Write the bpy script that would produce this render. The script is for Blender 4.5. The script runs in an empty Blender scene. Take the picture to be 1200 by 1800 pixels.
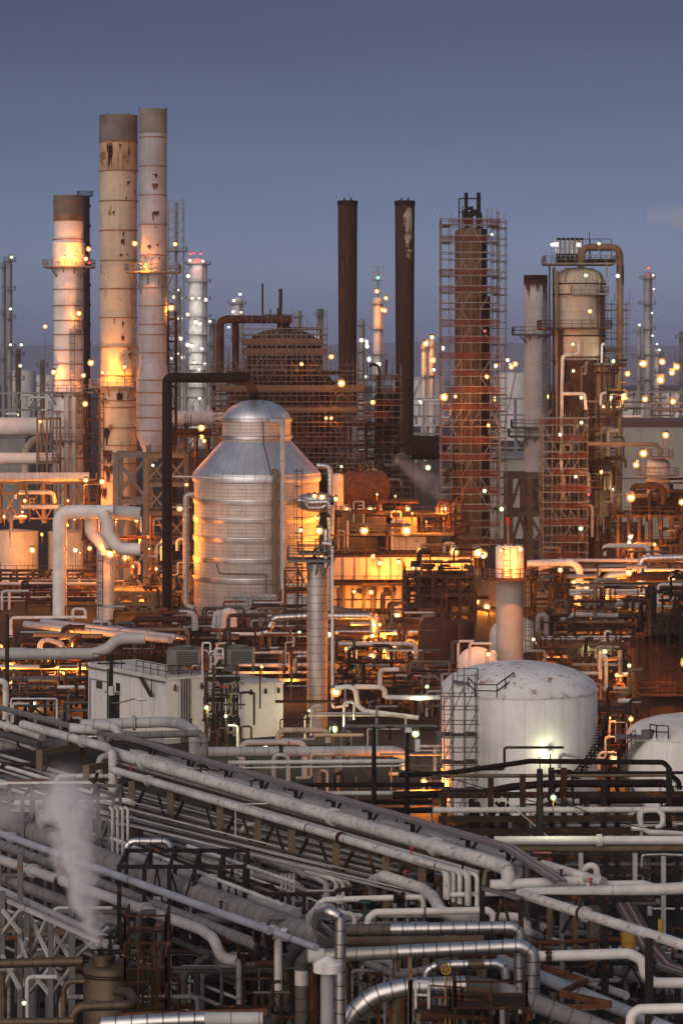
import bpy, math, random
from mathutils import Vector
sc = bpy.context.scene
COL = sc.collection
rnd = random.Random(7)
# ---------------------------------------------------------------- camera model used to lay the plant out (level 100 mm lens, 35 m up)
F, CX, HY, CZ = 5000., 600., 640., 35.
def P(px, py, D): return Vector(((px-CX)*D/F, D, CZ-(py-HY)*D/F))
def DZ(py, z): return (CZ-z)*F/(py-HY)          # distance of a point seen at row py standing z metres high
def PZ(px, py, z): return P(px, py, DZ(py, z))
def path(pts, D=None):                          # (px,py) keeps the last distance; third value < 60 is a height, else a distance
    out = []
    for p in pts:
        if len(p) > 2: D = DZ(p[1], p[2]) if p[2] < 60 else p[2]
        out.append(P(p[0], p[1], D))
    return out
# ---------------------------------------------------------------- mesh builder
class MB:
    def __init__(s): s.v, s.f, s.u, s.sm = [], [], [], []
    def quadface(s, idx, uv=None, smooth=False):
        s.f.append(idx); s.u.extend(uv if uv else [(0, 0)]*len(idx)); s.sm.append(smooth)
    def box(s, c, d, rz=0.):
        ca, sa = math.cos(rz), math.sin(rz); n = len(s.v)
        for z in (-.5, .5):
            for x, y in ((-.5,-.5),(.5,-.5),(.5,.5),(-.5,.5)):
                X, Y = x*d[0], y*d[1]
                s.v.append((c[0]+X*ca-Y*sa, c[1]+X*sa+Y*ca, c[2]+z*d[2]))
        for q, (a, b) in (((0,3,2,1),(0,1)),((4,5,6,7),(0,1)),((0,1,5,4),(0,2)),((1,2,6,5),(1,2)),((2,3,7,6),(0,2)),((3,0,4,7),(1,2))):
            s.quadface(tuple(n+i for i in q), [(0,0),(d[a],0),(d[a],d[b]),(0,d[b])])
        return s
    def bar(s, p, q, w=.2, h=None):                 # rectangular section beam from p to q
        p, q = Vector(p), Vector(q); t = q-p
        if t.length < 1e-6: return s
        L = t.length; t.normalize(); up = Vector((0,0,1)) if abs(t.z) < .9 else Vector((0,1,0))
        a = t.cross(up).normalized()*(w/2); b = a.cross(t).normalized()*((h or w)/2); n = len(s.v)
        for o in (p, q):
            for k in (-a-b, a-b, a+b, -a+b): s.v.append(tuple(o+k))
        for q4 in ((0,1,2,3),(7,6,5,4),(0,4,5,1),(1,5,6,2),(2,6,7,3),(3,7,4,0)):
            s.quadface(tuple(n+i for i in q4), [(0,0),(L,0),(L,w),(0,w)])
        return s
    def tube(s, pts, r, seg=10, bend=None, caps=True, r2=None, steps=5):
        pts = [Vector(p) for p in pts]; r2 = r if r2 is None else r2
        bend = 2.2*r if bend is None else bend
        P2 = [pts[0]]
        for i in range(1, len(pts)-1):
            a, b, c = pts[i-1], pts[i], pts[i+1]
            d1, d2 = (a-b), (c-b); l1, l2 = d1.length, d2.length
            if l1 < 1e-5 or l2 < 1e-5: continue
            d1 /= l1; d2 /= l2; ang = d1.angle(d2)
            if bend <= 0 or ang > 3.0: P2.append(b); continue
            k = min(bend/math.tan(ang/2), l1*.48, l2*.48)
            A, B = b+d1*k, b+d2*k
            for j in range(steps+1):
                t = j/steps
                P2.append(A*(1-t)**2 + b*2*t*(1-t) + B*t*t)
        P2.append(pts[-1])
        nn = len(P2); T = []
        for i in range(nn):
            t = P2[min(i+1, nn-1)]-P2[max(i-1, 0)]; T.append(t.normalized() if t.length > 1e-9 else Vector((0,0,1)))
        ref = Vector((0,0,1)) if abs(T[0].z) < .9 else Vector((0,1,0))
        a = T[0].cross(ref).normalized(); base = len(s.v); U = 0.
        Us = []
        for i in range(nn):
            if i: U += (P2[i]-P2[i-1]).length
            Us.append(U); a = (a-T[i]*a.dot(T[i])).normalized(); b = T[i].cross(a); rr = r+(r2-r)*i/max(1, nn-1)
            for k in range(seg):
                an = 2*math.pi*k/seg
                s.v.append(tuple(P2[i]+a*(math.cos(an)*rr)+b*(math.sin(an)*rr)))
        for i in range(nn-1):
            for k in range(seg):
                k2 = (k+1) % seg; i0 = base+i*seg; i1 = i0+seg
                v0, v1 = k/seg, (k+1)/seg
                s.quadface((i0+k, i0+k2, i1+k2, i1+k), [(Us[i],v0),(Us[i],v1),(Us[i+1],v1),(Us[i+1],v0)], True)
        if caps:
            for ring, rev in ((base, True), (base+(nn-1)*seg, False)):
                n0 = len(s.v); s.v.extend(s.v[ring+k] for k in range(seg))
                idx = tuple(n0+k for k in range(seg)); s.quadface(idx[::-1] if rev else idx)
        return s
    def lathe(s, prof, c=(0,0,0), seg=32, axis='z', closed=True):   # prof: (radius, height); axis 'z' or a unit Vector
        c = Vector(c)
        if axis == 'z': ax, ea, eb = Vector((0,0,1)), Vector((1,0,0)), Vector((0,1,0))
        else:
            ax = Vector(axis).normalized(); ea = ax.cross(Vector((0,0,1))).normalized(); eb = ax.cross(ea)
        def ring(r, h):
            n = len(s.v)
            for k in range(seg):
                an = 2*math.pi*k/seg
                s.v.append(tuple(c+ax*h+ea*(math.cos(an)*r)+eb*(math.sin(an)*r)))
            return n
        prev = None; U = 0
        for i in range(len(prof)-1):
            (r0, h0), (r1, h1) = prof[i], prof[i+1]
            d = math.hypot(r1-r0, h1-h0)
            sharp = True
            if i and prev is not None:
                (ra, ha) = prof[i-1]
                v1 = Vector((r0-ra, h0-ha)); v2 = Vector((r1-r0, h1-h0))
                if v1.length > 1e-9 and v2.length > 1e-9: sharp = v1.angle(v2) > .6
            a = ring(max(r0, 1e-4), h0) if (prev is None or sharp) else prev
            b = ring(max(r1, 1e-4), h1)
            for k in range(seg):
                k2 = (k+1) % seg; v0, v1 = k/seg, (k+1)/seg
                s.quadface((a+k, a+k2, b+k2, b+k), [(U,v0),(U,v1),(U+d,v1),(U+d,v0)], True)
            U += d; prev = b
        return s
    def ball(s, c, r, seg=10, rings=6, sq=1.):
        return s.lathe([(r*math.sin(math.pi*i/rings), -r*sq*math.cos(math.pi*i/rings)) for i in range(rings+1)], c, seg)
    def poly(s, pts):                                # flat polygon
        n = len(s.v); s.v.extend(tuple(p) for p in pts); s.quadface(tuple(range(n, n+len(pts))), [(p[0], p[2]) for p in pts]); return s
    def rail(s, pts, h=1.1, r=.045, closed=False, step=1.6):   # guard rail along floor points
        pts = [Vector(p) for p in pts]
        if closed: pts.append(pts[0])
        for a, b in zip(pts, pts[1:]):
            L = (b-a).length; n = max(1, round(L/step))
            for q in (h, h*.52): s.bar(a+Vector((0,0,q)), b+Vector((0,0,q)), r*1.6)
            for i in range(n+1):
                p = a+(b-a)*(i/n); s.bar(p, p+Vector((0,0,h)), r*1.8)
        return s
    def ladder(s, p, h, w=.5, ax=(1,0,0), cage=True, out=(0,-1,0)):
        p = Vector(p); a = Vector(ax)*w/2; o = Vector(out)
        for k in (-1, 1): s.bar(p+a*k, p+a*k+Vector((0,0,h)), .08)
        n = int(h/.6)
        for i in range(n): s.bar(p-a+Vector((0,0,i*.6+.3)), p+a+Vector((0,0,i*.6+.3)), .05)
        if cage:
            for i in range(int(h/1.5)):
                z = Vector((0,0,2.2+i*1.5))
                if z.z > h: break
                q = [p-a*1.3+z, p-a*1.5+o*.5+z, p+o*.75+z, p+a*1.5+o*.5+z, p+a*1.3+z]
                for u, v in zip(q, q[1:]): s.bar(u, v, .06)
            for q in (p-a*1.5+o*.5, p+o*.75, p+a*1.5+o*.5): s.bar(q+Vector((0,0,2.2)), q+Vector((0,0,h)), .05)
        return s
def wloc(o):
    v = Vector((0,0,0))
    while o is not None: v += o.location; o = o.parent
    return v
def part(name, mb, mat, parent=None, loc=None, label=None, kind=None):
    me = bpy.data.meshes.new(name)
    off = wloc(parent) if parent else Vector(loc) if loc is not None else Vector((0,0,0))
    me.from_pydata([(x-off.x, y-off.y, z-off.z) for x, y, z in mb.v], [], mb.f)
    uv = me.uv_layers.new(name='UVMap'); uv.data.foreach_set('uv', [c for t in mb.u for c in t])
    me.polygons.foreach_set('use_smooth', mb.sm)
    me.materials.append(M[mat] if isinstance(mat, str) else mat); me.update()
    o = bpy.data.objects.new(name, me); COL.objects.link(o)
    if parent: o.parent = parent
    elif loc is not None: o.location = loc
    if label: o['label'] = label
    if kind: o['kind'] = kind
    return o
def tag(o, label, cat, group=None):
    o['label'] = label; o['category'] = cat; o['kind'] = 'thing'
    if group: o['group'] = group
    return o
def thing(name, label, cat, loc=(0,0,0), group=None):
    o = bpy.data.objects.new(name, None); o.empty_display_size = .5; COL.objects.link(o); o.location = loc
    return tag(o, label, cat, group)
def single(name, mb, mat, label, cat, loc=None, group=None):
    if loc is None: loc = mb.v[0]
    return tag(part(name, mb, mat, None, loc), label, cat, group)
def struct(name, mb, mat, kind='structure'):
    return part(name, mb, mat, None, None, None, kind)
def copytree(o, off, label=None, group=None, parent=None):
    c = o.copy(); COL.objects.link(c); c.parent = parent
    if parent is None: c.location = o.location+Vector(off)
    if label: c['label'] = label
    if group: c['group'] = group
    for ch in list(o.children): copytree(ch, off, None, None, c)
    return c
# ---------------------------------------------------------------- materials
M = {}
def mat(name, col, rough=.6, metal=0., col2=None, nscale=.6, rust=0., rscale=.8, streak=0., seam=None, bump=.15, rustcol=(.10,.035,.012), streakcol=(.09,.05,.03), vseam=None, spotty=6., alpha=None, spec=.5):
    m = bpy.data.materials.new(name); m.use_nodes = True; nt = m.node_tree; N, L = nt.nodes, nt.links
    b = N['Principled BSDF']; b.inputs['Roughness'].default_value = rough; b.inputs['Metallic'].default_value = metal
    b.inputs['Specular IOR Level'].default_value = spec
    tc = N.new('ShaderNodeTexCoord'); oi = N.new('ShaderNodeObjectInfo')
    ad = N.new('ShaderNodeVectorMath'); ad.operation = 'MULTIPLY_ADD'; ad.inputs[1].default_value = (1,1,1)
    L.new(tc.outputs['Object'], ad.inputs[0])
    rv = N.new('ShaderNodeVectorMath'); rv.operation = 'SCALE'; rv.inputs[0].default_value = (37., 51., 23.); L.new(oi.outputs['Random'], rv.inputs['Scale'])
    L.new(rv.outputs[0], ad.inputs[2]); co = ad.outputs[0]
    def noise(scale, detail=4., rg=.55, vec=co):
        n = N.new('ShaderNodeTexNoise'); n.inputs['Scale'].default_value = scale; n.inputs['Detail'].default_value = detail; n.inputs['Roughness'].default_value = rg
        L.new(vec, n.inputs['Vector']); return n.outputs['Fac']
    def rmp(fac, a, bb, ca=(0,0,0,1), cb=(1,1,1,1)):
        r = N.new('ShaderNodeMapRange'); r.inputs['From Min'].default_value = a; r.inputs['From Max'].default_value = bb; L.new(fac, r.inputs['Value']); return r.outputs['Result']
    def mixc(fac, A, B):
        x = N.new('ShaderNodeMix'); x.data_type = 'RGBA'
        if isinstance(fac, (int, float)): x.inputs['Factor'].default_value = fac
        else: L.new(fac, x.inputs['Factor'])
        for s, v in ((x.inputs['A'], A), (x.inputs['B'], B)):
            if isinstance(v, tuple): s.default_value = (*v[:3], 1)
            else: L.new(v, s)
        return x.outputs['Result']
    def mth(op, a, bb):
        x = N.new('ShaderNodeMath'); x.operation = op; x.use_clamp = op in ('ADD',)
        for s, v in ((x.inputs[0], a), (x.inputs[1], bb)):
            if isinstance(v, (int, float)): s.default_value = v
            else: L.new(v, s)
        return x.outputs[0]
    col2 = col2 or tuple(c*.72 for c in col)
    n1 = noise(nscale)
    c = mixc(rmp(n1, .35, .65), col, col2)
    c = mixc(mth('MULTIPLY', rmp(noise(nscale*7, 5, .7), .5, .78), .45), c, tuple(k*.55 for k in col))
    mt = None; hgt = n1
    if streak:
        sv = N.new('ShaderNodeVectorMath'); sv.operation = 'MULTIPLY'; sv.inputs[1].default_value = (1, 1, .06); L.new(co, sv.inputs[0])
        st = mth('MULTIPLY', rmp(noise(1.6, 3, .6, sv.outputs[0]), .48, .72), rmp(noise(.35), .38, .62))
        c = mixc(mth('MULTIPLY', st, streak), c, streakcol)
    if rust:
        rm = rmp(noise(rscale, 6, .68), .70-.42*rust, .745-.36*rust)
        rc = mixc(noise(spotty), rustcol, tuple(k*2.2 for k in rustcol))
        c = mixc(rm, c, rc); mt = rm
    if seam or vseam:
        uv = N.new('ShaderNodeUVMap'); sp = N.new('ShaderNodeSeparateXYZ'); L.new(uv.outputs[0], sp.inputs[0]); tot = None
        for src, par in ((sp.outputs['X'], seam), (sp.outputs['Y'], vseam)):
            if not par: continue
            fr = mth('FRACT', mth('DIVIDE', src, par[0]), 0); line = mth('LESS_THAN', fr, par[1]/par[0])
            # each clad section a slightly different tone
            if src is sp.outputs['X']:
                fl = mth('FLOOR', mth('DIVIDE', src, par[0]), 0); wn = N.new('ShaderNodeTexWhiteNoise'); wn.noise_dimensions = '1D'
                L.new(mth('ADD', fl, 3.7), wn.inputs['W']) if False else L.new(fl, wn.inputs['W'])
                c = mixc(mth('MULTIPLY', wn.outputs['Value'], .3), c, tuple(k*.6 for k in col))
            tot = line if tot is None else mth('MAXIMUM', tot, line)
        dk = (seam or vseam)[2]
        c = mixc(mth('MULTIPLY', tot, dk), c, (.02,.017,.015))
        hgt = mth('SUBTRACT', hgt, mth('MULTIPLY', tot, .5))
    L.new(c, b.inputs['Base Color'])
    rr = N.new('ShaderNodeMapRange'); rr.inputs['To Min'].default_value = max(.05, rough-.12); rr.inputs['To Max'].default_value = min(1, rough+.18); L.new(noise(nscale*2.3), rr.inputs['Value'])
    if mt is not None:
        ro = mth('MAXIMUM', rr.outputs[0], mth('MULTIPLY', mt, .85)); L.new(ro, b.inputs['Roughness'])
        if metal: L.new(mth('MULTIPLY', mth('SUBTRACT', 1., mt), metal), b.inputs['Metallic'])
    else: L.new(rr.outputs[0], b.inputs['Roughness'])
    if bump:
        bp = N.new('ShaderNodeBump'); bp.inputs['Strength'].default_value = bump; bp.inputs['Distance'].default_value = .12; L.new(hgt, bp.inputs['Height']); L.new(bp.outputs[0], b.inputs['Normal'])
    if alpha:
        tr = N.new('ShaderNodeBsdfTransparent'); ms = N.new('ShaderNodeMixShader'); ms.inputs[0].default_value = alpha; L.new(tr.outputs[0], ms.inputs[1]); L.new(b.outputs[0], ms.inputs[2]); L.new(ms.outputs[0], N['Material Output'].inputs[0])
    M[name] = m; return m
def emit(name, col, L_):
    m = bpy.data.materials.new(name); m.use_nodes = True; nt = m.node_tree; nt.nodes.clear()
    e = nt.nodes.new('ShaderNodeEmission'); e.inputs[0].default_value = (*col, 1); e.inputs[1].default_value = L_
    o = nt.nodes.new('ShaderNodeOutputMaterial'); nt.links.new(e.outputs[0], o.inputs[0]); M[name] = m; return m
mat('white', (.65,.62,.585), .55, nscale=.7, col2=(.44,.43,.41), seam=(4.5,.07,.4), streak=.3, rust=.08, rscale=1.4)
mat('white_clean', (.73,.695,.65), .5, nscale=.5, col2=(.55,.535,.51), streak=.25, streakcol=(.3,.24,.18))
mat('white_rusty', (.57,.555,.53), .6, col2=(.38,.38,.375), seam=(5.,.08,.4), rust=.285, rscale=3.2, streak=.3)
mat('cream', (.55,.46,.33), .6, nscale=.4, streak=.5, rust=.12, rscale=.5)
mat('pale_grey', (.46,.455,.45), .6, nscale=.5, seam=(1.1,.07,.55), streak=.25, rust=.05)
mat('pale_grey_plain', (.44,.435,.43), .55, nscale=.4, rust=.12, rscale=1.5)
mat('worn_grey', (.21,.20,.195), .75, nscale=.8, seam=(.9,.08,.6), rust=.15)
mat('dark_grey', (.085,.083,.082), .7, nscale=.7, seam=(1.3,.06,.5), spec=.12)
mat('blue_grey', (.33,.355,.40), .5, nscale=.5, rust=.05)
mat('cladding', (.62,.61,.60), .34, .9, nscale=.5, seam=(.62,.06,.8), bump=.25)
mat('cladding_dull', (.47,.45,.42), .48, .75, nscale=.5, seam=(.8,.06,.6), bump=.25)
mat('cladding_dirty', (.14,.125,.11), .6, .2, nscale=.9, seam=(.62,.06,.7), rust=.2, spec=.12)
mat('brass_clad', (.12,.08,.042), .5, .45, nscale=.8, seam=(.9,.05,.7), rust=.25, rscale=1.2, streak=.5, streakcol=(.05,.03,.02), col2=(.07,.05,.03))
mat('tank_metal', (.60,.55,.50), .5, .55, nscale=.45, seam=(.5,.045,.5), vseam=(1/22., .0012, .3), bump=.6, streak=.5, streakcol=(.33,.28,.23), col2=(.50,.46,.42))
mat('roof_metal', (.66,.68,.72), .4, .8, nscale=.35, bump=.25, vseam=(1/36., .0018, .45), streak=.35, streakcol=(.42,.42,.44), col2=(.54,.56,.60))
mat('rust', (.06,.027,.015), .85, nscale=.9, col2=(.03,.016,.011), rust=.25, rscale=2., rustcol=(.11,.04,.016), spec=.12)
mat('rust_dark', (.024,.013,.010), .8, nscale=1., col2=(.014,.009,.008), spec=.12)
mat('rust_orange', (.15,.058,.025), .85, nscale=1.2, col2=(.055,.024,.015), rust=.3, spec=.12)
mat('rust_vessel', (.085,.055,.033), .8, nscale=.6, col2=(.04,.027,.019), streak=.6, seam=(2.2,.12,.6), rust=.3, spec=.12)
mat('brown_tower', (.23,.135,.072), .8, nscale=.4, col2=(.12,.07,.04), streak=.6, rust=.2, seam=(3.2,.1,.4), spec=.12)
mat('steel_dark', (.02,.018,.017), .7, nscale=1.5, rust=.25, spec=.12)
mat('steel_grey', (.12,.118,.117), .65, nscale=1.2, rust=.2)
mat('steel_tan', (.17,.13,.085), .75, nscale=.9, rust=.28, rscale=1.5, spec=.12)
mat('steel_brown', (.042,.028,.019), .8, nscale=1., rust=.3, spec=.12)
mat('scaffold', (.17,.165,.16), .5, .4, nscale=2., rust=.3, rscale=2)
mat('scaffold_rust', (.125,.11,.10), .6, .3, nscale=2., rust=.4, rscale=2, spec=.12)
mat('net_red', (.11,.034,.024), .9, alpha=.32, nscale=1.2, col2=(.08,.022,.018), spec=.12)
mat('board', (.10,.075,.055), .85, nscale=2., spec=.12)
mat('stack_white', (.70,.675,.655), .65, nscale=.25, streak=.25, rust=.02, rscale=.5)
mat('stack_tan', (.52,.42,.29), .7, nscale=.16, streak=.5, rust=.24, rscale=.33, col2=(.38,.33,.25))
mat('stack_grey', (.31,.33,.36), .65, nscale=.3, streak=.5, rust=.1, rscale=.42, col2=(.235,.235,.24), streakcol=(.13,.11,.09))
mat('stack_cap', (.15,.13,.11), .7, nscale=.5, col2=(.085,.075,.066), streak=.4)
mat('stack_band', (.26,.14,.07), .8, nscale=.6, rust=.5, rscale=.7)
mat('stack_streaked', (.42,.29,.16), .75, nscale=.3, streak=1., streakcol=(.10,.04,.018), rust=.33, rscale=.5)
mat('stack_rust', (.055,.026,.017), .85, nscale=.35, col2=(.036,.02,.015), streak=.8, streakcol=(.11,.045,.02), rust=.12, rscale=.5, spec=.12)
mat('stack_bare', (.42,.38,.30), .8, nscale=.5, rust=.45, rscale=.6)
mat('conc_grey', (.32,.325,.325), .7, nscale=.25, streak=.3, streakcol=(.15,.14,.13), col2=(.24,.24,.235))
mat('dome_white', (.80,.78,.76), .6, nscale=.25, rust=.31, rscale=1.3, rustcol=(.17,.09,.05), streak=.3)
mat('tank_white', (.84,.81,.78), .5, nscale=.15, streak=.35, streakcol=(.38,.30,.22), vseam=(1/24., .0016, .25), bump=.05, col2=(.81,.78,.75))
mat('wall', (.64,.61,.58), .8, nscale=.2, streak=.12, col2=(.60,.575,.55))
mat('tower_shell', (.38,.335,.27), .7, nscale=.25, streak=.6, col2=(.26,.22,.17), seam=(2.4,.08,.4), rust=.15)
mat('stack_cap_grey', (.19,.175,.155), .7, nscale=.4, col2=(.12,.11,.10), streak=.3)
mat('wall_far', (.40,.37,.32), .8, nscale=.1)
mat('roof_dark', (.12,.05,.045), .7)
mat('ac_unit', (.17,.16,.145), .6, .2, nscale=1.5, rust=.1)
mat('louver', (.05,.048,.045), .7, seam=(.3,.1,.5))
mat('ground', (.030,.026,.023), .9, nscale=.12, col2=(.018,.016,.015), rust=.2, rscale=.2, spec=.12)
mat('far_grey', (.24,.235,.23), .6, nscale=.2, col2=(.16,.155,.15))
mat('far_white', (.58,.57,.56), .6, nscale=.1)
mat('far_dark', (.07,.065,.065), .7)
mat('hill', (.21,.23,.31), .95, nscale=.01, spec=.05)  # distance haze is mixed into this paler bluish base colour
mat('corrugated', (.46,.44,.41), .6, nscale=.3, vseam=(1/60., .004, .35), streak=.4)
mat('cable', (.17,.16,.165), .6, nscale=1.5, spec=.12)
mat('cable_red', (.17,.06,.06), .6)
mat('cable_pale', (.36,.33,.32), .6)
mat('green_valve', (.02,.07,.045), .5)
mat('red_paint', (.35,.03,.02), .5)
mat('blue_paint', (.03,.07,.2), .5)
mat('yellow_paint', (.45,.27,.03), .6, rust=.2)
mat('glass_lamp', (.5,.5,.5), .2)
SOD, HAL, WHT = (1., .36, .05), (.82, 1., .50), (1., .93, .80)
# ---------------------------------------------------------------- lamps: an oversized glowing globe imitating glare and halo, a hood and a pole
GLOBE = {'s': ((1.,.40,.07), 1.5, (1.,.66,.28), 9.), 'h': ((.80,1.,.40), 1., (.95,1.,.72), 7.), 'w': ((1.,.92,.78), 1.2, (1.,.96,.88), 7.), 'r': ((1.,.03,.05), 2., (1.,.2,.2), 4.), 'g': ((.2,1.,.5), 1.5, (.6,1.,.8), 5.)}
for k_, (c_, l_, c2_, l2_) in GLOBE.items():
    emit('bulb_'+k_, c2_, l2_); m_ = emit('lamp_'+k_, c_, l_); nt_ = m_.node_tree; em_ = nt_.nodes['Emission']
    tr_ = nt_.nodes.new('ShaderNodeBsdfTransparent'); mx_ = nt_.nodes.new('ShaderNodeMixShader'); mx_.inputs[0].default_value = .5
    nt_.links.new(tr_.outputs[0], mx_.inputs[1]); nt_.links.new(em_.outputs[0], mx_.inputs[2]); nt_.links.new(mx_.outputs[0], nt_.nodes['Material Output'].inputs[0])
LCOL = {'s': (1.,.27,.026), 'h': (.95,1.,.6), 'w': WHT, 'r': (1.,.03,.03), 'g': (.3,1.,.5)}
GAIN = {'s': 3.2, 'h': .45, 'w': .8, 'r': 1., 'g': 1.}
def lamp(px, py, D, kind='s', pole=None, W=300, r=.3, label='', group=None, name=None, arm=None):
    r *= rnd.uniform(.8,1.25)*{'s': 1.5, 'h': 1.1, 'w': 1.15}.get(kind, 1.); p = P(px, py, D); zb = p.z-(pole if pole is not None else 2.6)
    name = name or ('lamp_post' if pole is None or pole > 1.2 else 'lamp')
    t = thing(name, label, 'lamp', (p.x, p.y, zb), group)
    gl_ = part('globe', MB().ball(p, r*.95, 12, 8), 'lamp_'+kind, t); part('glow_core', MB().ball(p, r*.52, 10, 6), 'bulb_'+kind, gl_)
    part('hood', MB().lathe([(.05,r*1.35),(r*.6,r*1.2),(r*.9,r*.75),(r*.85,r*.70)], p, 10), 'steel_grey', t)
    mb = MB(); yb = p.y+r*.9+.06
    mb.tube([Vector((p.x, yb, zb)), Vector((p.x, yb, p.z+r*1.2)), Vector((p.x, p.y, p.z+r*1.32))], .04, 6, .08)
    part('pole', mb, 'steel_brown', t)
    l = bpy.data.lights.new('bulb', 'POINT'); l.energy = W*GAIN[kind]; l.color = LCOL[kind]; l.shadow_soft_size = .1
    o = bpy.data.objects.new('bulb', l); COL.objects.link(o); o.parent = t; o.location = (0, -r-.25, p.z-zb-r*.5)
    return t
# ---------------------------------------------------------------- plant kit
def Zy(py, D): return CZ-(py-HY)*D/F
def Xp(px, D): return (px-CX)*D/F
def gz(py): return CZ*F/(py-HY)
def pipe(label, pts, rpx, m, name='pipe', cat='pipe', seg=12, bend=None, group=None, D=None, fl=()):
    q = path(pts, D); r = rpx*q[0].y/F
    o = tag(part(name, MB().tube(q, r, seg, None if bend is None else bend*r), m, None, q[0]), label, cat, group)
    for k in fl:                                     # flanges at vertex k
        a, b = q[k], q[k+1] if k+1 < len(q) else q[k-1]; d = (b-a).normalized()
        part('flange', MB().lathe([(r*1.0,-r*.5),(r*1.55,-r*.5),(r*1.55,r*.0),(r*1.55,r*.5),(r*1.0,r*.5)], a+d*r*1.2, 14, d), m, o)
    return o
def plat(t, x0, x1, yc, dy, z, m='steel_grey', rail=1.1, th=.25, br=None, back=True):
    mb = MB().box(((x0+x1)/2, yc, z), (x1-x0, 2*dy, th))
    p = part('platform', mb, m, t)
    r = MB(); zz = z+th/2
    r.rail([(x0,yc+dy,zz),(x0,yc-dy,zz),(x1,yc-dy,zz),(x1,yc+dy,zz)], rail, .05, back)
    part('railing', r, m, p)
    if br:
        b = MB()
        for x in (x0+.15*(x1-x0), x0+.4*(x1-x0), x0+.65*(x1-x0), x1-.1*(x1-x0)):
            c = (x0+x1)/2; b.bar((x, yc-dy*.85, z-.15), (c+(x-c)*.45, yc-dy*.25, z-br), .14)
        part('bracket', b, m, p)
    return p
def ringplat(t, c, r0, r1, z, m='steel_grey', rail=1.1, a0=0, a1=360):
    mb = MB().lathe([(r0,z-.12),(r1,z-.12),(r1,z+.12),(r0,z+.12)], (c[0],c[1],0), 28)
    p = part('platform', mb, m, t); n = 20
    pts = [(c[0]+r1*math.cos(math.radians(a0+(a1-a0)*k/n)), c[1]+r1*math.sin(math.radians(a0+(a1-a0)*k/n)), z+.12) for k in range(n+1)]
    part('railing', MB().rail(pts, rail, .05), m, p)
    return p
def column(name, label, cat, x0, x1, yt, D, m, ybase=None, dome=.45, rings=(), plats=(), lad=None, top=None, group=None, ringm=None, seg=32, ringw=.12, pm='steel_grey', taper=1., side=None):
    cx = Xp((x0+x1)/2, D); r = (x1-x0)/2*D/F; zt = Zy(yt, D); zb = 0. if ybase is None else Zy(ybase, D); cy = D+r
    t = thing(name, label, cat, (cx, cy, zb), group)
    prof = [(r*taper, zb)]
    if dome:
        prof.append((r, zt-r*dome)); prof += [(r*math.cos(a), zt-r*dome+r*dome*math.sin(a)) for a in (.3,.6,.9,1.2,1.5)]
    else: prof += [(r, zt), (r*.93, zt), (r*.9, zt-2)]
    part('shell', MB().lathe(prof, (cx, cy, 0), seg), m, t)
    if rings:
        for y in rings:
            z = Zy(y, D); part('stiffener', MB().lathe([(r*.99,z-ringw/2),(r+ringw,z-ringw/2),(r+ringw,z+ringw/2),(r*.99,z+ringw/2)], (cx,cy,0), seg), ringm or m, t)
    for pl in plats:
        y, xa, xb = pl[:3]; plat(t, Xp(xa, D), Xp(xb, D), cy, r+1.1, Zy(y, D), pm, br=pl[3] if len(pl) > 3 else None)
    if lad:
        for (px, ya, yb) in lad:
            dx = Xp(px, D)-cx; yy = cy-math.sqrt(max(0, r*r-dx*dx))-.25
            part('ladder', MB().ladder((cx+dx, yy, Zy(yb, D)), (yb-ya)*D/F, .6), pm, t)
    if side:
        for (px, ya, yb, rr, sm) in side:
            part('riser', MB().tube([(Xp(px,D), cy-r*.6, Zy(ya,D)), (Xp(px,D), cy-r*.6, Zy(yb,D))], rr, 8), sm, t)
    return t, cx, cy, r
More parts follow.
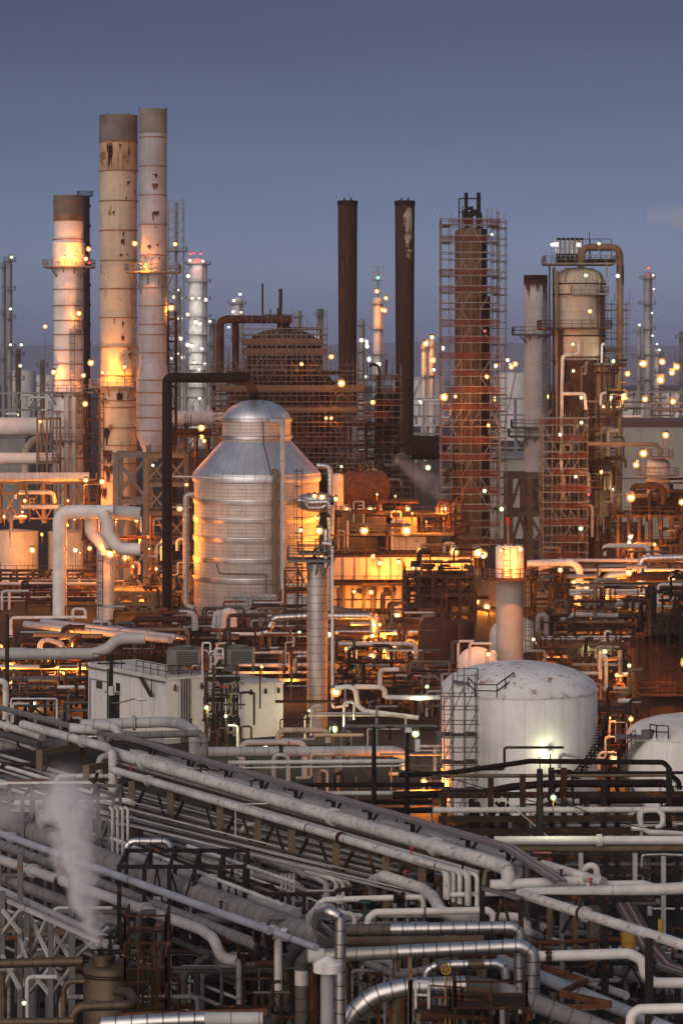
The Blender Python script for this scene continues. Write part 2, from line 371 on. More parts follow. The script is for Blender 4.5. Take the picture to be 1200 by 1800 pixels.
def scaffold(label, xa, xb, D, dep_, yt, yb, nx, ny, lift=2., net=.5, netm='net_red', m='scaffold', group=None, ragged=3., brace=.35, r=.055, sd=1, boards=.8, cy=None, inner=True, zlo=None):
    R = random.Random(sd); x0, x1 = Xp(xa, D), Xp(xb, D); y0, y1 = D, D+dep_; z0, z1 = (Zy(yb, D) if zlo is None else zlo), Zy(yt, D)
    t = thing('scaffold', label, 'scaffold', ((x0+x1)/2, (y0+y1)/2, z0), group)
    gx = [x0+(x1-x0)*i/nx for i in range(nx+1)]; gy = [y0+(y1-y0)*i/ny for i in range(ny+1)]
    for i, x in enumerate(gx):
        for j, y in enumerate(gy):
            if 1 < i < nx-1 and 1 <= j < ny: continue
            if not inner and 0 < i < nx and 0 < j < ny: continue
            part('standard', MB().tube([(x,y,z0),(x,y,z1+R.uniform(-.3,ragged))], r, 5, caps=False), m, t)
    z = z0+.4; k = 0
    while z < z1:
        mb = MB()
        for y in ((gy[0], gy[-1]) if ny < 2 else (gy[0], gy[1], gy[-1])):
            for dz in (0, 1.0): mb.bar((x0-.2,y,z+dz), (x1+.2,y,z+dz), r*1.7)
        for x in (gx[0], gx[1], gx[-2], gx[-1]):
            for dz in (0, 1.0): mb.bar((x,y0-.2,z+dz), (x,y1+.2,z+dz), r*1.7)
        for i in range(nx):
            if R.random() < brace:
                a, b = (gx[i], gx[i+1]) if R.random() < .5 else (gx[i+1], gx[i])
                mb.bar((a, y0-.07, z), (b, y0-.07, z+lift), r*1.7)
        L_ = part('lift_frame', mb, m, t)
        if R.random() < boards:
            bb = MB(); a = R.randint(0, 1); b = nx-R.randint(0, 1); w = (gy[1]-gy[0])*.9 if ny > 1 else (y1-y0)*.5
            bb.box(((gx[a]+gx[b])/2, y0+w/2+.05, z+.10), (gx[b]-gx[a], w, .07))
            bb.box(((x0)+(gx[1]-gx[0])/2, (y0+y1)/2, z+.11), ((gx[1]-gx[0])*.9, (y1-y0)*.98, .06)); bb.box((x1-(gx[1]-gx[0])/2, (y0+y1)/2, z+.115), ((gx[1]-gx[0])*.9, (y1-y0)*.98, .06))
            part('deck_board', bb, 'board', L_)
        if R.random() < net:
            nb = MB(); a = R.randint(0, 1); b = nx-R.randint(0, 1); h = R.uniform(.55, .95)
            nb.box(((gx[a]+gx[b])/2, y0-.10, z+.18+h/2), (gx[b]-gx[a], .04, h))
            if R.random() < .7: nb.box((gx[0]-.1, (y0+y1)/2, z+.18+h/2), (.04, (y1-y0)*.9, h))
            part('guard_net', nb, netm, L_)
        z += lift; k += 1
    return t
def frame(name, label, cat, xa, xb, D, dep_, yt, z0=0., nx=3, nz=3, ny=1, m='steel_brown', w=.35, brace=.5, sd=3, group=None, rail=False, floors=True, fm=None):
    R = random.Random(sd); x0, x1 = Xp(xa, D), Xp(xb, D); z1 = Zy(yt, D)
    t = thing(name, label, cat, ((x0+x1)/2, D+dep_/2, z0), group)
    gx = [x0+(x1-x0)*i/nx for i in range(nx+1)]; gy = [D+dep_*j/ny for j in range(ny+1)]; gzz = [z0+(z1-z0)*k/nz for k in range(nz+1)]
    for x in gx:
        for y in gy: part('post', MB().bar((x,y,z0), (x,y,z1), w), m, t)
    for z in gzz[1:]:
        for y in gy: part('beam', MB().bar((x0+w*.5,y+.013,z-w/2), (x1-w*.5,y+.013,z-w/2), w*.8, w*.9), m, t)
        cb = MB()
        for x in gx: cb.bar((x+.017, D+w*.5, z-w*.5), (x+.017, D+dep_-w*.5, z-w*.5), w*.7, w*.75)
        part('cross_beam', cb, m, t)
        if floors and R.random() < .6: part('grating', MB().box(((x0+x1)/2, D+dep_/2, z+.04), (x1-x0+.3, dep_+.3, .06)), fm or m, t)
        if rail: part('railing', MB().rail([(x0,D+dep_,z+.07),(x0,D-.1,z+.07),(x1,D-.1,z+.07),(x1,D+dep_,z+.07)], 1.1, .05), m, t)
    for k in range(nz):
        for i in range(nx):
            if R.random() < brace:
                b = MB(); zz = gzz[k]+.1, gzz[k+1]-w
                if R.random() < .5:
                    mid = (gx[i]+gx[i+1])/2
                    b.bar((gx[i], D+.03, zz[0]), (mid, D+.03, zz[1]), w*.5); b.bar((gx[i+1], D+.03, zz[0]), (mid, D+.03, zz[1]), w*.5)
                else: b.bar((gx[i], D+.03, zz[0]), (gx[i+1], D+.03, zz[1]), w*.5); b.bar((gx[i+1], D+.08, zz[0]), (gx[i], D+.08, zz[1]), w*.5)
                part('brace', b, m, t)
    return t, gx, gy, gzz
def runs(label, group, n, x0, x1, D0, D1, z0, z1, rr, mats, sd, kinds='hhvug', name='small_pipe', slope=0.):   # loose small pipework in a world box (x by pixel)
    R = random.Random(sd)
    for _ in range(n):
        D = R.uniform(D0, D1); xa = Xp(R.uniform(x0, x1), D); z = R.uniform(z0, z1); r = R.uniform(*rr)*R.choice((.7,1,1,1.5)); L_ = R.uniform(.12, .6)*(x1-x0)*D/F
        k = R.choice(kinds); xe = min(xa+L_, Xp(x1, D)+2)
        if k == 'h': pts = [(xa,D,z),(xe,D,z)] if R.random() < .5 else [(xa,D,max(0,z-R.uniform(1,3))),(xa,D,z),(xe,D,z),(xe,D+.01,max(0,z-R.uniform(1,4)))]
        elif k == 'v': pts = [(xa,D,max(0,z-R.uniform(2,5))),(xa,D,z)] + ([(xa+R.choice((-1,1))*R.uniform(.8,2.5),D,z)] if R.random() < .6 else [])
        elif k == 'u': w = R.uniform(.6,1.6); pts = [(xa,D,max(0,z-R.uniform(1.5,4))),(xa,D,z),(xa+w,D,z),(xa+w,D,max(0,z-R.uniform(1.5,4)))]
        elif k == 'g': h = R.uniform(1,2.5); pts = [(xa,D,z),(xa+L_*.4,D,z),(xa+L_*.4,D,z+h),(xe,D,z+h)]
        elif k == 'y': pts = [(xa,D,z),(xa+R.uniform(-2,2),D+R.uniform(5,14),z)]
        if x0 > 1250: continue
        size = r*sum((Vector(q)-Vector(p)).length for p, q in zip(pts, pts[1:]))/D**2
        RUNS.append((size, name, [Vector(p) for p in pts], r, R.choice(mats), label, group))
RUNS = []
def finish_runs(keep=285):
    RUNS.sort(key=lambda t: -t[0])
    for size, name, pts, r, m, label, group in RUNS[:keep]:
        tag(part(name, MB().tube(pts, r, 8, r*2.5), m, None, pts[0]), label, 'pipe', group)
    mb = MB(); mats, mi = [], []
    for size, name, pts, r, m, label, group in RUNS[keep:]:
        n = len(mb.f); mb.tube(pts, r, 6, r*2.5, steps=4)
        if m not in mats: mats.append(m)
        mi += [mats.index(m)]*(len(mb.f)-n)
    o = part('small_pipes', mb, mats[0], None, (0,0,0), 'maze of thin small pipes filling the gaps between the plant units', 'stuff'); o['category'] = 'pipes'
    for m in mats[1:]: o.data.materials.append(M[m])
    o.data.polygons.foreach_set('material_index', mi)
def valve(label, p, r, m='red_paint', group=None, ax=(0,-1,0), h=.9):
    p = Vector(p); t = thing('valve', label, 'valve', p, group)
    part('body', MB().lathe([(r*.6,-r*.5),(r*1.1,-r*.5),(r*1.1,-r*.35),(r*.7,-r*.2),(r*.55,r*.5),(r*.9,r*.6),(r*.9,r*.75),(.08,r*.8),(.06,h)], p, 10), 'steel_dark' if m != 'green_valve' else m, t)
    w = MB(); n = 12; R_ = r*1.15
    w.tube([p+Vector((R_*math.cos(2*math.pi*k/n), R_*math.sin(2*math.pi*k/n), h)) for k in range(n+1)], .05, 5, 0)
    for k in range(2):
        a = k*math.pi/2; d = Vector((R_*math.cos(a), R_*math.sin(a), 0)); w.bar(p+Vector((0,0,h))-d, p+Vector((0,0,h))+d, .06)
    part('handwheel', w, m, t); return t
def drum(label, cx, cy, z, L_, r, m, name='drum', rot=0., group=None, saddles=True, cap=None):
    ax = Vector((math.cos(rot), math.sin(rot), 0)); c = Vector((cx, cy, z)); t = thing(name, label, 'vessel', (cx, cy, z-r-1), group)
    h = L_/2
    part('shell', MB().lathe([(.02,-h-r*.45),(r*.5,-h-r*.38),(r*.85,-h-r*.2),(r,-h),(r,h),(r*.85,h+r*.2),(r*.5,h+r*.38),(.02,h+r*.45)], c, 28, ax), m, t)
    if saddles:
        for k in (-.55,.55): part('saddle', MB().box(c+ax*(k*h)+Vector((0,0,-r-.2)), (.5, r*1.5, 1.6)), 'steel_brown', t)
    for k in (-.3,.35): part('nozzle', MB().tube([c+ax*(k*h)+Vector((0,0,r*.9)), c+ax*(k*h)+Vector((0,0,r+.9))], .3, 10), m, t)
    return t
# ---------------------------------------------------------------- ground, far ridge, far refinery
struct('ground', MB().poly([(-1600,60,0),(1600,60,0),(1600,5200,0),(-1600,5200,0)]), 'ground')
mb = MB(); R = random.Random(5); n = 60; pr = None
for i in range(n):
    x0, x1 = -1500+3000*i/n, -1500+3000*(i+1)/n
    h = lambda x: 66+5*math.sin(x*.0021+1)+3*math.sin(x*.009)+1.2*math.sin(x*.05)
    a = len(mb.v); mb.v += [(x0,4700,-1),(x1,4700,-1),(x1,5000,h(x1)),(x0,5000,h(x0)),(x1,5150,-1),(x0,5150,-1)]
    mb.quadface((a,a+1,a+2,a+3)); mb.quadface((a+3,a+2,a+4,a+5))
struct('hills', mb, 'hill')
def fart(name, label, x0, x1, yt, D, m='far_grey', np_=4, dome=.6, lights=(), group=None, kind='w', W=900, r=.75):
    t, cx, cy, rr = column(name, label, 'tower', x0, x1, yt, D, m, dome=dome, seg=18, plats=[(yt+12+k*(720-yt-20)/np_, x0-5-2*(k%2), x1+5) for k in range(np_)], lad=[((x0+x1)/2+(x1-x0)*.3, yt+8, 700)], group=group)
    return t
fart('far_column', 'slim grey column farthest left, lamp at its crown', 13, 22, 447, 900, 'far_grey', 5)
fart('far_column', 'pair-mate slim grey column standing just left of the lamp-topped one', 3, 11, 458, 905, 'far_grey', 3)
fart('far_column', 'short grey column with lamps beside the farthest left columns', 27, 37, 612, 910, 'steel_tan', 2)
fart('far_column', 'stubby brownish column between the left tank and the white chimney', 70, 79, 632, 915, 'steel_tan', 2)
fart('far_column', 'bright floodlit column crowned with three red beacons', 331, 364, 452, 1200, 'far_white', 8)
fart('far_column', 'floodlit slender column left of the red-beacon column', 303, 318, 505, 1210, 'far_grey', 6)
fart('far_column', 'narrow grey column between the red-beacon column and the rusty pipes', 368, 379, 560, 1230, 'far_grey', 4)
fart('far_column', 'stout pale column with lamps behind the rusty twin pipes', 406, 427, 522, 1300, 'far_white', 3)
fart('far_column', 'dim grey column behind the vent pipes of the scaffolded vessel', 516, 530, 545, 1500, 'far_grey', 3)
fart('far_chimney', 'short dark chimney between scaffolded vessel and rusty chimneys', 557, 569, 543, 1000, 'far_dark', 1, 0)
fart('far_column', 'pale column with stepped top and green light between the rusty chimneys', 655, 673, 522, 1100, 'far_white', 4)
fart('far_column', 'grey column half hidden by the left rusty chimney', 630, 641, 560, 1250, 'far_grey', 3)
fart('far_column', 'white column left of a close pair near the scaffold tower', 740, 750, 602, 1150, 'far_white', 2)
fart('far_column', 'white column right of a close pair near the scaffold tower', 753, 764, 597, 1150, 'far_white', 2)
fart('far_column', 'tall slim pale column with a red beacon at the far right', 1131, 1146, 478, 1100, 'far_grey', 5)
fart('far_column', 'lower thin column just left of the far right beacon column', 1119, 1126, 572, 1100, 'far_grey', 3)
fart('far_column', 'short pale column just right of the far right beacon column', 1150, 1161, 612, 1120, 'far_white', 3)
fart('far_column', 'grey column cut by the right picture edge', 1193, 1203, 582, 1000, 'steel_grey', 3)
t = thing('antenna_mast', 'stepped mast with green light on top of the pale column', 'mast', (Xp(664,1100), 1102, Zy(522,1100)))
part('pole', MB().tube([(Xp(664,1100),1102,Zy(524,1100)),(Xp(664,1100),1102,Zy(470,1100))], .5, 8, r2=.2), 'far_grey', t)
part('platform', MB().box((Xp(664,1100),1102,Zy(492,1100)), (4,4,.4)), 'far_grey', t)
part('railing', MB().rail([(Xp(655,1100),1100,Zy(491,1100)),(Xp(673,1100),1100,Zy(491,1100))], 5, .12), 'far_grey', t)
# lattice flare tower
t = thing('lattice_tower', 'tall grey lattice flare tower behind the grey chimney', 'tower', (Xp(308,900),905,0)); D = 900
for px in (295, 322):
    for y in (D, D+5): part('leg', MB().bar((Xp(px,D),y,0),(Xp(px,D),y,Zy(349,D)), .35), 'far_grey', t)
for k in range(17):
    ya = 352+k*17; mb = MB()
    mb.bar((Xp(295,D),D,Zy(ya,D)),(Xp(322,D),D,Zy(ya,D)),.22); mb.bar((Xp(295,D),D,Zy(ya,D)),(Xp(322,D),D,Zy(ya+17,D)),.16); mb.bar((Xp(322,D),D+5,Zy(ya,D)),(Xp(295,D),D+5,Zy(ya+17,D)),.16)
    part('lattice', mb, 'far_grey', t)
part('flare_pipe', MB().tube([(Xp(309,D),D+2.5,0),(Xp(309,D),D+2.5,Zy(355,D))], .5, 8), 'far_grey', t)
plat(t, Xp(292,D), Xp(328,D), D+2.5, 3.5, Zy(441,D), 'far_grey')
# dark straked chimney behind the white one
D = 700; t = thing('straked_chimney', 'dark chimney with spiral strakes behind the white chimney', 'chimney', (Xp(149,D), D+1.3, 0))
part('shell', MB().lathe([(1.5,0),(1.15,Zy(345,D)),(.9,Zy(345,D))], (Xp(149,D),D+1.3,0), 20), 'rust_dark', t)
mb = MB(); pts = []
for k in range(160):
    a = k*.33; z = Zy(640,D)+(Zy(350,D)-Zy(640,D))*k/159; pts.append((Xp(149,D)+1.35*math.cos(a), D+1.3+1.35*math.sin(a), z))
part('strake', mb.tube(pts, .16, 5, 0), 'rust_dark', t)
ringplat(t, (Xp(149,D),D+1.3), 1.1, 1.9, Zy(344,D), 'far_dark')
# white tanks and buildings in the distance
def ftank(label, x0, x1, yt, yb, D, m='far_white', cone=.12):
    cx = Xp((x0+x1)/2,D); r = (x1-x0)/2*D/F; t = thing('storage_tank', label, 'tank', (cx,D+r,0))
    part('shell', MB().lathe([(r,0),(r,Zy(yt,D))], (cx,D+r,0), 36), m, t); part('roof', MB().lathe([(r*1.01,Zy(yt,D)),(.02,Zy(yt,D)+r*cone)], (cx,D+r,0), 36), m, t)
    mb = MB(); pts = [(cx-r*1.03*math.sin(k*.06),D+r-r*1.03*math.cos(k*.06),Zy(yt,D)*(1-k/12)) for k in range(12)]
    part('stair', mb.rail(pts, 1.1, .1), 'steel_grey', t)
ftank('distant white tank behind the farthest left columns', 12, 60, 652, 700, 1500)
ftank('distant white tank showing just left of the white chimney', 62, 100, 660, 700, 1450)
ftank('distant pale tank between scaffold tower and right white chimney', 872, 940, 655, 700, 1300, 'far_white', .02)
ftank('distant white tank behind the rusty chimneys', 690, 790, 668, 720, 1600)
ftank('distant pale tank beyond the floodlit columns', 300, 400, 655, 700, 1700)
ftank('distant white tank beyond the right tower', 1090, 1160, 700, 742, 1500)
ftank('distant pale tank at the right edge', 1165, 1230, 692, 742, 1450)
def shed(label, x0, x1, D, dp, yt, m='wall_far', rm='roof_dark', rh=.5, ym=None):
    a, b = Xp(x0,D), Xp(x1,D); z = Zy(yt,D); t = thing('shed', label, 'building', ((a+b)/2,D+dp/2,0))
    part('wall', MB().box(((a+b)/2,D+dp/2,z/2), (b-a,dp,z)), m, t); part('roof', MB().box(((a+b)/2,D+dp/2,z+rh/2+.003), (b-a+1,dp+1,rh)), rm, t)
    mb = MB().box(((a+b)/2,D-.05,z*.55), (b-a,.12,.16)); part('cladding_joint', mb, 'steel_grey', t)
    mb = MB()
    for k in range(1, 6): mb.box((a+(b-a)*k/6,D-.04,z/2), (.14,.1,z))
    part('downpipe', mb, m, t); return t
shed('long beige shed with dark red roof edge behind the right tower', 1086, 1320, 560, 40, 749, 'wall_far', 'roof_dark', .9)
shed('low pale shed between the scaffold tower and right chimney', 862, 950, 570, 30, 806, 'wall_far', 'far_grey')
shed('grey green shed seen left of the white chimney base', -40, 45, 640, 30, 768, 'far_grey', 'far_grey')
# far racks
def farrack(label, x0, x1, D, ytop, n, sd, m='far_grey'):
    frame('pipe_rack', label, 'pipe rack', x0, x1, D, 8, ytop, 0, max(3, int((x1-x0)/28)), n, 1, m, .5, .3, sd)
farrack('distant pipe rack at the far right above the beige shed', 1085, 1215, 900, 688, 5, 1)
farrack('distant pipe rack at the far left under the columns', -10, 95, 880, 690, 5, 2)
farrack('distant pipe rack between the two rusty chimneys', 625, 775, 950, 700, 4, 3)
farrack('distant pipe rack under the floodlit columns', 290, 400, 1000, 640, 6, 4)
farrack('distant pipe rack between scaffold tower and right chimney', 850, 935, 1000, 700, 4, 6)
runs('thin pale pipe among the distant racks at the right', 'distant pipes at the right', 26, 1085, 1200, 880, 900, 6, 26, (.25,.55), ['far_grey','far_white','steel_grey'], 11, 'hhhv')
runs('thin pipe among the distant racks at the far left', 'distant pipes at the left', 18, -10, 90, 870, 880, 10, 26, (.25,.5), ['far_grey','far_white','steel_grey'], 12, 'hhhv')
runs('thin pipe among the distant racks behind the rusty chimneys', 'distant pipes in the middle', 22, 625, 780, 930, 950, 4, 24, (.25,.5), ['far_grey','far_white'], 13, 'hhv')
# distant lamps
def lights(group, label, kind, W, r, D, pts, pole=None):
    for px, py in pts: lamp(px, py, D, kind, pole, W, r, label, group)
lights('white lamps on the floodlit columns', 'white lamp on the floodlit columns below the red beacons', 'w', 700, .75, 1196,
  [(334,458),(357,459),(331,485),(313,510),(306,522),(338,524),(350,524),(362,527),(322,524),(330,553),(312,560),(322,559),(352,569),(344,566),(369,565),(296,594),(308,594),(318,595),(337,608),(355,613),(330,606),(312,622),(322,628),(342,637),(302,630),(350,650),(360,640)])
lights('red beacons', 'red beacon on the crown of the floodlit column', 'r', 900, .6, 1196, [(335,446),(341,445),(353,446)])
lights('lamps on the pale column', 'white lamp on the stout pale column behind the rusty pipes', 'w', 600, .7, 1290, [(422,517),(411,528),(410,548),(424,549),(402,575),(412,580)])
lights('lamps on the far left columns', 'yellow white lamp on the columns at the far left', 'h', 700, .5, 890, [(21,452),(19,543),(19,606),(38,606),(31,729),(53,707),(36,643)], .8)
lights('orange lamps on the stepped column', 'orange lamp on the pale stepped column between the rusty chimneys', 's', 1200, .6, 1094, [(662,512),(671,545),(676,546),(678,524)])
lamp(664, 488, 1096, 'g', 1., 700, .6, 'green light on the mast between the rusty chimneys')
lights('orange lamps on the close pair', 'orange lamp on the close pair of white columns', 's', 1500, .8, 1145, [(748,604),(759,593),(760,633)], 2)
lights('white lamps behind the rusty chimneys', 'white lamp low behind the rusty chimneys', 'w', 1500, .75, 1000, [(644,600),(645,609),(648,632),(644,662),(738,707),(762,650),(550,593),(777,612),(635,598),(665,640)], 2)
lights('orange lamps on the horizon', 'orange lamp on the horizon between the scaffold tower and right tower', 's', 1600, .9, 1400, [(874,642),(905,640),(898,645),(893,698),(900,698),(870,701),(883,732),(916,697),(962,697),(870,771),(582,627)], 5)
lights('white lamps on the horizon', 'white lamp on the horizon right of the scaffold tower', 'w', 2200, 1., 1400, [(891,633),(872,643),(858,707)], 5)
lights('orange lamps at the far right', 'orange lamp among the distant racks at the far right', 's', 1300, .8, 860, [(1163,636),(1188,645),(1130,639),(1102,657),(1095,694),(1180,655),(1182,706),(1133,702),(1160,668)], 4)
lights('white lamps on the far right column', 'white lamp on the slim column at the far right', 'w', 600, .45, 1094, [(1148,508),(1145,550),(1146,590),(1123,571),(1154,605),(1158,615),(1147,484),(1125,640)], .8)
lamp(1139, 471, 1098, 'r', .8, 500, .5, 'red beacon on the slim column at the far right')
lamp(157, 462, 690, 'r', .8, 250, .35, 'red beacon on the dark straked chimney')
lamp(80, 574, 800, 's', 11, 700, .5, 'orange lamp on a tall mast left of the white chimney')
# ---------------------------------------------------------------- chimneys at the left
D = 470
t, cx, cy, r = column('chimney', 'white chimney with soot grey top and wide lit collar, left of the tan one', 'chimney', 92, 145, 342, D, 'stack_white', None, 0,
  rings=[354,387,420,508,537,563,588,615,640,668,697,724,752,781,806], ringm='stack_band', ringw=.16, plats=[(469,77,162,2.5),(690,72,166,3),(775,76,162,3)], lad=[(139,475,585),(128,578,690),(140,700,775)])
part('cap_band', MB().lathe([(r*1.012,Zy(342,D)-.01),(r*1.012,Zy(378,D))][::-1]+[(r*.9,Zy(342,D)-.005)], (cx,cy,0), 32), 'stack_cap', t)
part('rust_band', MB().lathe([(r*1.008,Zy(388,D)),(r*1.008,Zy(378,D))], (cx,cy,0), 32), 'stack_band', t)
part('collar', MB().lathe([(r*1.0,Zy(467,D)),(r*1.09,Zy(467,D)),(r*1.09,Zy(426,D)),(r,Zy(423,D))], (cx,cy,0), 32), 'stack_white', t)
plat(t, Xp(133,D), Xp(147,D), cy-r*.9, 1.2, Zy(580,D), 'steel_grey')
for px in (118, 131): part('riser', MB().tube([(Xp(px,D),cy-r-.3,0),(Xp(px,D),cy-r-.3,Zy(697,D))], .45, 10), 'pale_grey_plain', t)
D = 450
t, cx, cy, r = column('chimney', 'tallest broad tan chimney streaked with rust below its soot grey top', 'chimney', 172.5, 239.5, 200, D, 'stack_tan', None, 0,
  rings=[299,352,404,457,507,558,610,660,704,716,752,783,815,847], ringm='stack_band', ringw=.14, plats=[(680,157,240,4)], lad=[(235,486,672),(178,690,850)], taper=.93)
part('cap_band', MB().lathe([(r*1.012,Zy(246,D)),(r*1.012,Zy(200,D)-.01),(r*.9,Zy(200,D)-.005)], (cx,cy,0), 36), 'stack_cap', t)
part('rust_course', MB().lathe([(r*1.008,Zy(298,D)),(r*1.008,Zy(247,D))], (cx,cy,0), 36), 'stack_streaked', t)
part('rust_band', MB().lathe([(r*1.03,Zy(249,D)),(r*1.03,Zy(246,D)),(r*1.006,Zy(246,D))], (cx,cy,0), 36), 'stack_band', t)
for px in (186, 224): part('lightning_rod', MB().bar((Xp(px,D),cy,Zy(202,D)),(Xp(px,D),cy,Zy(195,D)),.12), 'steel_dark', t)
mb = MB()
def patch(cx, cy, r, D, px, ya, yb, wpx, sd, m='rust'):      # a curved patch of bare rusted plate on a shell
    R = random.Random(sd+200); mb = MB(); n = 11
    a0 = math.asin(max(-.98, min(.98, (Xp(px,D)-cx)/r))); w = wpx*D/F/r/2
    lo, hi = [], []
    for k in range(n):
        a = a0-w+2*w*k/(n-1); rr = r+.025; x, y = cx+rr*math.sin(a), cy-rr*math.cos(a); zt_, zb_ = Zy(ya,D), Zy(yb,D); hh = zt_-zb_; e = .35 if k in (0, n-1) else 1.
        top = zt_-hh*R.choice((0,.05,.1,.25))*(1.2-e*.6); bot = top-(top-zb_)*R.choice((.25,.45,.6,.8,1.,1.))*e
        lo.append((x,y,bot)); hi.append((x,y,top))
    for k in range(n-1):
        b = len(mb.v); mb.v += [lo[k],lo[k+1],hi[k+1],hi[k]]; mb.quadface((b,b+1,b+2,b+3))
    return part('rust_patch', mb, m, t)
for i, (px, ya, yb, wp) in enumerate([(193,250,297,12),(212,252,262,5),(226,262,285,4),(225,318,324,6),(217,405,425,3),(216,420,430,7),(213,446,452,5),(224,446,452,4),(200,370,380,3),(216,565,580,4),(216,590,600,5),(201,560,570,2),(187,752,784,16),(188,790,815,20),(184,700,712,9),(178,736,742,6),(211,690,707,11),(190,818,846,24),(180,858,880,18),(222,345,352,3),(236,330,345,3)]):
    patch(cx, cy, r, D, px, ya, yb, wp, i, 'rust' if i % 2 else 'rust_dark')
D = 440
t, cx, cy, r = column('chimney', 'slender grey chimney with railed platform, right of the tan one', 'chimney', 243, 292, 190, D, 'stack_grey', 640, 0,
  rings=[240,291,342,394,448,505,537,570,588,620], ringm='stack_band', ringw=.12, plats=[(478,221,315,4.5)], lad=[(290,486,560)])
part('cap_band', MB().lathe([(r*1.012,Zy(233,D)),(r*1.012,Zy(190,D)-.01),(r*.9,Zy(190,D)-.005)], (cx,cy,0), 32), 'stack_cap_grey', t)
r2 = 29*D/F
part('base_shell', MB().lathe([(r2*.35,Zy(812,D)),(r2*.95,Zy(770,D)),(r2,Zy(764,D)),(r2,Zy(668,D)),(r,Zy(640,D))], (cx,cy,0), 32), 'stack_grey', t)
for y in (668,690,712,734,757): part('stiffener', MB().lathe([(r2,Zy(y,D)-.08),(r2+.12,Zy(y,D)-.08),(r2+.12,Zy(y,D)+.08),(r2,Zy(y,D)+.08)], (cx,cy,0), 32), 'stack_band', t)
for px in (244, 291): part('lightning_rod', MB().bar((Xp(px,D),cy,Zy(194,D)),(Xp(px,D),cy,Zy(186,D)),.14), 'steel_dark', t)
for i, (px, ya, yb, wp) in enumerate([(273,305,314,8),(273,322,334,11),(274,370,388,13),(274,398,402,6),(263,430,443,7),(277,428,434,5),(290,300,304,3),(255,450,458,4),(256,770,776,4),(280,452,457,4)]): patch(cx, cy, r, D, px, ya, yb, wp, 40+i, 'rust_orange' if i % 2 else 'rust')
# support frame and steelwork around the chimney feet
frame('support_frame', 'grey steel frame carrying the slender grey chimney', 'steel frame', 204, 257, 436, 9, 795, 0, 1, 3, 1, 'steel_grey', .9, 1., 5)
frame('support_frame', 'tan braced steel tower between the grey chimney and brown pipe', 'steel frame', 258, 328, 425, 10, 798, 0, 2, 5, 1, 'steel_tan', .6, .8, 6, rail=True)
frame('support_frame', 'orange lit braced platform frame right of the white duct leg', 'steel frame', 176, 300, 400, 10, 1040, 0, 4, 2, 1, 'steel_tan', .55, 1., 7, rail=True)
frame('stair_tower', 'dark rusty stair tower between the white and tan chimneys', 'steel frame', 148, 172, 452, 6, 700, 0, 1, 9, 1, 'steel_brown', .3, 1., 8, rail=True)
frame('service_tower', 'rusty caged service tower right of the slender grey chimney', 'steel frame', 294, 308, 445, 4, 560, 0, 1, 12, 1, 'steel_brown', .22, 1., 9, rail=True)
frame('pipe_bridge', 'weathered steel pipe bridge at the left under a ribbed pipe', 'pipe rack', -40, 155, 455.5, 2.4, 846, 9.5, 5, 1, 1, 'steel_tan', .5, .9, 10)
pipe('pale ribbed pipe lying along the bridge left of the tan chimney foot', [(-40,839,450),(158,838)], 8, 'pale_grey', cat='pipe')
pipe('wide pale duct lit orange at its right end, entering the white chimney', [(-40,750,474),(94,750)], 16.5, 'stack_white', 'duct', 'duct', 22)
pipe('second pale duct below the wide one at the far left', [(-40,806,466),(92,806)], 10.5, 'stack_white', 'duct', 'duct', 18)
pipe('cream elbow duct dropping between the two pale ducts', [(72,770,480),(58,775),(46,790),(46,835)], 7, 'cream', 'duct', 'duct', 14)
frame('valve_platform', 'small steel platform round the lit duct end', 'platform', 66, 100, 462, 6, 735, 12, 2, 2, 1, 'steel_tan', .3, .6, 12, rail=True)
# corrugated tanks
def ctank(label, x0, x1, yt, yb, D, m='corrugated'):
    cx = Xp((x0+x1)/2,D); r = (x1-x0)/2*D/F; t = thing('corrugated_tank', label, 'tank', (cx,D+r,0))
    part('shell', MB().lathe([(r,0),(r,Zy(yt,D))], (cx,D+r,0), 60), m, t); part('roof', MB().lathe([(r*1.02,Zy(yt,D)),(r*1.02,Zy(yt,D)+.15),(.02,Zy(yt,D)+r*.15)], (cx,D+r,0), 60), 'pale_grey_plain', t)
    return t
ctank('corrugated tank lit orange at the far left edge', -22, 63, 938, 1005, 455)
ctank('corrugated tank lit greenish white behind the white bent duct', 81, 160, 938, 1005, 458)
# left mid racks under the tanks
frame('pipe_rack', 'dark steel rack with railing below the corrugated tanks', 'pipe rack', -10, 168, 425, 8, 1008, 0, 6, 3, 1, 'steel_brown', .35, .2, 13, rail=True)
for i, y in enumerate((1026,1041,1058,1072,1086,1050)):
    runs_m = ('pale_grey_plain','worn_grey','white','steel_tan','worn_grey','pale_grey_plain')[i]
    pipe('long level pipe on the dark rack below the corrugated tanks', [(-20,y,422-i),(172,y)], (3,2,2.4,2,3,1.6)[i], runs_m, group='pipes below the corrugated tanks', seg=8)
# white ducts with elbows
pipe('big white duct rising at the left and bending right at its top', [(105.5,1125,385),(105.5,900),(152,900),(200,900)], 12.5, 'white_clean', 'duct', 'duct', 22, 1.7)
pipe('white duct stub flaring toward the steel frame, right of the big bend', [(200,900,385.5),(247,903)], 12, 'pale_grey_plain', 'duct', 'duct', 22)
pipe('white S-shaped duct dropping from the big bend to the frame', [(181,900,383),(190,920),(190,938),(210,965),(247,966)], 11, 'white_clean', 'duct', 'duct', 20, 1.6)
pipe('white duct elbow feeding the upright duct, left of the S-shape', [(160,912,387),(160,935),(186,965),(186,975)], 11, 'white_clean', 'duct', 'duct', 20, 1.6)
t = thing('upright_duct', 'upright white duct with ladder below the S-shaped duct', 'duct', (Xp(185,389),389,0))
part('shell', MB().tube([(Xp(185,389),390,0),(Xp(185,389),390,Zy(955,389))], 15.5*389/F, 22), 'white', t)
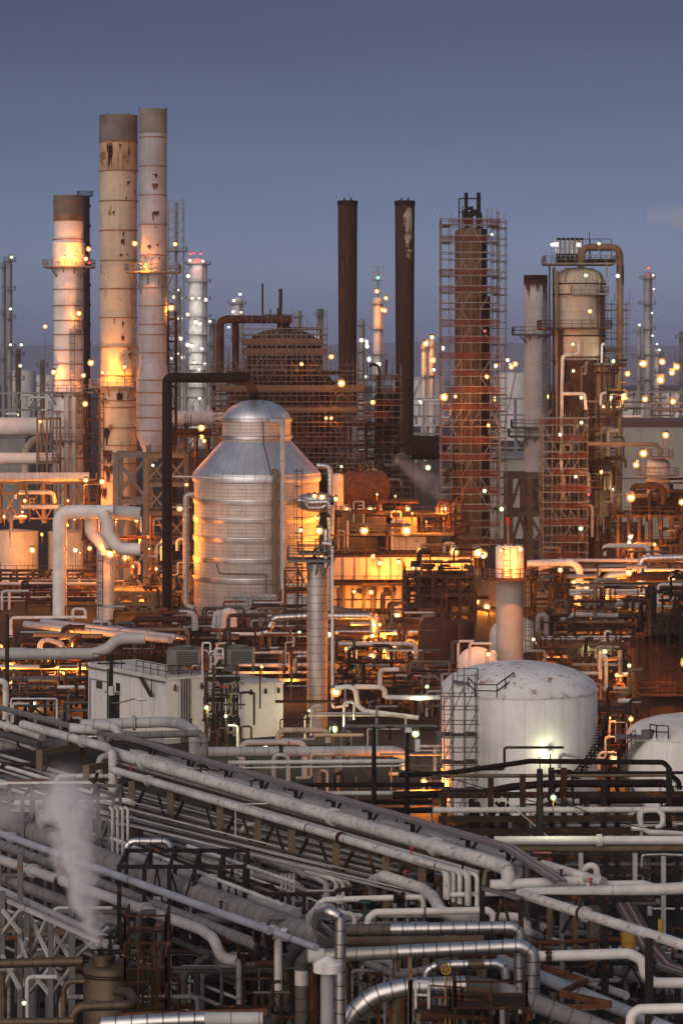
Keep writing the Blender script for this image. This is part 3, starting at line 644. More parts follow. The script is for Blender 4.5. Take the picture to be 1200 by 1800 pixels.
part('ladder', MB().ladder((Xp(178,389),388.4,0), 9), 'steel_brown', t)
part('collar', MB().lathe([(1.22,Zy(958,389)),(1.3,Zy(958,389)),(1.3,Zy(954,389)),(.5,Zy(954,389))], (Xp(185,389),390,0), 22), 'pale_grey_plain', t)
for args in [('orange lamp beside the collar of the white chimney',156,438,470,600,.3),('orange lamp at the right end of the white chimney platform',151,455,464,600,.3),
  ('orange lamp high at the chimney ladder landing',139,551,469.6,500,.28),('orange lamp on the pole left of the white chimney foot platform',95,654,470.2,800,.28),('orange lamp on the pole right of the white chimney foot platform',147,660,468,700,.34),
  ('orange lamp on the stair tower level with the tan chimney glow',160,638,450,900,.42),('orange lamp on the stair tower below the chimney platforms',150,710,450,700,.38),('lamp under the glowing duct at the far left',71,741,455,800,.25),
  ('orange lamp on the left pole of the grey chimney platform',237,428,440,500,.33),('dim orange lamp on the right pole of the grey chimney platform',308,429,438,250,.25),('orange lamp on the service tower right of the grey chimney',301,541,443,700,.42),
  ('orange lamp at the end of the ribbed pipe',151,844,447,700,.38),('orange lamp in front of the rust-streaked chimney foot',180,847,446,2200,.36)]:
    lamp(args[1], args[2], args[3], 's', 2.5, args[4]*.3, args[5], args[0])
# floodlights washing the tan chimney
lamp(181, 655, 449.1, 's', 2.4, 600, .2, 'orange floodlight at the left of the tan chimney glow')
lamp(219, 645, 449.1, 's', 4, 600, .25, 'orange floodlight at the right of the tan chimney glow')
lamp(113, 452, 468.8, 's', 1.6, 480, .16, 'orange floodlight on the collar of the white chimney'); lamp(133, 452, 469, 's', 1.6, 300, .14, 'second smaller orange floodlight on the white chimney collar'); lamp(254, 468, 438.8, 's', 1., 480, .14, 'orange floodlight on the grey chimney platform')
lamp(57, 967, 450, 's', 2.8, 700, .36, 'orange lamp in front of the far left corrugated tank')
lamp(133, 967, 450, 'h', 5, 700, .36, 'greenish lamp in front of the right corrugated tank')
lamp(158, 964, 420, 's', 5, 700, .33, 'orange lamp on a tall pole left of the upright duct')
lamp(194, 974, 386, 's', 3, 500, .36, 'bright orange lamp at the upright duct')
lamp(222, 980, 405, 's', 2.5, 1000, .36, 'orange floodlight among the braced frame pipework')
lamp(205, 962, 404, 's', 2, 1000, .3, 'orange floodlight behind the S-shaped duct')
lamp(190, 1083, 391, 's', 1.5, 800, .4, 'orange lamp at ground level by the upright duct')
lamp(285, 1010, 430, 's', 2, 2200, .3, 'orange floodlight inside the braced tower by the brown pipe')
lamp(316, 894, 412, 's', 2, 60, .34, 'orange lamp left of the silver tank')
lamp(328, 852, 414, 's', 2, 60, .28, 'orange lamp behind the upper left of the silver tank')
lamp(269, 818, 421, 'w', 3, 60, .2, 'unlit-looking grey lamp on the braced tower')
lamp(240, 915, 404, 's', 2, 700, .28, 'orange lamp under the duct stub')
runs('thin pipe among the orange lit frame left of the brown pipe', 'pipes in the orange lit frame', 26, 172, 320, 396, 412, 2, 14, (.09,.2), ['steel_tan','rust_orange','pale_grey_plain'], 21)
runs('thin pipe among the steelwork under the left bridge', 'pipes under the left bridge', 14, 0, 150, 440, 452, 10.5, 18, (.1,.25), ['steel_tan','pale_grey_plain','rust'], 22)
runs('thin pipe on the ground racks left of the brown pipe', 'pipes left of the brown pipe foot', 40, 0, 290, 398, 424, .5, 4, (.1,.28), ['steel_brown','worn_grey','pale_grey_plain','rust','steel_dark'], 23)
for px,py,D_,W,lab in ((250,1042,404,600,'orange lamp on the braced platform frame, middle'),(275,1000,412,260,'orange lamp in the braced frame close to the brown pipe'),(200,1060,402,900,'orange lamp below the braced platform near the upright duct'),(140,1020,424,500,'orange lamp on the dark rack railing'),(40,900,452,700,'orange lamp under the bridge at the far left'),(120,880,450,700,'orange lamp under the bridge near its right end')): lamp(px,py,D_,'s',2,W,.2,lab)
R = random.Random(21)
for k in range(14):  # close lamps added at random to restore amber glow among the frames
    D_ = R.uniform(398, 414); lamp(R.uniform(180,300), HY+(CZ-R.uniform(2,13))*F/D_, D_, 's', 1.4, R.uniform(120,260), R.uniform(.1,.16), 'added small orange lamp among the braced frames left of the brown pipe', 'added small orange lamps in the braced frames')
# ---------------------------------------------------------------- brown overhead pipe and the silver tank
pipe('dark brown overhead pipe rising left of the silver tank and turning to its dome', [(294,1120,372),(294,664),(432,664),(446,690,398),(446,712)], 8.8, 'rust_dark', 'overhead_pipe', 'pipe', 18, 1.1)
D = 388; cx = Xp(447.5,D); R0 = 112*D/F; cy = D+R0
t = thing('silver_tank', 'big silver clad process tank with cone roof and domed neck', 'tank', (cx,cy,0))
zc, zn, zd = Zy(838,D), Zy(778,D), Zy(742,D); rn = 61.5*D/F
part('body', MB().lathe([(R0*.93,0),(R0,Zy(1075,D)),(R0,zc)], (cx,cy,0), 72), 'tank_metal', t)
part('cone_roof', MB().lathe([(R0*1.02,zc-.05),(R0*1.02,zc+.25),(rn*1.02,zn)], (cx,cy,0), 72), 'roof_metal', t)
part('eave_ring', MB().lathe([(R0,zc-1.),(R0*1.025,zc-.9),(R0*1.035,zc-.4),(R0*1.025,zc-.06),(R0,zc-.055)], (cx,cy,0), 72), 'roof_metal', t)
part('neck', MB().lathe([(rn,zn-.3),(rn,zd)], (cx,cy,0), 56), 'tank_metal', t)
part('dome', MB().lathe([(rn*1.0,zd)]+[(rn*math.cos(a),zd+38*D/F*math.sin(a)) for a in (.15,.35,.6,.85,1.1,1.3,1.5)], (cx,cy,0), 56), 'roof_metal', t)
for y in (740,771): part('ring', MB().lathe([(rn,Zy(y,D)-.25),(rn*1.05,Zy(y,D)-.22),(rn*1.05,Zy(y,D)+.22),(rn,Zy(y,D)+.25)], (cx,cy,0), 56), 'cladding', t)
for y in (884,916,950,987,1022): part('ring', MB().lathe([(R0,Zy(y,D)-.42),(R0*1.012,Zy(y,D)-.40),(R0*1.02,Zy(y,D)+.1),(R0*1.018,Zy(y,D)+.34),(R0,Zy(y,D)+.4)], (cx,cy,0), 72), 'cladding', t)
def onshell(px, k=1.06):
    dx = Xp(px,D)-cx; return cx+dx, cy-math.sqrt(max(.01,(R0*k)**2-dx*dx))
x, y = onshell(496.5); part('standpipe', MB().tube([(Xp(472,D),cy-rn*1.1,Zy(741,D)),(x,cy-rn*1.1,Zy(741,D)),(x,y,Zy(748,D)-.5),(x,y,0)], .34, 12, .6), 'pale_grey_plain', t)
x, y = onshell(483); part('standpipe', MB().tube([(Xp(480,D),y+1.2,Zy(829,D)),(x+.3,y-.3,Zy(829,D)),(x+.1,y,Zy(845,D)),(x,y,Zy(855,D)),(x,y,0)], .38, 12, .5), 'steel_tan', t)
part('conduit', MB().tube([(Xp(460,D),cy-rn*.4,Zy(706,D)),(Xp(461,D),cy-rn*1.03,Zy(742,D)),(Xp(462,D),cy-rn*1.06,Zy(780,D)),(Xp(477,D),cy-R0*1.0,Zy(836,D))], .07, 5, 0), 'steel_dark', t)
mb = MB(); mb.tube([(Xp(381,D),cy-R0*1.06,Zy(990,D)),(Xp(386,D),cy-R0*1.06,Zy(1008,D)),(Xp(468,D),cy-R0*1.08,Zy(1009,D)),(Xp(468,D),cy-R0*1.08,Zy(1075,D))], .12, 8, .3)
part('drain_line', mb, 'steel_tan', t)
part('side_pipe', MB().tube([(Xp(337,D),cy-3,Zy(873,D)),(Xp(323,D),cy-3,Zy(873,D)),(Xp(323,D),cy-3,Zy(1070,D)),(Xp(336,D),cy-3,Zy(1076,D))], .42, 12, .6), 'cladding_dull', t)
part('sample_line', MB().tube([(Xp(298,D),cy-R0*1.1,Zy(837,D)),(Xp(345,D),cy-R0*1.03,Zy(838,D)),(Xp(392,D),cy-R0*1.05,Zy(842,D))], .13, 6, 0), 'white', t)
part('ladder', MB().ladder((Xp(325,D),cy+.5,2), 26, .6), 'steel_brown', t)
# side nozzle box and its pipes
part('nozzle_box', MB().lathe([(.05,0),(.9,.5),(1.3,1.8),(1.3,4.6),(.9,5.2)], (Xp(519,D),cy-R0*.88,Zy(882,D)), 8, (1,-.15,-.05)), 'cladding', t)
pipe('thick silver pipe bending down beside the right of the silver tank', [(528,880,384),(545,884),(578,882),(580,905),(580,990)], 5.2, 'cladding', 'clad_pipe', 'pipe', 16, 1.6)
pipe('thin silver pipe looping under the thick one at the tank nozzle', [(522,880,382),(538,880),(540,893),(566,893),(572,888)], 3, 'cladding', 'clad_pipe', 'pipe', 12)
pipe('silver gooseneck at the upper right shoulder of the silver tank', [(556,818,392),(580,820),(581,880)], 5, 'cladding', 'clad_pipe', 'pipe', 14)
pipe('upright clad pipe behind the silver column', [(577,1110,378),(577,960)], 5.5, 'cladding_dull', 'clad_pipe', 'pipe', 14)
for px, py, r in ((577,907,.35),(570,912,.3),(583,885,.3)): valve('dark valve on the pipes right of the silver tank', P(px,py,381), r, 'steel_dark', 'valves right of the silver tank')
# tarpaulins and handrail at the tank foot
R = random.Random(4)
for px, lab in ((425,'crumpled grey tarpaulin over equipment at the silver tank foot, left'),(470,'crumpled grey tarpaulin over equipment at the silver tank foot, middle'),(522,'crumpled grey tarpaulin at the silver tank foot near the column')):
    mb = MB(); c = P(px,1048,384); n = 7
    idx = {}
    for i in range(n):
        for j in range(5):
            u, v = i/(n-1)-.5, j/4
            p = (c.x+u*2.7*(1-.15*v)+R.uniform(-.12,.12), c.y-.8+v*1.5+R.uniform(-.12,.12), c.z+1.0*math.sin(math.pi*min(1,.15+v*.5))*(1-abs(u)*.5)+R.uniform(-.25,.25)-.7)
            idx[i,j] = len(mb.v); mb.v.append(p)
    for i in range(n-1):
        for j in range(4): mb.quadface((idx[i,j],idx[i+1,j],idx[i+1,j+1],idx[i,j+1]), None, True)
    base = [idx[i,0] for i in range(n)]; g0 = len(mb.v)
    for i in base: v = mb.v[i]; mb.v.append((v[0],v[1],v[2]-1.6))
    for i in range(n-1): mb.quadface((g0+i,g0+i+1,base[i+1],base[i]), None, True)
    single('tarpaulin', mb, 'conc_grey', lab, 'tarpaulin')
single('guard_rail', MB().rail([(Xp(395,384),383,Zy(1078,384)),(Xp(560,384),383,Zy(1078,384))], 2.2, .05), 'steel_tan', 'thin guard rail along the silver tank foot', 'railing')
frame('access_stair', 'dark access frame between the silver tank and the silver column', 'steel frame', 500, 545, 345, 5, 1002, 2, 2, 3, 1, 'steel_brown', .18, .5, 14)
# white drum and brown pipe seen between brown riser and tank
drum('white horizontal drum behind the silver tank neck', Xp(350,470), 473, Zy(736,470), 8.5, 13.5*470/F, 'stack_white')
pipe('brown pipe under the white drum behind the silver tank', [(302,775,468),(306,760),(372,760)], 7, 'rust', 'pipe', 'pipe', 14)
frame('support_frame', 'rusty frame carrying the white drum behind the silver tank', 'steel frame', 300, 385, 466, 8, 766, 0, 4, 6, 1, 'steel_brown', .35, .6, 15, rail=True)
lamp(354, 752, 462, 's', 2.5, 900, .42, 'bright orange lamp under the white drum'); lamp(355, 769, 461, 's', 2, 300, .28, 'small orange lamp below the white drum, upper of two'); lamp(359, 775, 460, 's', 2, 300, .3, 'small orange lamp below the white drum, lower of two')
lamp(351, 700, 480, 'w', 2, 200, .28, 'white lamp above the white drum')
lamp(529, 932, 383, 'h', 3.2, 120, .35, 'greenish lamp on the right face of the silver tank'); lamp(561, 933, 382, 's', 3, 12, .34, 'orange lamp on the right face of the silver tank'); lamp(558, 911, 385, 's', 1, 9, .22, 'small orange lamp at the tank nozzle'); lamp(553, 872, 386, 's', 1, 9, .34, 'orange lamp above the tank nozzle, left of two'); lamp(566, 874, 385, 's', 1, 9, .28, 'orange lamp above the tank nozzle, right of two'); lamp(565, 980, 300, 's', 1, 160, .2, 'orange lamp on the silver column platform')
lamp(590, 877, 412, 's', 2, 90, .34, 'orange lamp right of the tank gooseneck')
# ---------------------------------------------------------------- silver column
D = 273
t, cx, cy, r = column('clad_column', 'tall slim silver clad column in front of the silver tank', 'column', 539, 576, 990, D, 'cladding_dull', None, .1, plats=[(985,506,588,2)], seg=36)
plat(t, Xp(524,D), Xp(584,D), cy, r+.6, Zy(973,D), 'steel_tan')
part('top_piping', MB().tube([(cx-.3,cy-.4,Zy(990,D)),(cx-.3,cy-.4,Zy(965,D)),(cx+.7,cy-.4,Zy(965,D)),(cx+.7,cy-.4,Zy(985,D))], .15, 8), 'steel_brown', t)
part('top_piping', MB().tube([(Xp(573,D),cy-.6,Zy(1000,D)),(Xp(573,D),cy-.6,Zy(930,D))], .3, 10), 'cladding', t)
part('ladder', MB().ladder((cx-r-.45,cy,3), 22, .5, (0,1,0), True, (-1,0,0)), 'steel_brown', t)
pipe('thin white pipe running down right of the silver column', [(566,955,272),(584,956),(584,1245),(612,1240)], 2.6, 'white_clean', 'pipe', 'pipe', 8)
for px in (573,586): valve('red handled valve on the silver column top', P(px,958 if px>580 else 975,271), .22, 'red_paint', 'valves on the silver column')
# ---------------------------------------------------------------- scaffolded rusty vessel behind the silver tank
D = 450
cx, cy, r = Xp(497,D), D+6.2, 66*D/F
t = thing('process_vessel', 'fat rusty process vessel wrapped in scaffolding behind the silver tank', 'vessel', (cx,cy,0))
def zy(y): return Zy(y,D)
part('shell', MB().lathe([(r*1.25,0),(r*1.25,zy(800)),(r*1.45,zy(770)),(r*1.45,zy(690)),(r*1.3,zy(668)),(r*1.02,zy(650)),(r,zy(612)),(r*.97,zy(600)),(r*.8,zy(588)),(r*.5,zy(580)),(.02,zy(577))], (cx,cy,0), 48), 'rust_vessel', t)
for y in (655,672,690,708,728,747,766,785): part('stiffener', MB().lathe([(r*1.4,zy(y)-.3),(r*1.55,zy(y)-.2),(r*1.55,zy(y)+.2),(r*1.0,zy(y)+.35)], (cx,cy,0), 48), 'rust', t)
for y in (604,613,622,632,641): part('stiffener', MB().lathe([(r,zy(y)-.2),(r*1.05,zy(y)-.15),(r*1.05,zy(y)+.15),(r,zy(y)+.2)], (cx,cy,0), 48), 'rust', t)
part('top_nozzle', MB().tube([(Xp(497,D),cy-1,zy(580)),(Xp(497,D),cy-1,zy(555))], 1.0, 14), 'rust', t)
plat(t, Xp(465,D), Xp(512,D), cy-1, 2.2, zy(566), 'steel_brown')
for px, ya, yb, rr in ((460,497,560,.16),(492,506,565,.28),(487,540,565,.12),(474,542,565,.1)): part('vent_pipe', MB().tube([(Xp(px,D),cy-1.5,zy(yb)),(Xp(px,D),cy-1.5,zy(ya))], rr, 8), 'rust', t)
pipe('rusty overhead pipe from the scaffolded vessel top, outer of two', [(387,660,447),(387,565),(400,561),(512,562)], 7, 'rust', 'overhead_pipe', 'pipe', 16, 1.5)
pipe('rusty pipe leg inside the outer overhead pipe', [(414,660,448.5),(414,563)], 6.5, 'rust', 'overhead_pipe', 'pipe', 16)
pipe('thin dark pipe stepping down the right side of the scaffolded vessel', [(500,577,449),(563,578),(564,648),(588,676),(588,720)], 2.2, 'steel_dark', 'pipe', 'pipe', 8)
scaffold('grey tube scaffold round the fat rusty vessel, upper stage', 425, 574, 444, 13, 572, 665, 17, 3, 1.6, .1, sd=1, r=.036, brace=.5, inner=False, netm='board', zlo=Zy(665,444))
scaffold('grey tube scaffold round the fat rusty vessel, wide lower stage', 374, 640, 442, 14, 640, 838, 27, 3, 1.6, .12, sd=2, r=.036, brace=.5, inner=False, netm='board', m='scaffold_rust')
scaffold('grey tube scaffold round the rusty overhead pipe legs', 372, 430, 445, 5, 640, 700, 4, 1, 2., .1, sd=3, netm='board', m='scaffold_rust', zlo=Zy(720,445))
runs('dark pipe among the scaffold below the fat vessel', 'pipes under the fat vessel', 30, 560, 690, 452, 462, 6, 22, (.12,.35), ['rust_dark','steel_brown','rust','worn_grey'], 31)
frame('process_module', 'dark rusty process frame below the rusty chimneys', 'steel frame', 560, 700, 462, 12, 745, 0, 5, 7, 1, 'steel_brown', .4, .5, 31)
lamp(600, 674, 440, 's', 2.5, 220, .42, 'orange lamp on the right edge of the vessel scaffold'); lamp(573, 735, 441, 's', 1.5, 120, .25, 'small orange lamp on the vessel scaffold, left of two'); lamp(582, 735, 441, 's', 1.5, 120, .2, 'small orange lamp on the vessel scaffold, right of two')
lamp(399, 740, 441, 's', 1.5, 100, .22, 'orange lamp left of the silver dome on the scaffold'); lamp(530, 640, 441, 's', 1.5, 160, .2, 'orange lamp inside the vessel scaffold')
lamp(600, 820, 441, 'h', 1.5, 300, .22, 'greenish lamp low on the scaffold near the rusty drum')
# ---------------------------------------------------------------- two rusty chimneys
D = 500
for (a, b, yt, yb, lab, mt) in ((593.5,628,353,760,'left of two plain dark rusty chimneys','stack_rust'),(694,729,353,800,'right of two dark rusty chimneys with a bare pale strip at its top','stack_rust')):
    t, cx, cy, r = column('chimney', lab, 'chimney', a, b, yt, D, mt, None, 0, rings=[yt+1], ringm='stack_rust', ringw=.06, taper=.82)
    part('rim', MB().lathe([(r*1.0,Zy(yt+7,D)),(r*1.05,Zy(yt+6,D)),(r*1.05,Zy(yt-1,D)),(r*.9,Zy(yt-1,D)),(r*.88,Zy(yt+6,D))], (cx,cy,0), 32), 'rust_dark', t)
    for px in ((a+b)/2-6, (a+b)/2+6): part('lifting_lug', MB().box((Xp(px,D),cy-r*.5,Zy(yt-2,D)), (.3,.3,.8)), 'rust_dark', t)
    if a > 650:
        for i,(px,ya,yb2,wp) in enumerate([(718,364,420,13),(716,410,440,11),(719,438,458,10),(713,372,402,9)]): patch(cx, cy, r, D, px, ya, yb2, wp, 60+i, 'stack_bare')
    else:
        for i,(px,ya,yb2,wp) in enumerate([(602,455,490,4),(600,500,560,5),(599,570,600,5),(601,620,660,4),(605,420,440,3)]): patch(cx, cy, r, D, px, ya, yb2, wp, 70+i, 'rust_orange')
pipe('pale vent duct at the foot of the left rusty chimney', [(621,745,490),(621,775),(618,800),(622,825)], 9, 'worn_grey', 'duct', 'duct', 14)
pipe('dark brown horizontal duct between the right rusty chimney and the scaffold tower', [(716,787,495),(785,787)], 21, 'rust_dark', 'duct', 'duct', 20)
# scaffolded dark column between the rusty chimneys
D = 470
t, cx, cy, r = column('process_column', 'dark scaffolded column between the two rusty chimneys', 'tower', 657, 702, 690, D, 'rust_dark', None, .4, side=[(664,660,900,.25,'rust'),(697,664,900,.3,'rust_dark')])
pipe('red brown hooked pipe above the small scaffolded column', [(650,645,468),(652,640),(664,642),(667,655),(667,700)], 2.4, 'rust', 'pipe', 'pipe', 8)
pipe('red capped vent above the small scaffolded column', [(678,660,468),(679,632)], 2.2, 'rust_orange', 'pipe', 'pipe', 8)
scaffold('red netted scaffold round the dark column between the rusty chimneys', 630, 705, 464, 9, 655, 868, 5, 3, 2., .5, sd=5, inner=False)
scaffold('narrow scaffold bay right of the small dark column', 690, 722, 459, 5, 800, 905, 2, 1, 2., .4, sd=6)
lamp(655, 707, 462, 's', 1.5, 200, .36, 'orange lamp on the red netted scaffold between the rusty chimneys'); lamp(653, 820, 462, 'h', 1.5, 400, .3, 'greenish lamp low on the red netted scaffold')
# ---------------------------------------------------------------- scaffold tower
D = 436
t, cx, cy, r = column('process_tower', 'tall brown tower wrapped in red netted scaffolding', 'tower', 800, 856, 398, D, 'brown_tower', None, .3, side=[(849,402,960,.55,'rust_dark'),(838,420,960,.4,'steel_brown'),(815,430,960,.35,'steel_brown'),(858,520,960,.35,'rust_dark')])
for px, ya, k in ((820,337,.28),(842,337,.32)): part('vent_pipe', MB().tube([(Xp(px,D),cy,Zy(400,D)),(Xp(px,D),cy,Zy(ya,D))], k, 10), 'rust_dark', t)
part('top_frame', MB().bar((Xp(807,D),cy-1,Zy(400,D)),(Xp(807,D),cy-1,Zy(348,D)),.2).bar((Xp(807,D),cy-1,Zy(348,D)),(Xp(842,D),cy-1,Zy(348,D)),.2).bar((Xp(813,D),cy-1,Zy(400,D)),(Xp(813,D),cy-1,Zy(362,D)),.15).bar((Xp(807,D),cy-1,Zy(372,D)),(Xp(842,D),cy-1,Zy(372,D)),.15), 'rust_dark', t)
part('loop_pipe', MB().tube([(Xp(826,D),cy-1.2,Zy(402,D)),(Xp(826,D),cy-1.2,Zy(374,D)),(Xp(842,D),cy-1.2,Zy(372,D)),(Xp(843,D),cy-1.2,Zy(402,D))], .5, 12, 1.2), 'rust_dark', t)
part('loop_pipe', MB().tube([(Xp(817,D),cy-1.2,Zy(390,D)),(Xp(817,D),cy-1.2,Zy(366,D)),(Xp(832,D),cy-1.2,Zy(365,D))], .28, 10, .8), 'rust_dark', t)
scaffold('tall red netted scaffold round the brown tower', 776, 878, 431, 9, 390, 962, 6, 3, 2.55, .8, sd=7, inner=False, brace=.3, boards=.9)
scaffold('narrow stair scaffold on the right side of the brown tower', 866, 890, 434, 4, 385, 905, 2, 1, 2.55, .08, sd=8, m='scaffold', ragged=2)
for px,py,k,W,r_,lab in ((864,412,'h',250,.25,'white lamp at the top of the scaffold tower'),(780,698,'s',350,.38,'orange lamp on the left side of the scaffold tower'),(800,697,'s',250,.2,'orange lamp behind the left scaffold tubes of the brown tower'),(855,662,'s',400,.22,'small orange lamp on the right of the scaffold tower, upper'),(858,748,'s',400,.22,'small orange lamp on the right of the scaffold tower, lower'),(852,582,'r',200,.22,'red lamp half way up the scaffold tower'),(851,863,'h',300,.28,'greenish lamp low on the right of the scaffold tower'),(881,895,'h',350,.3,'greenish lamp at the foot of the stair scaffold'),(752,822,'h',500,.36,'greenish lamp left of the scaffold tower foot')):
    lamp(px,py,428,k,1.5,W,r_,lab)
runs('red brown small pipe hung on the left of the scaffold tower', 'pipes on the scaffold tower', 14, 776, 800, 430, 434, 8, 22, (.12,.3), ['rust','rust_dark'], 33, 'vug')
# ---------------------------------------------------------------- right chimney
D = 452
t, cx, cy, r = column('chimney', 'white chimney with rusted top and ring platform near the right tower', 'chimney', 921.5, 963, 483, D, 'stack_white', 835, 0, rings=[540,562,588,612,637,661,686,710,735,760,785,810], ringm='stack_white', ringw=.1, plats=[(588,902,972,1.5),(768,895,966,2),(752,900,960)], lad=[(958,500,830)])
part('rust_top', MB().lathe([(r*1.012,Zy(500,D)),(r*1.012,Zy(483,D)-.01),(r*.9,Zy(483,D)-.005)], (cx,cy,0), 32), 'rust', t)
for i,(px,wp,yb) in enumerate(((925,7,520),(934,9,508),(944,8,514),(953,8,512),(960,6,542),(929,5,530),(957,6,530))): patch(cx, cy, r, D, px, 494, yb, wp, 90+i, 'rust_orange')
part('flare_base', MB().lathe([(r*1.35,Zy(905,D)),(r*1.35,Zy(850,D)),(r,Zy(830,D))], (cx,cy,0), 32), 'steel_tan', t)
frame('support_frame', 'tan splayed steel frame under the right white chimney', 'steel frame', 896, 966, 446, 10, 832, 0, 2, 3, 1, 'steel_tan', .9, .9, 34)
# ---------------------------------------------------------------- right tower
D = 432
cx, cy, r = Xp(1021,D), D+4.1, 46.5*D/F
t = thing('process_tower', 'wide domed process tower with railed top deck and vent pipes', 'tower', (cx,cy,0))
zy = lambda y: Zy(y,D)
part('shell', MB().lathe([(r*.98,zy(632)),(r,zy(600)),(r,zy(500)),(r*.97,zy(490)),(r*.82,zy(478)),(r*.5,zy(470)),(.02,zy(468))], (cx,cy,0), 44), 'tower_shell', t)
part('lower_shell', MB().lathe([(r*.7,0),(r*.7,zy(646)),(r*.97,zy(633))], (cx-.5,cy,0), 36), 'stack_rust', t)
for y in (498,517,590,628): part('ring', MB().lathe([(r*.99,zy(y)-.12),(r*1.03,zy(y)-.1),(r*1.03,zy(y)+.1),(r*.99,zy(y)+.12)], (cx,cy,0), 44), 'steel_brown', t)
plat(t, Xp(958,D), Xp(1082,D), cy, r*.95, zy(463), 'steel_grey')
plat(t, Xp(1003,D), Xp(1068,D), cy-r*.3, r*.85, zy(517), 'steel_grey')
plat(t, Xp(950,D), Xp(1074,D), cy-.3, r+.8, zy(577), 'steel_brown')
for px in (975,994,1067): part('deck_post', MB().bar((Xp(px,D),cy-r*.8,zy(500)),(Xp(px,D),cy-r*.8,zy(464)),.25), 'steel_grey', t)
for k, px in enumerate((984,992,1000,1008,1016,1024)):
    v = part('vent_pipe', MB().tube([(Xp(px,D),cy-1,zy(445)),(Xp(px,D),cy-1,zy(420))], .26, 10), 'cladding_dull', t)
    part('vent_cap', MB().tube([(Xp(px,D),cy-1,zy(421)),(Xp(px,D),cy-1,zy(416.5))], .3, 10), 'steel_dark', v)
    part('valve_body', MB().lathe([(.2,zy(458)),(.4,zy(456)),(.4,zy(451)),(.2,zy(449)),(.34,zy(448)),(.34,zy(445)),(.2,zy(444))], (Xp(px,D),cy-1,0), 10), 'steel_dark', t)
part('manifold', MB().tube([(Xp(980,D),cy-1,zy(457)),(Xp(1085,D),cy-1,zy(457))], .35, 10), 'steel_dark', t)
part('deck_frame', MB().rail([(Xp(1022,D),cy,zy(462)),(Xp(1078,D),cy,zy(462))], 3.8, .06), 'steel_brown', t)
part('antenna', MB().bar((Xp(1039,D),cy,zy(462)),(Xp(1039,D),cy,zy(406)),.1), 'steel_dark', t)
part('downcomer', MB().tube([(Xp(1023,D),cy-r*.4,zy(470)),(Xp(1024,D),cy-r*.4,zy(433)),(Xp(1091,D),cy-r*.4,zy(433)),(Xp(1092,D),cy-r*.4,zy(470)),(Xp(1089,D),cy-r*.4,zy(900))], .52, 16, 1.6), 'brown_tower', t)
part('downcomer_sleeve', MB().tube([(Xp(1092,D),cy-r*.4,zy(466)),(Xp(1092,D),cy-r*.4,zy(498))], .58, 16), 'brass_clad', t)
for px, ya, yb, rr, sm in ((979,475,1000,.22,'steel_tan'),(973,470,1000,.16,'steel_dark'),(966,465,1000,.12,'steel_dark'),(985,580,820,.3,'rust'),(1058,500,700,.2,'steel_brown')):
    part('riser', MB().tube([(Xp(px,D),cy-r*.8,zy(yb)),(Xp(px,D),cy-r*.8,zy(ya))], rr, 8), sm, t)
part('ladder', MB().ladder((Xp(1053,D),cy-r*.95,zy(576)), 8, .6), 'steel_brown', t)
pipe('silver gooseneck pipe on the front of the right tower', [(1017,603,425),(1017,622),(988,625),(986,760),(986,830)], 3, 'pale_grey_plain', 'pipe', 'pipe', 10)
pipe('grey looped pipe half way down the right tower', [(988,692,424),(1027,692),(1029,720)], 3, 'pale_grey_plain', 'pipe', 'pipe', 10)
pipe('short silver bend at the right of the wide tower', [(1062,604,426),(1058,606),(1057,638)], 3, 'cladding', 'clad_pipe', 'pipe', 10)
pipe('second silver bend lower at the right of the wide tower', [(1066,690,425),(1056,692),(1055,712)], 2.6, 'pale_grey_plain', 'pipe', 'pipe', 10)
pipe('long grey pipe from the right tower bending down into the small domed vessel', [(1032,780,424),(1150,781),(1160,790),(1160,806)], 3.6, 'steel_tan', 'pipe', 'pipe', 12)
D = 436
t, cx2, cy2, r2 = column('process_column', 'slim tan column rising beside the wide domed tower', 'tower', 1041, 1073, 625, D-2, 'brown_tower', None, .4, rings=[660,700,742,790,842], ringm='steel_brown', plats=[(640,1030,1082),(733,1028,1082),(845,1030,1080),(905,1020,1090)], lad=[(1068,640,900)])
part('manway', MB().lathe([(.7,0),(.7,.5),(.02,.55)], (Xp(1060,D-2),cy2-r2-.1,Zy(770,D-2)), 14, (0,-1,0)), 'rust_dark', t)
scaffold('red netted scaffold at the lower left of the right tower', 954, 1032, 424, 8, 742, 988, 5, 3, 2.5, .95, sd=9, inner=False, boards=1.)
scaffold('caged tube scaffold behind the tall brown downcomer', 1066, 1106, 434, 5, 530, 625, 3, 1, 2.2, .1, sd=10, zlo=Zy(626,434), netm='board')
scaffold('thin ladder scaffold between the slim column and the downcomer', 1072, 1083, 434, 3, 655, 905, 1, 1, 1.6, 0, sd=11, boards=.3)
frame('process_module', 'dark open process frame inside the right tower foot', 'steel frame', 975, 1045, 437, 10, 690, 0, 4, 9, 1, 'steel_brown', .3, .6, 35)
runs('dark rusty pipe among the right tower frame', 'pipes in the right tower frame', 80, 970, 1078, 424, 434, 8, 36, (.1,.32), ['rust_dark','steel_brown','worn_grey','rust','steel_tan'], 36, 'vvugh')
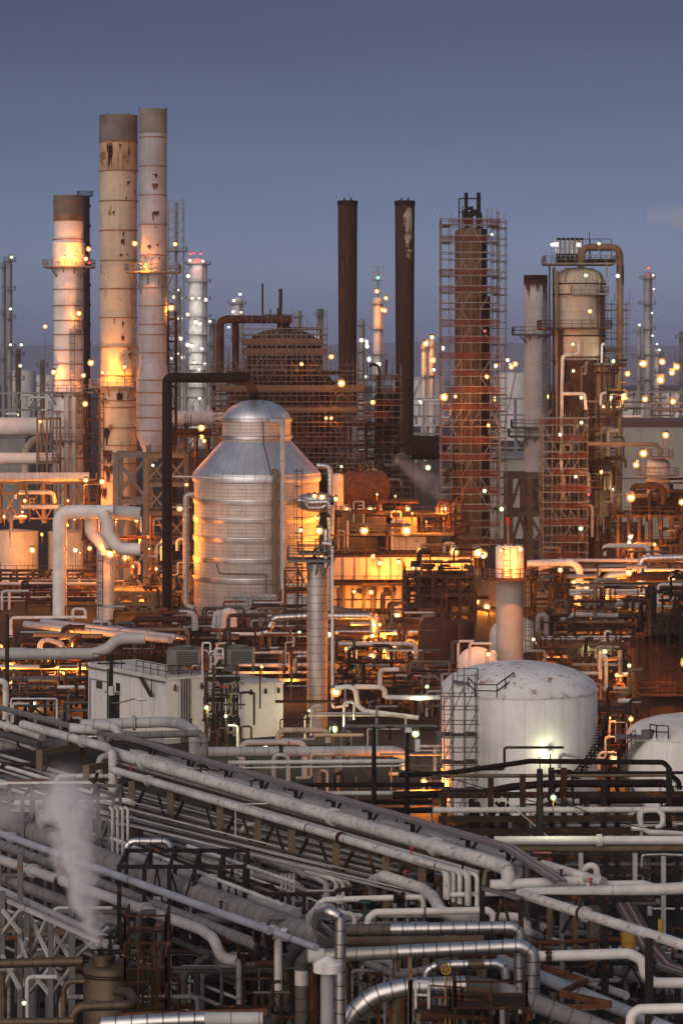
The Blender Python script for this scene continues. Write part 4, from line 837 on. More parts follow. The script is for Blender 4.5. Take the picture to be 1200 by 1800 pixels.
for px,py,k,W,r_,lab in ((970,430,'w',400,.26,'left of two white lamps at the left end of the tower deck'),(977,430,'w',500,.3,'right of two white lamps at the left end of the tower deck'),(1016,430,'w',300,.3,'white lamp before the vent pipes of the tower deck'),(1052,428,'h',500,.3,'white lamp on the pole at the right of the tower deck'),(1029,484,'h',450,.3,'greenish lamp on the dome of the right tower'),(1085,485,'w',450,.32,'white lamp on the right tower downcomer'),(1036,547,'s',260,.32,'orange lamp glowing on the middle of the right tower'),(1006,605,'h',600,.32,'greenish lamp under the right tower platform'),(1007,652,'h',250,.28,'greenish lamp in the dark frame, upper'),(1021,699,'h',300,.32,'greenish lamp in the dark frame, second from its top'),(1021,743,'h',250,.26,'greenish lamp in the dark frame above the red nets'),(984,764,'h',250,.24,'greenish lamp on the upper red net of the right tower'),(1011,838,'h',300,.28,'greenish lamp among the red nets of the right tower'),(1020,929,'h',300,.3,'greenish lamp low on the red nets of the right tower'),(1077,635,'h',900,.24,'white lamp on the ladder scaffold, uppermost'),(1073,699,'h',900,.22,'white lamp on the ladder scaffold, second'),(1074,762,'h',900,.25,'white lamp on the ladder scaffold, third'),(1076,860,'h',900,.28,'white lamp on the ladder scaffold, lowest'),(1095,695,'s',300,.36,'orange lamp just right of the tower downcomer'),(1060,715,'s',420,.2,'added orange lamp on the slim tan column, upper'),(1056,830,'s',700,.22,'orange lamp lighting the slim tan column')):
    lamp(px,py,(425.5 if py in (547,) else 421) if px<1065 else 431,k,1.8,W,r_,lab)  # upper lamp on the slim column is added to brighten it
# ---------------------------------------------------------------- far right vessels
D = 420
t, cx, cy, r = column('domed_vessel', 'small domed vessel with railing above the dark drum at the right', 'vessel', 1138, 1179, 806, D, 'conc_grey', 875, .5, rings=[822,836,850], ringm='steel_tan', plats=[(805,1142,1180),(838,1122,1190)])
drum('dark rusty horizontal drum at the right under the domed vessel', Xp(1168,D), D+3.5, Zy(885,D), 7.5, 1.9, 'rust_dark')
frame('process_module', 'dark rusty frame carrying the drum at the far right', 'steel frame', 1085, 1215, 416, 12, 905, 0, 7, 3, 1, 'steel_brown', .4, .5, 37, rail=True)
frame('process_module', 'dark frame with pale lamps below the right tower', 'steel frame', 1030, 1130, 428, 10, 925, 0, 6, 2, 1, 'steel_brown', .35, .3, 38)
runs('dark small pipe on the rusty frame at the far right', 'pipes at the far right frame', 30, 1085, 1200, 412, 424, 3, 18, (.1,.3), ['rust_dark','steel_brown','rust','steel_tan'], 39)
for px,py,k,W,r_,lab in ((1169,765,'s',500,.34,'orange lamp on a pole above the domed vessel'),(1130,797,'s',500,.36,'orange lamp on a pole left of the domed vessel'),(1117,817,'s',400,.3,'orange lamp on a lower pole left of the domed vessel'),(1108,875,'s',1300,.46,'bright orange lamp at the left end of the dark drum'),(1197,883,'s',500,.3,'orange lamp at the right edge before the dark drum'),(1107,944,'w',300,.28,'white lamp low in the frame, upper of two'),(1105,955,'w',400,.34,'white lamp low in the frame, lower of two'),(1034,869,'r',120,.18,'red lamp among the frame right of the red nets')):
    lamp(px,py,411,k,3.5,W,r_,lab)
# ---------------------------------------------------------------- steam plumes come with the closing part
# ---------------------------------------------------------------- furnace block glowing orange
D = 402
t = thing('furnace', 'long furnace block with cream panelled walls glowing orange', 'furnace', (Xp(700,D), D+7, 0))
a, b = Xp(582,D), Xp(832,D)
part('upper_wall', MB().box(((a+b)/2,D+7,(Zy(980,D)+Zy(1019,D))/2), (b-a,14,Zy(980,D)-Zy(1019,D))), 'cream', t)
part('lower_wall', MB().box(((a+Xp(735,D))/2,D+8,Zy(1030,D)/2), (Xp(735,D)-a,13,Zy(1030,D))), 'cream', t)
mb = MB()
for k in range(13): x = a+(b-a)*k/12; mb.bar((x,D-.06,Zy(1018,D)),(x,D-.06,Zy(981,D)),.14)
part('panel_rib', mb, 'steel_tan', t)
mb = MB()
for px in (604,640,655,688,708,733): mb.bar((Xp(px,D),D+1.3,0),(Xp(px,D),D+1.3,Zy(1032,D)),.4)
part('buckstay', mb, 'steel_tan', t)
mb = MB()
for px in (595,620,660,675): mb.bar((Xp(px,D),D+1.35,.5),(Xp(px,D),D+1.35,Zy(1034,D)),.16)
for y in (1055,1072,1090): mb.bar((a,D+1.3,Zy(y,D)),(Xp(735,D),D+1.3,Zy(y,D)),.16)
part('lacing_bar', mb, 'steel_brown', t)
for px,py in ((632,1040),(680,1038),(690,1038)): part('peep_door', MB().lathe([(.35,0),(.35,.3),(.02,.32)], (Xp(px,D),D+1.5,Zy(py,D)), 12, (0,-1,0)), 'steel_brown', t)
plat(t, Xp(582,D), Xp(832,D), D-.4, 1.5, Zy(1026,D), 'steel_brown')
plat(t, Xp(585,D), Xp(838,D), D+3.5, 3.4, Zy(978.5,D), 'steel_brown')
plat(t, Xp(590,D), Xp(800,D), D+9, 4, Zy(944,D), 'steel_tan')
plat(t, Xp(590,D), Xp(738,D), D-1.2, 1.3, Zy(1085,D), 'steel_brown')
part('hood', MB().box((Xp(720,D),D+9,Zy(960,D)), (Xp(752,D)-Xp(690,D),5,1.9)), 'cream', t)
for x0,x1,y0,y1 in ((590,665,950,975),(640,690,915,940),(735,775,948,975),(680,735,915,942),(600,640,905,940)):
    part('duct_box', MB().box(((Xp(x0,D)+Xp(x1,D))/2,D+9.5,(Zy(y0,D)+Zy(y1,D))/2), (Xp(x1,D)-Xp(x0,D),3,Zy(y0,D)-Zy(y1,D))), 'steel_tan', t)
frame('process_module', 'brown steel frame above the furnace under the rusty drum', 'steel frame', 590, 800, 412, 12, 905, 8, 7, 2, 1, 'steel_brown', .35, .4, 41, rail=True)
runs('orange lit small pipe above the furnace', 'pipes above the furnace', 40, 588, 800, 406, 416, 9, 15.5, (.1,.3), ['steel_tan','rust_orange','rust','pale_grey_plain'], 42, 'hvug')
drum('big rusty horizontal drum glowing orange above the furnace', Xp(642,428), 431, Zy(861,428), 5.2, 32*428/F, 'rust_orange', 'drum', math.radians(12), None)
t = thing('drum_saddle_post', 'pale upright supports beneath the big rusty drum', 'support', (Xp(632,424),424,0))
for px in (632,604,668): part('post', MB().bar((Xp(px,424),424,Zy(930,424)),(Xp(px,424),424,Zy(888,424)),.5), 'cream', t)
column('end_vessel', 'cream domed vessel end left of the big rusty drum', 'vessel', 584, 604, 832, 424, 'cream', None, .6)
for px,py,D_,W,r_,pl,lab in ((609,897,424.5,900,.4,2,'orange lamp under the left end of the rusty drum'),(635,898,424.5,900,.42,2,'orange lamp under the rusty drum, second from left'),(650,896,424.5,700,.3,2,'orange lamp under the rusty drum, third from left'),(663,895,424.5,700,.34,2,'orange lamp under the rusty drum, fourth from left'),(716,895,417,900,.36,3,'orange lamp alone right of the rusty drum'),(772,896,417,700,.34,3,'left of a close pair of orange lamps before the scaffold tower'),(784,894,417,900,.4,5,'right of a close pair of orange lamps before the scaffold tower'),
  (640,933,403,170,.4,6,'orange lamp on a tall thin pole at the furnace left'),(714,933,403,600,.44,6,'orange lamp on a tall pole above the furnace middle'),(739,970,400,650,.42,2,'orange lamp on the furnace roof rail, left of two'),(798,970,400,800,.5,2,'bright orange lamp on the furnace roof rail, right of two'),(839,972,396,1000,.42,3,'orange lamp at the furnace right end, left of two'),(850,975,396,700,.34,2,'orange lamp at the furnace right end, right of two'),
  (728,997,394,750,.5,4,'bright orange lamp before the furnace upper wall'),(698,1083,393,900,.5,3,'bright orange lamp low before the glowing furnace wall'),(655,978,400,120,.28,1.5,'small orange lamp at the furnace roof'),(823,1003,398,500,.25,1.5,'small orange lamp at the furnace walkway end')):
    lamp(px,py,D_,'s',pl,W,r_,lab)
# floodlights that wash the furnace walls
for px,py,D_,W,lab in ((668,990,400.2,800,'floodlight washing the middle of the furnace upper wall'),(622,1040,400.5,90,'floodlight washing the left of the furnace lower wall'),(652,1041,400.6,800,'floodlight washing the middle of the furnace lower wall'),(672,1100,399.5,700,'floodlight at the foot of the furnace lower wall'),(700,988,400,350,'floodlight at the furnace roof rail')):
    lamp(px,py,D_,'s',1.2,W,.24,lab)
# dark frame right of the furnace
frame('process_module', 'rusty dark frame with heat exchangers right of the furnace', 'steel frame', 712, 832, 372, 9, 1012, 0, 5, 3, 1, 'steel_brown', .35, .6, 43, rail=True)
drum('orange rusty exchanger on top of the dark frame', Xp(765,374), 376, Zy(1017,374), 5., .75, 'rust_orange', 'exchanger', 0.)
drum('yellow brown exchanger inside the dark frame', Xp(740,373), 375, Zy(1070,373), 3.6, .7, 'brass_clad', 'exchanger', .1)
runs('dark rusty pipe inside the frame right of the furnace', 'pipes in the dark frame', 40, 712, 832, 372, 380, 2, 9, (.1,.3), ['rust_dark','rust','steel_brown','steel_tan'], 44)
pipe('rusty upright pipe at the right end of the furnace', [(815,995,380),(826,998),(826,1090)], 4.5, 'brass_clad', 'pipe', 'pipe', 12)
# grey block behind the grey column
t = thing('cooling_block', 'grey panelled block behind the grey column right of the furnace', 'building', (Xp(895,410),415,0))
part('wall', MB().box((Xp(898,410),416,Zy(1010,410)/2), (Xp(972,410)-Xp(826,410),12,Zy(1010,410))), 'steel_grey', t)
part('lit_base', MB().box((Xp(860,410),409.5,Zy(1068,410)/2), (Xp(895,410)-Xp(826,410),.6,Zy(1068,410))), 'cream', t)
lamp(838,1058,406,'s',2,900,.3,'orange floodlight low at the grey panelled block'); lamp(855,1067,401,'s',2,700,.34,'orange lamp low behind the dark tank')
# ---------------------------------------------------------------- grey column with white lit head
D = 316
t, cx, cy, r = column('stack_column', 'smooth grey column with white lit head and ring platform', 'column', 872.5, 921, 1018, D, 'conc_grey', None, 0, seg=40)
part('head', MB().lathe([(r*1.03,Zy(1022,D)),(r*1.03,Zy(963,D)),(r*.9,Zy(960,D)),(.02,Zy(958,D))], (cx,cy,0), 36), 'white_clean', t)
ringplat(t, (cx,cy), r*.9, r+1.6, Zy(1018,D), 'steel_brown')
part('ladder', MB().ladder((Xp(929,D),cy-.3,2), Zy(1018,D)-2, .6, (1,0,0), True, (0,-1,0)), 'steel_brown', t)
part('rung_ladder', MB().ladder((Xp(890,D),cy-r*1.08,Zy(1018,D)), 3.6, .7, cage=False), 'steel_brown', t)
part('top_pipe', MB().tube([(cx-.9,cy-1,Zy(960,D)),(cx-.9,cy-1,Zy(952,D)),(cx-.2,cy-1,Zy(952,D)),(cx+.4,cy-1,Zy(956,D)),(cx+.4,cy-1,Zy(960,D))], .14, 8), 'steel_brown', t)
part('top_valve', MB().tube([(Xp(893,D),cy-1,Zy(960,D)),(Xp(893,D),cy-1,Zy(925,D))], .14, 8), 'steel_grey', t)
part('relief_cap', MB().tube([(Xp(893,D),cy-1,Zy(925,D)),(Xp(893,D),cy-1,Zy(910,D))], .26, 8), 'red_paint', t)
for px in (872,906): part('davit', MB().bar((Xp(px,D),cy,Zy(962,D)),(Xp(px,D),cy,Zy(935,D)),.1), 'steel_brown', t)
lamp(914,966,313,'s',1,1500,.25,'orange lamp shining down on the white head of the grey column'); lamp(880,968,313,'s',1,900,.2,'second orange lamp at the white head of the grey column'); lamp(849,978,330,'w',1.5,100,.2,'pale lamp housing left of the white head')
# ---------------------------------------------------------------- tanks in the middle distance
def dtank(label, x0, x1, yt, D, m, dome=.55, name='domed_tank'):
    t, cx, cy, r = column(name, label, 'tank', x0, x1, yt, D, m, None, dome, seg=36); return t, cx, cy, r
t, cx, cy, r = dtank('dark brown domed tank left of the grey column', 735, 806, 1087, 322, 'stack_rust')
part('vent', MB().tube([(cx,cy,Zy(1090,322)),(cx,cy,Zy(1080,322))], .3, 10), 'steel_dark', t)
dtank('second dark brown tank just behind the first', 786, 834, 1090, 334, 'stack_rust')
dtank('white domed tank behind the grey column', 862, 955, 1088, 345, 'white_clean', .7)
dtank('low white domed tank between the dark tanks and the grey column', 806, 872, 1140, 312, 'white_clean', .8)
t, cx, cy, r = dtank('small white round tank at the grey column foot', 852, 874, 1143, 306, 'white', .9)
lamp(858,1150,300,'s',1.5,250,.2,'orange lamp at the small white tank')
t, cx, cy, r = dtank('large dark tank glowing orange on its right side', 1116, 1235, 1118, 272, 'stack_rust', .35)
plat(t, Xp(1118,272), Xp(1235,272), cy-2, 2.4, Zy(1112,272), 'steel_dark')
part('ladder', MB().ladder((Xp(1172,272),272.2,2), 7.5, .7), 'steel_dark', t)
plat(t, Xp(1122,272), Xp(1240,272), 271.5, 1.2, Zy(1218,272), 'steel_brown')
lamp(1203,1165,266,'s',2.5,1500,.3,'orange lamp lighting the right side of the large dark tank')
runs('black pipework on top of the large dark tank', 'pipes on the large dark tank', 22, 1110, 1200, 268, 276, 9, 14, (.08,.22), ['steel_dark','rust_dark'], 45, 'vugh')
# ---------------------------------------------------------------- piping belt between furnace and white tank
frame('pipe_rack', 'low brown pipe rack right of the grey column', 'pipe rack', 940, 1215, 345, 8, 1080, 0, 8, 3, 1, 'steel_brown', .35, .2, 46, rail=True)
frame('pipe_rack', 'rusty pipe rack behind the white tank dome', 'pipe rack', 950, 1130, 300, 7, 1140, 0, 5, 3, 1, 'steel_brown', .3, .4, 47, rail=True)
frame('pipe_rack', 'brown pipe rack between the silver column and the dark tank', 'pipe rack', 588, 745, 335, 8, 1118, 0, 5, 3, 1, 'steel_brown', .35, .3, 48, rail=True)
frame('pipe_rack', 'low brown rack before the silver tank', 'pipe rack', 320, 545, 352, 8, 1100, 0, 6, 3, 1, 'steel_brown', .3, .3, 49, rail=True)
frame('pipe_rack', 'dark pipe rack left of the white building', 'pipe rack', 0, 152, 300, 8, 1165, 0, 4, 3, 1, 'steel_dark', .35, .3, 50, rail=True)
frame('pipe_rack', 'upper rack of grey pipes above the white building', 'pipe rack', 30, 300, 335, 10, 1112, 0, 7, 2, 1, 'steel_brown', .35, .3, 51)
frame('pipe_rack', 'rust coloured rack right of the silver column foot', 'pipe rack', 586, 770, 285, 8, 1205, 0, 5, 3, 1, 'steel_brown', .3, .4, 52, rail=True)
frame('pipe_rack', 'low rack between the two white tanks', 'pipe rack', 1040, 1110, 250, 8, 1250, 0, 3, 3, 1, 'steel_brown', .25, .3, 53)
frame('pipe_rack', 'wide brown rack right of the dark drum frame', 'pipe rack', 940, 1215, 390, 8, 1000, 0, 8, 3, 1, 'steel_brown', .4, .3, 54, rail=True)
ws = ['pale_grey_plain','worn_grey','steel_tan','steel_brown','dark_grey','rust','rust_orange']
runs('small pipe among the rack right of the grey column', 'pipes right of the grey column', 60, 940, 1200, 340, 356, 2, 9, (.08,.26), ws+['rust'], 61)
runs('small pipe on the wide brown rack at the right', 'pipes on the wide brown rack', 40, 940, 1200, 385, 400, 2, 9.5, (.1,.32), ws+['rust','steel_brown'], 62)
runs('small pipe behind the white tank dome', 'pipes behind the white tank', 60, 950, 1115, 290, 312, 1, 6, (.07,.2), ws+['rust','steel_dark'], 63)
runs('small pipe between the silver column and the dark tank', 'pipes left of the dark tank', 60, 588, 745, 325, 345, 1, 5.5, (.08,.24), ws+['rust','rust_orange'], 64)
runs('small pipe at the rack right of the silver column foot', 'pipes right of the silver column', 60, 586, 770, 278, 295, 1, 6, (.06,.2), ws+['rust','rust_orange','steel_dark'], 65)
runs('small pipe before the silver tank foot', 'pipes before the silver tank', 50, 320, 545, 345, 360, 1, 5, (.08,.24), ws+['cladding_dull'], 66)
runs('small pipe under the grey rack above the building', 'pipes above the building', 44, 30, 300, 330, 345, 1, 5, (.08,.25), ws+['blue_grey'], 67)
runs('small pipe in the dark rack left of the building', 'pipes left of the building', 44, 0, 152, 292, 312, 1, 6, (.06,.2), ws+['rust','steel_dark'], 68)
runs('small pipe between the two white tanks', 'pipes between the white tanks', 40, 1040, 1112, 245, 262, .5, 6, (.05,.15), ['rust','rust_orange','steel_tan','white','steel_dark'], 69)
R = random.Random(9)
for g, lab, x0, x1, D0, D1, z0, z1, n in (('valves right of the column foot','small red handled valve in the rack right of the silver column foot',590,760,280,292,2,6,16),('valves behind the white tank','small dark valve in the pipework behind the white tank',955,1110,292,310,2,6,14),('valves left of the building','small valve in the dark rack left of the building',5,150,295,305,1,6,10),('valves right of the grey column','small valve on the rack right of the grey column',945,1195,340,352,4,9,14),('valves between the white tanks','small red valve between the two white tanks',1045,1108,246,258,1,6,8)):
    for k in range(n):
        D_ = R.uniform(D0,D1); valve(lab, (Xp(R.uniform(x0,x1),D_),D_,R.uniform(z0,z1)), R.uniform(.18,.3), 'red_paint' if ('red' in lab and k%2==0) else 'steel_dark', g)
# named pipes of the belt
pipe('silver clad pipe stepping up left of the silver column', [(402,1113,330),(470,1113),(482,1086),(540,1083)], 5.5, 'cladding', 'clad_pipe', 'pipe', 14)
pipe('silver clad pipe running right from the silver column and dropping', [(576,1083,330),(655,1083),(656,1120)], 5.5, 'cladding', 'clad_pipe', 'pipe', 14)
pipe('grey clad pipe sloping right above the dropping silver pipe', [(580,1070,338),(648,1082)], 6, 'dark_grey', 'pipe', 'pipe', 12)
pipe('level silver clad pipe behind the silver column', [(588,1112,334),(742,1111)], 4.5, 'cladding', 'clad_pipe', 'pipe', 12)
pipe('pale level pipe above the white building right part', [(420,1114,326),(540,1116)], 3.5, 'white', 'pipe', 'pipe', 10)
pipe('grey pipe loop left of the dark tank', [(588,1132,320),(720,1132),(730,1135),(731,1165)], 4, 'pale_grey', 'pipe', 'pipe', 12)
pipe('curved brown pipe hoop right of the silver column', [(592,1160,318),(592,1123),(622,1123),(622,1160)], 2.6, 'steel_brown', 'pipe', 'pipe', 10)
for k,(x0,y0,x1,y1,x2,rr) in enumerate(((308,1100,310,1078,343,6),(375,1115,380,1078,386,5),(388,1115,390,1090,402,5),(392,1115,394,1075,410,7))):
    pipe(('left','second','third','rightmost')[k]+' grey pipe elbow at the silver tank foot', [(x0,y0,344-k),(x1,y1),(x2,y1),(x2,y0+8)], rr, 'pale_grey', 'pipe', 'pipe', 12)
pipe('long silver pipe across the silver tank foot', [(270,1102,346),(380,1103)], 4, 'cladding_dull', 'pipe', 'pipe', 10)
pipe('thin white line right of the silver column leading to the white tank', [(588,1210,268),(612,1207),(625,1212),(628,1240),(640,1250),(735,1262)], 4.5, 'white', 'pipe', 'pipe', 10)
pipe('white pipe bending over and down near the silver column', [(622,1207,270),(670,1208),(676,1214),(676,1226)], 4.5, 'white', 'pipe', 'pipe', 10)
pipe('white horizontal pipe leading to the white tank', [(676,1226,262),(778,1226)], 4.5, 'white', 'pipe', 'pipe', 10)
pipe('white pipe on end right of the small orange lamp', [(667,1212,280),(668,1178),(700,1177)], 4, 'white', 'pipe', 'pipe', 10)
pipe('white pipe gallows beside the white tank scaffold, left', [(805,1190,290),(805,1127),(832,1127)], 2.4, 'white', 'pipe', 'pipe', 8)
pipe('white pipe gallows beside the white tank scaffold, right', [(825,1195,289),(825,1131),(864,1131)], 2.4, 'white', 'pipe', 'pipe', 8)
pipe('pale curved pipe descending right of the grey column', [(926,991,384),(1005,988),(1018,1000),(1018,1030),(1014,1064)], 6.5, 'white_rusty', 'pipe', 'pipe', 14, 2.6)
pipe('shiny silver elbow pipe at the right, upper of two', [(1125,1040,372),(1125,982),(1215,980)], 6.5, 'cladding', 'clad_pipe', 'pipe', 16, 2)
pipe('pale clad elbow pipe at the right, lower of two', [(1063,1068,368),(1063,1013),(1100,1010)], 7, 'cladding_dull', 'clad_pipe', 'pipe', 16, 2)
pipe('dark brown level pipe continuing right of the lower elbow', [(1090,1014,369),(1215,1014)], 6.5, 'rust_dark', 'pipe', 'pipe', 12)
pipe('grey pipe with two bends right of the grey column', [(1080,1078,350),(1082,1062),(1132,1066),(1136,1090)], 4.5, 'pale_grey_plain', 'pipe', 'pipe', 12)
pipe('pale pipe bending at the right edge', [(1158,1066,352),(1160,1053),(1215,1052)], 4, 'white', 'pipe', 'pipe', 12)
pipe('long pale pipe right of the grey column, level', [(950,1122,330),(1140,1121)], 4, 'white_rusty', 'pipe', 'pipe', 10)
pipe('grey pipe sloping right past the grey column', [(984,1090,345),(1010,1080),(1085,1082)], 4.5, 'pale_grey', 'pipe', 'pipe', 10)
pipe('pale drum pipe at the left end of the right rack', [(940,1000,388),(975,990),(990,992)], 6, 'white_rusty', 'pipe', 'pipe', 12)
for y, m_, rr in ((985,'pale_grey_plain',3),(1002,'white',2.5),(1038,'white',2.6),(1044,'pale_grey_plain',3),(1095,'worn_grey',3),(1108,'steel_tan',2)):
    pipe('long level pipe crossing the racks right of the grey column', [(1000,y,386 if y<1030 else 352),(1215,y)], rr, m_, group='level pipes right of the grey column', seg=8)
for px,py,D_,k,W,r_,pl,lab in ((590,1216,270,'s',110,.3,2,'orange lamp left of the white pipe elbow'),(653,1154,300,'s',450,.28,2,'orange lamp in the rack, left of two near the dark tank'),(685,1160,300,'s',450,.28,2,'orange lamp in the rack, right of two near the dark tank'),(578,1115,325,'h',500,.3,2,'greenish lamp right of the silver column at the clad pipes'),(654,1118,325,'h',400,.26,2,'greenish lamp below the dropping silver pipe'),(526,1112,325,'h',350,.24,2,'greenish lamp left of the silver column at the clad pipes'),(545,1250,266,'h',600,.26,2,'yellow green lamp on the silver column foot'),(586,1282,258,'h',1300,.42,2.5,'bright greenish white lamp right of the silver column foot'),(467,1311,250,'h',250,.22,1,'small lamp over the grey pipe before the building'),(738,1227,262,'h',400,.3,2,'greenish lamp on the white pipe left of the white tank'),(750,1207,266,'h',200,.2,2,'small greenish lamp left of the white tank scaffold'),
  (937,1124,308,'h',250,.24,2,'greenish lamp on the ladder of the grey column'),(1029,1140,300,'h',400,.3,4,'greenish lamp behind the white tank, left of two'),(1062,1145,300,'h',400,.3,4,'greenish lamp behind the white tank, right of two'),(1105,1170,292,'h',250,.22,2,'small greenish lamp left of the large dark tank'),(1008,1025,365,'s',500,.3,2,'orange lamp beside the pale curved pipe, left'),(1030,1030,365,'s',500,.33,2,'orange lamp beside the pale curved pipe, middle'),(1071,1033,364,'s',450,.3,2,'orange lamp beside the lower elbow pipe'),(1104,1007,364,'s',450,.28,2,'orange lamp between the two elbow pipes'),(1180,1017,364,'s',500,.34,2,'orange lamp on the dark level pipe at the right'),(984,1002,380,'s',450,.25,2,'orange lamp at the end of the pale curved pipe'),(1108,1264,246,'s',250,.16,1.5,'small orange lamp by the right white tank'),(1070,1262,244,'s',200,.14,1.5,'small orange lamp between the white tanks'),(1078,1335,238,'s',700,.28,2,'orange lamp low between the white tanks'),(60,1237,290,'h',500,.28,2,'greenish lamp in the dark rack left of the building'),(105,1180,292,'s',500,.2,2,'orange lamp in the dark rack by the building, upper'),(145,1190,292,'s',600,.2,2,'orange lamp in the dark rack close to the building wall'),(20,1200,292,'s',500,.2,2,'orange lamp in the dark rack at the left edge'),(120,1262,288,'s',700,.22,2,'orange lamp low in the dark rack by the building'),(730,1290,250,'h',400,.3,2,'greenish lamp near the left foot of the white tank scaffold'),(745,1375,225,'s',900,.2,1.5,'orange glow lamp low at the white tank foot'),(40,1265,288,'s',600,.2,2,'orange lamp low in the dark rack at the left')):
    lamp(px,py,D_,k,pl,W,r_,lab)

R = random.Random(55)  # extra lamps scattered through the steelwork, added to turn the clutter amber
for g, lab, kind, D0, D1, z0, z1, x0, x1, n in (('added small orange lamps deep in the right racks','added small orange lamp deep in the racks right of the grey column','s',342,395,2,8,945,1200,16),('added small orange lamps by the dark tank','added small orange lamp deep in the pipework left of the dark tank','s',322,345,1,5,590,735,8),('added small orange lamps left','added small orange lamp deep in the rack left of the building','s',296,312,1,5,0,150,8),('added small orange lamps behind the white tank','added small orange lamp deep in the pipework behind the white tank','s',280,310,1,5,950,1115,8),('added small orange lamps under the left bridge','added small orange lamp under the left pipe bridge','s',432,450,3,14,0,165,6),('added small orange lamps over the furnace','added small orange lamp in the steelwork above the furnace','s',408,418,10,16,600,800,6),('added small lamps in the far right frame','added small orange lamp in the rusty frame at the far right','s',412,422,3,14,1085,1195,6)):
    for k in range(n):
        D_ = R.uniform(D0, D1); lamp(R.uniform(x0,x1), HY+(CZ-R.uniform(z0,z1))*F/D_, D_, kind, 1.5, R.uniform(300,800), R.uniform(.1,.18), lab, g)
frame('pipe_rack', 'dark rack behind the white building and its air coolers', 'pipe rack', 300, 545, 305, 8, 1160, 0, 6, 2, 1, 'steel_dark', .3, .3, 57, rail=True)
runs('small pipe in the dark rack behind the air coolers', 'pipes behind the air coolers', 60, 300, 545, 285, 330, .5, 5.5, (.07,.24), ws+['cladding_dull','rust_orange'], 58)
for k, (y, r_, m_) in enumerate(((1148,3,'cladding_dull'),(1158,2.2,'rust'),(1170,4,'blue_grey'),(1183,2.6,'pale_grey_plain'),(1196,3,'worn_grey'))): pipe('level pipe in the dark rack behind the air coolers', [(420,y,300-k),(540,y-1)], r_, m_, group='level pipes behind the air coolers', seg=8)
for px,py,lab in ((460,1172,'small orange lamp in the rack behind the air coolers, left'),(512,1195,'small orange lamp in the rack behind the air coolers, right')): lamp(px,py,296,'s',1.5,260,.14,lab)
runs('small pipe on the ground left of the building', 'ground pipes left of the building', 50, 0, 150, 272, 292, .4, 4.5, (.06,.2), ws+['steel_dark','white'], 59)
frame('pipe_rack', 'low dark rack at the white building left wall', 'pipe rack', 10, 150, 281, 6, 1225, 0, 4, 1, 1, 'steel_dark', .3, .3, 60, rail=True)
# ---------------------------------------------------------------- white domed tanks
D = 218; cx, R0 = Xp(912,D+6), 137*(D+6)/F; cy = D+R0
t = thing('white_tank', 'big white storage tank with rust blotched domed roof', 'tank', (cx,cy,0)); ze = CZ-(1214-HY)*(D+6)/F; zt = CZ-(1165-HY)*(D+6)/F
part('shell', MB().lathe([(R0,0),(R0,ze)], (cx,cy,0), 96), 'tank_white', t)
part('dome', MB().lathe([(R0*1.012,ze),(R0*1.012,ze+.12)]+[(R0*1.005*math.cos(a),ze+.12+(zt-ze)*math.sin(a)) for a in (.05,.25,.5,.75,1.,1.25,1.45,1.56)], (cx,cy,0), 72), 'dome_white', t)
mb = MB()
for k in range(40):
    a0 = math.radians(4-k*2.1); x, y, z = cx+(R0+.5)*math.cos(a0), cy-abs((R0+.5)*math.sin(-a0)) if a0 < 0 else cy, 7.9-k*.19
    if z < .3: break
    x = cx+(R0+.45)*math.cos(math.radians(k*2.1)); y = cy-(R0+.45)*math.sin(math.radians(k*2.1))
    mb.bar((cx+(R0+.05)*math.cos(math.radians(k*2.1)), cy-(R0+.05)*math.sin(math.radians(k*2.1)), z), (cx+(R0+.9)*math.cos(math.radians(k*2.1)), cy-(R0+.9)*math.sin(math.radians(k*2.1)), z), .3, .05)
st = part('stair', mb, 'steel_dark', t)
mb = MB(); pts = [(cx+(R0+.9)*math.cos(math.radians(k*2.1)), cy-(R0+.9)*math.sin(math.radians(k*2.1)), 7.9-k*.19) for k in range(0,40,2)]
part('railing', mb.rail(pts, 1.0, .05), 'steel_dark', st)
mb = MB(); 
c = [(Xp(820,D+3),D+1.2,ze+.55),(Xp(834,D),D-.2,ze+.2),(Xp(872,D),D-.6,ze+.2),(Xp(902,D+2),D+1.6,ze+.9)]
part('roof_railing', mb.rail(c, 1.0, .05), 'steel_dark', t)
part('roof_platform', MB().box((Xp(835,D+4),D+3.5,ze+1.0), (3.4,2.6,.12)), 'steel_grey', t)
part('roof_railing', MB().rail([(Xp(802,D+4),D+2.2,ze+1.05),(Xp(838,D+4),D+2.2,ze+1.05)], 1.1, .04), 'steel_grey', t)
for px, py in ((838,1198),(866,1188)): part('roof_vent', MB().tube([P(px,py+8,D+4),P(px,py-4,D+4),P(px+4,py-5,D+4)], .12, 8), 'steel_dark', t)
scaffold('grey tube scaffold with ladder on the left of the big white tank', 776, 838, 215.5, 2.4, 1205, 1440, 3, 1, 2.1, 0, sd=21, m='steel_grey', ragged=1.6, brace=.8, r=.04, boards=.9, zlo=.0)
single('ladder', MB().ladder((Xp(786,215),215.2,1), 9, .5, cage=False), 'steel_grey', 'tall ladder tied to the scaffold of the big white tank', 'ladder')
lamp(967,1322,217.75,'h',3.2,260,.14,'small yellow green lamp glowing on the big white tank')
D = 216; cx, R1 = Xp(1216,D+5), 113*(D+5)/F; cy = D+R1
t = thing('white_tank', 'second white storage tank cut by the right edge, stair on its shell', 'tank', (cx,cy,0)); ze = CZ-(1291-HY)*(D+5)/F; zt = CZ-(1257-HY)*(D+5)/F
part('shell', MB().lathe([(R1,0),(R1,ze)], (cx,cy,0), 80), 'tank_white', t)
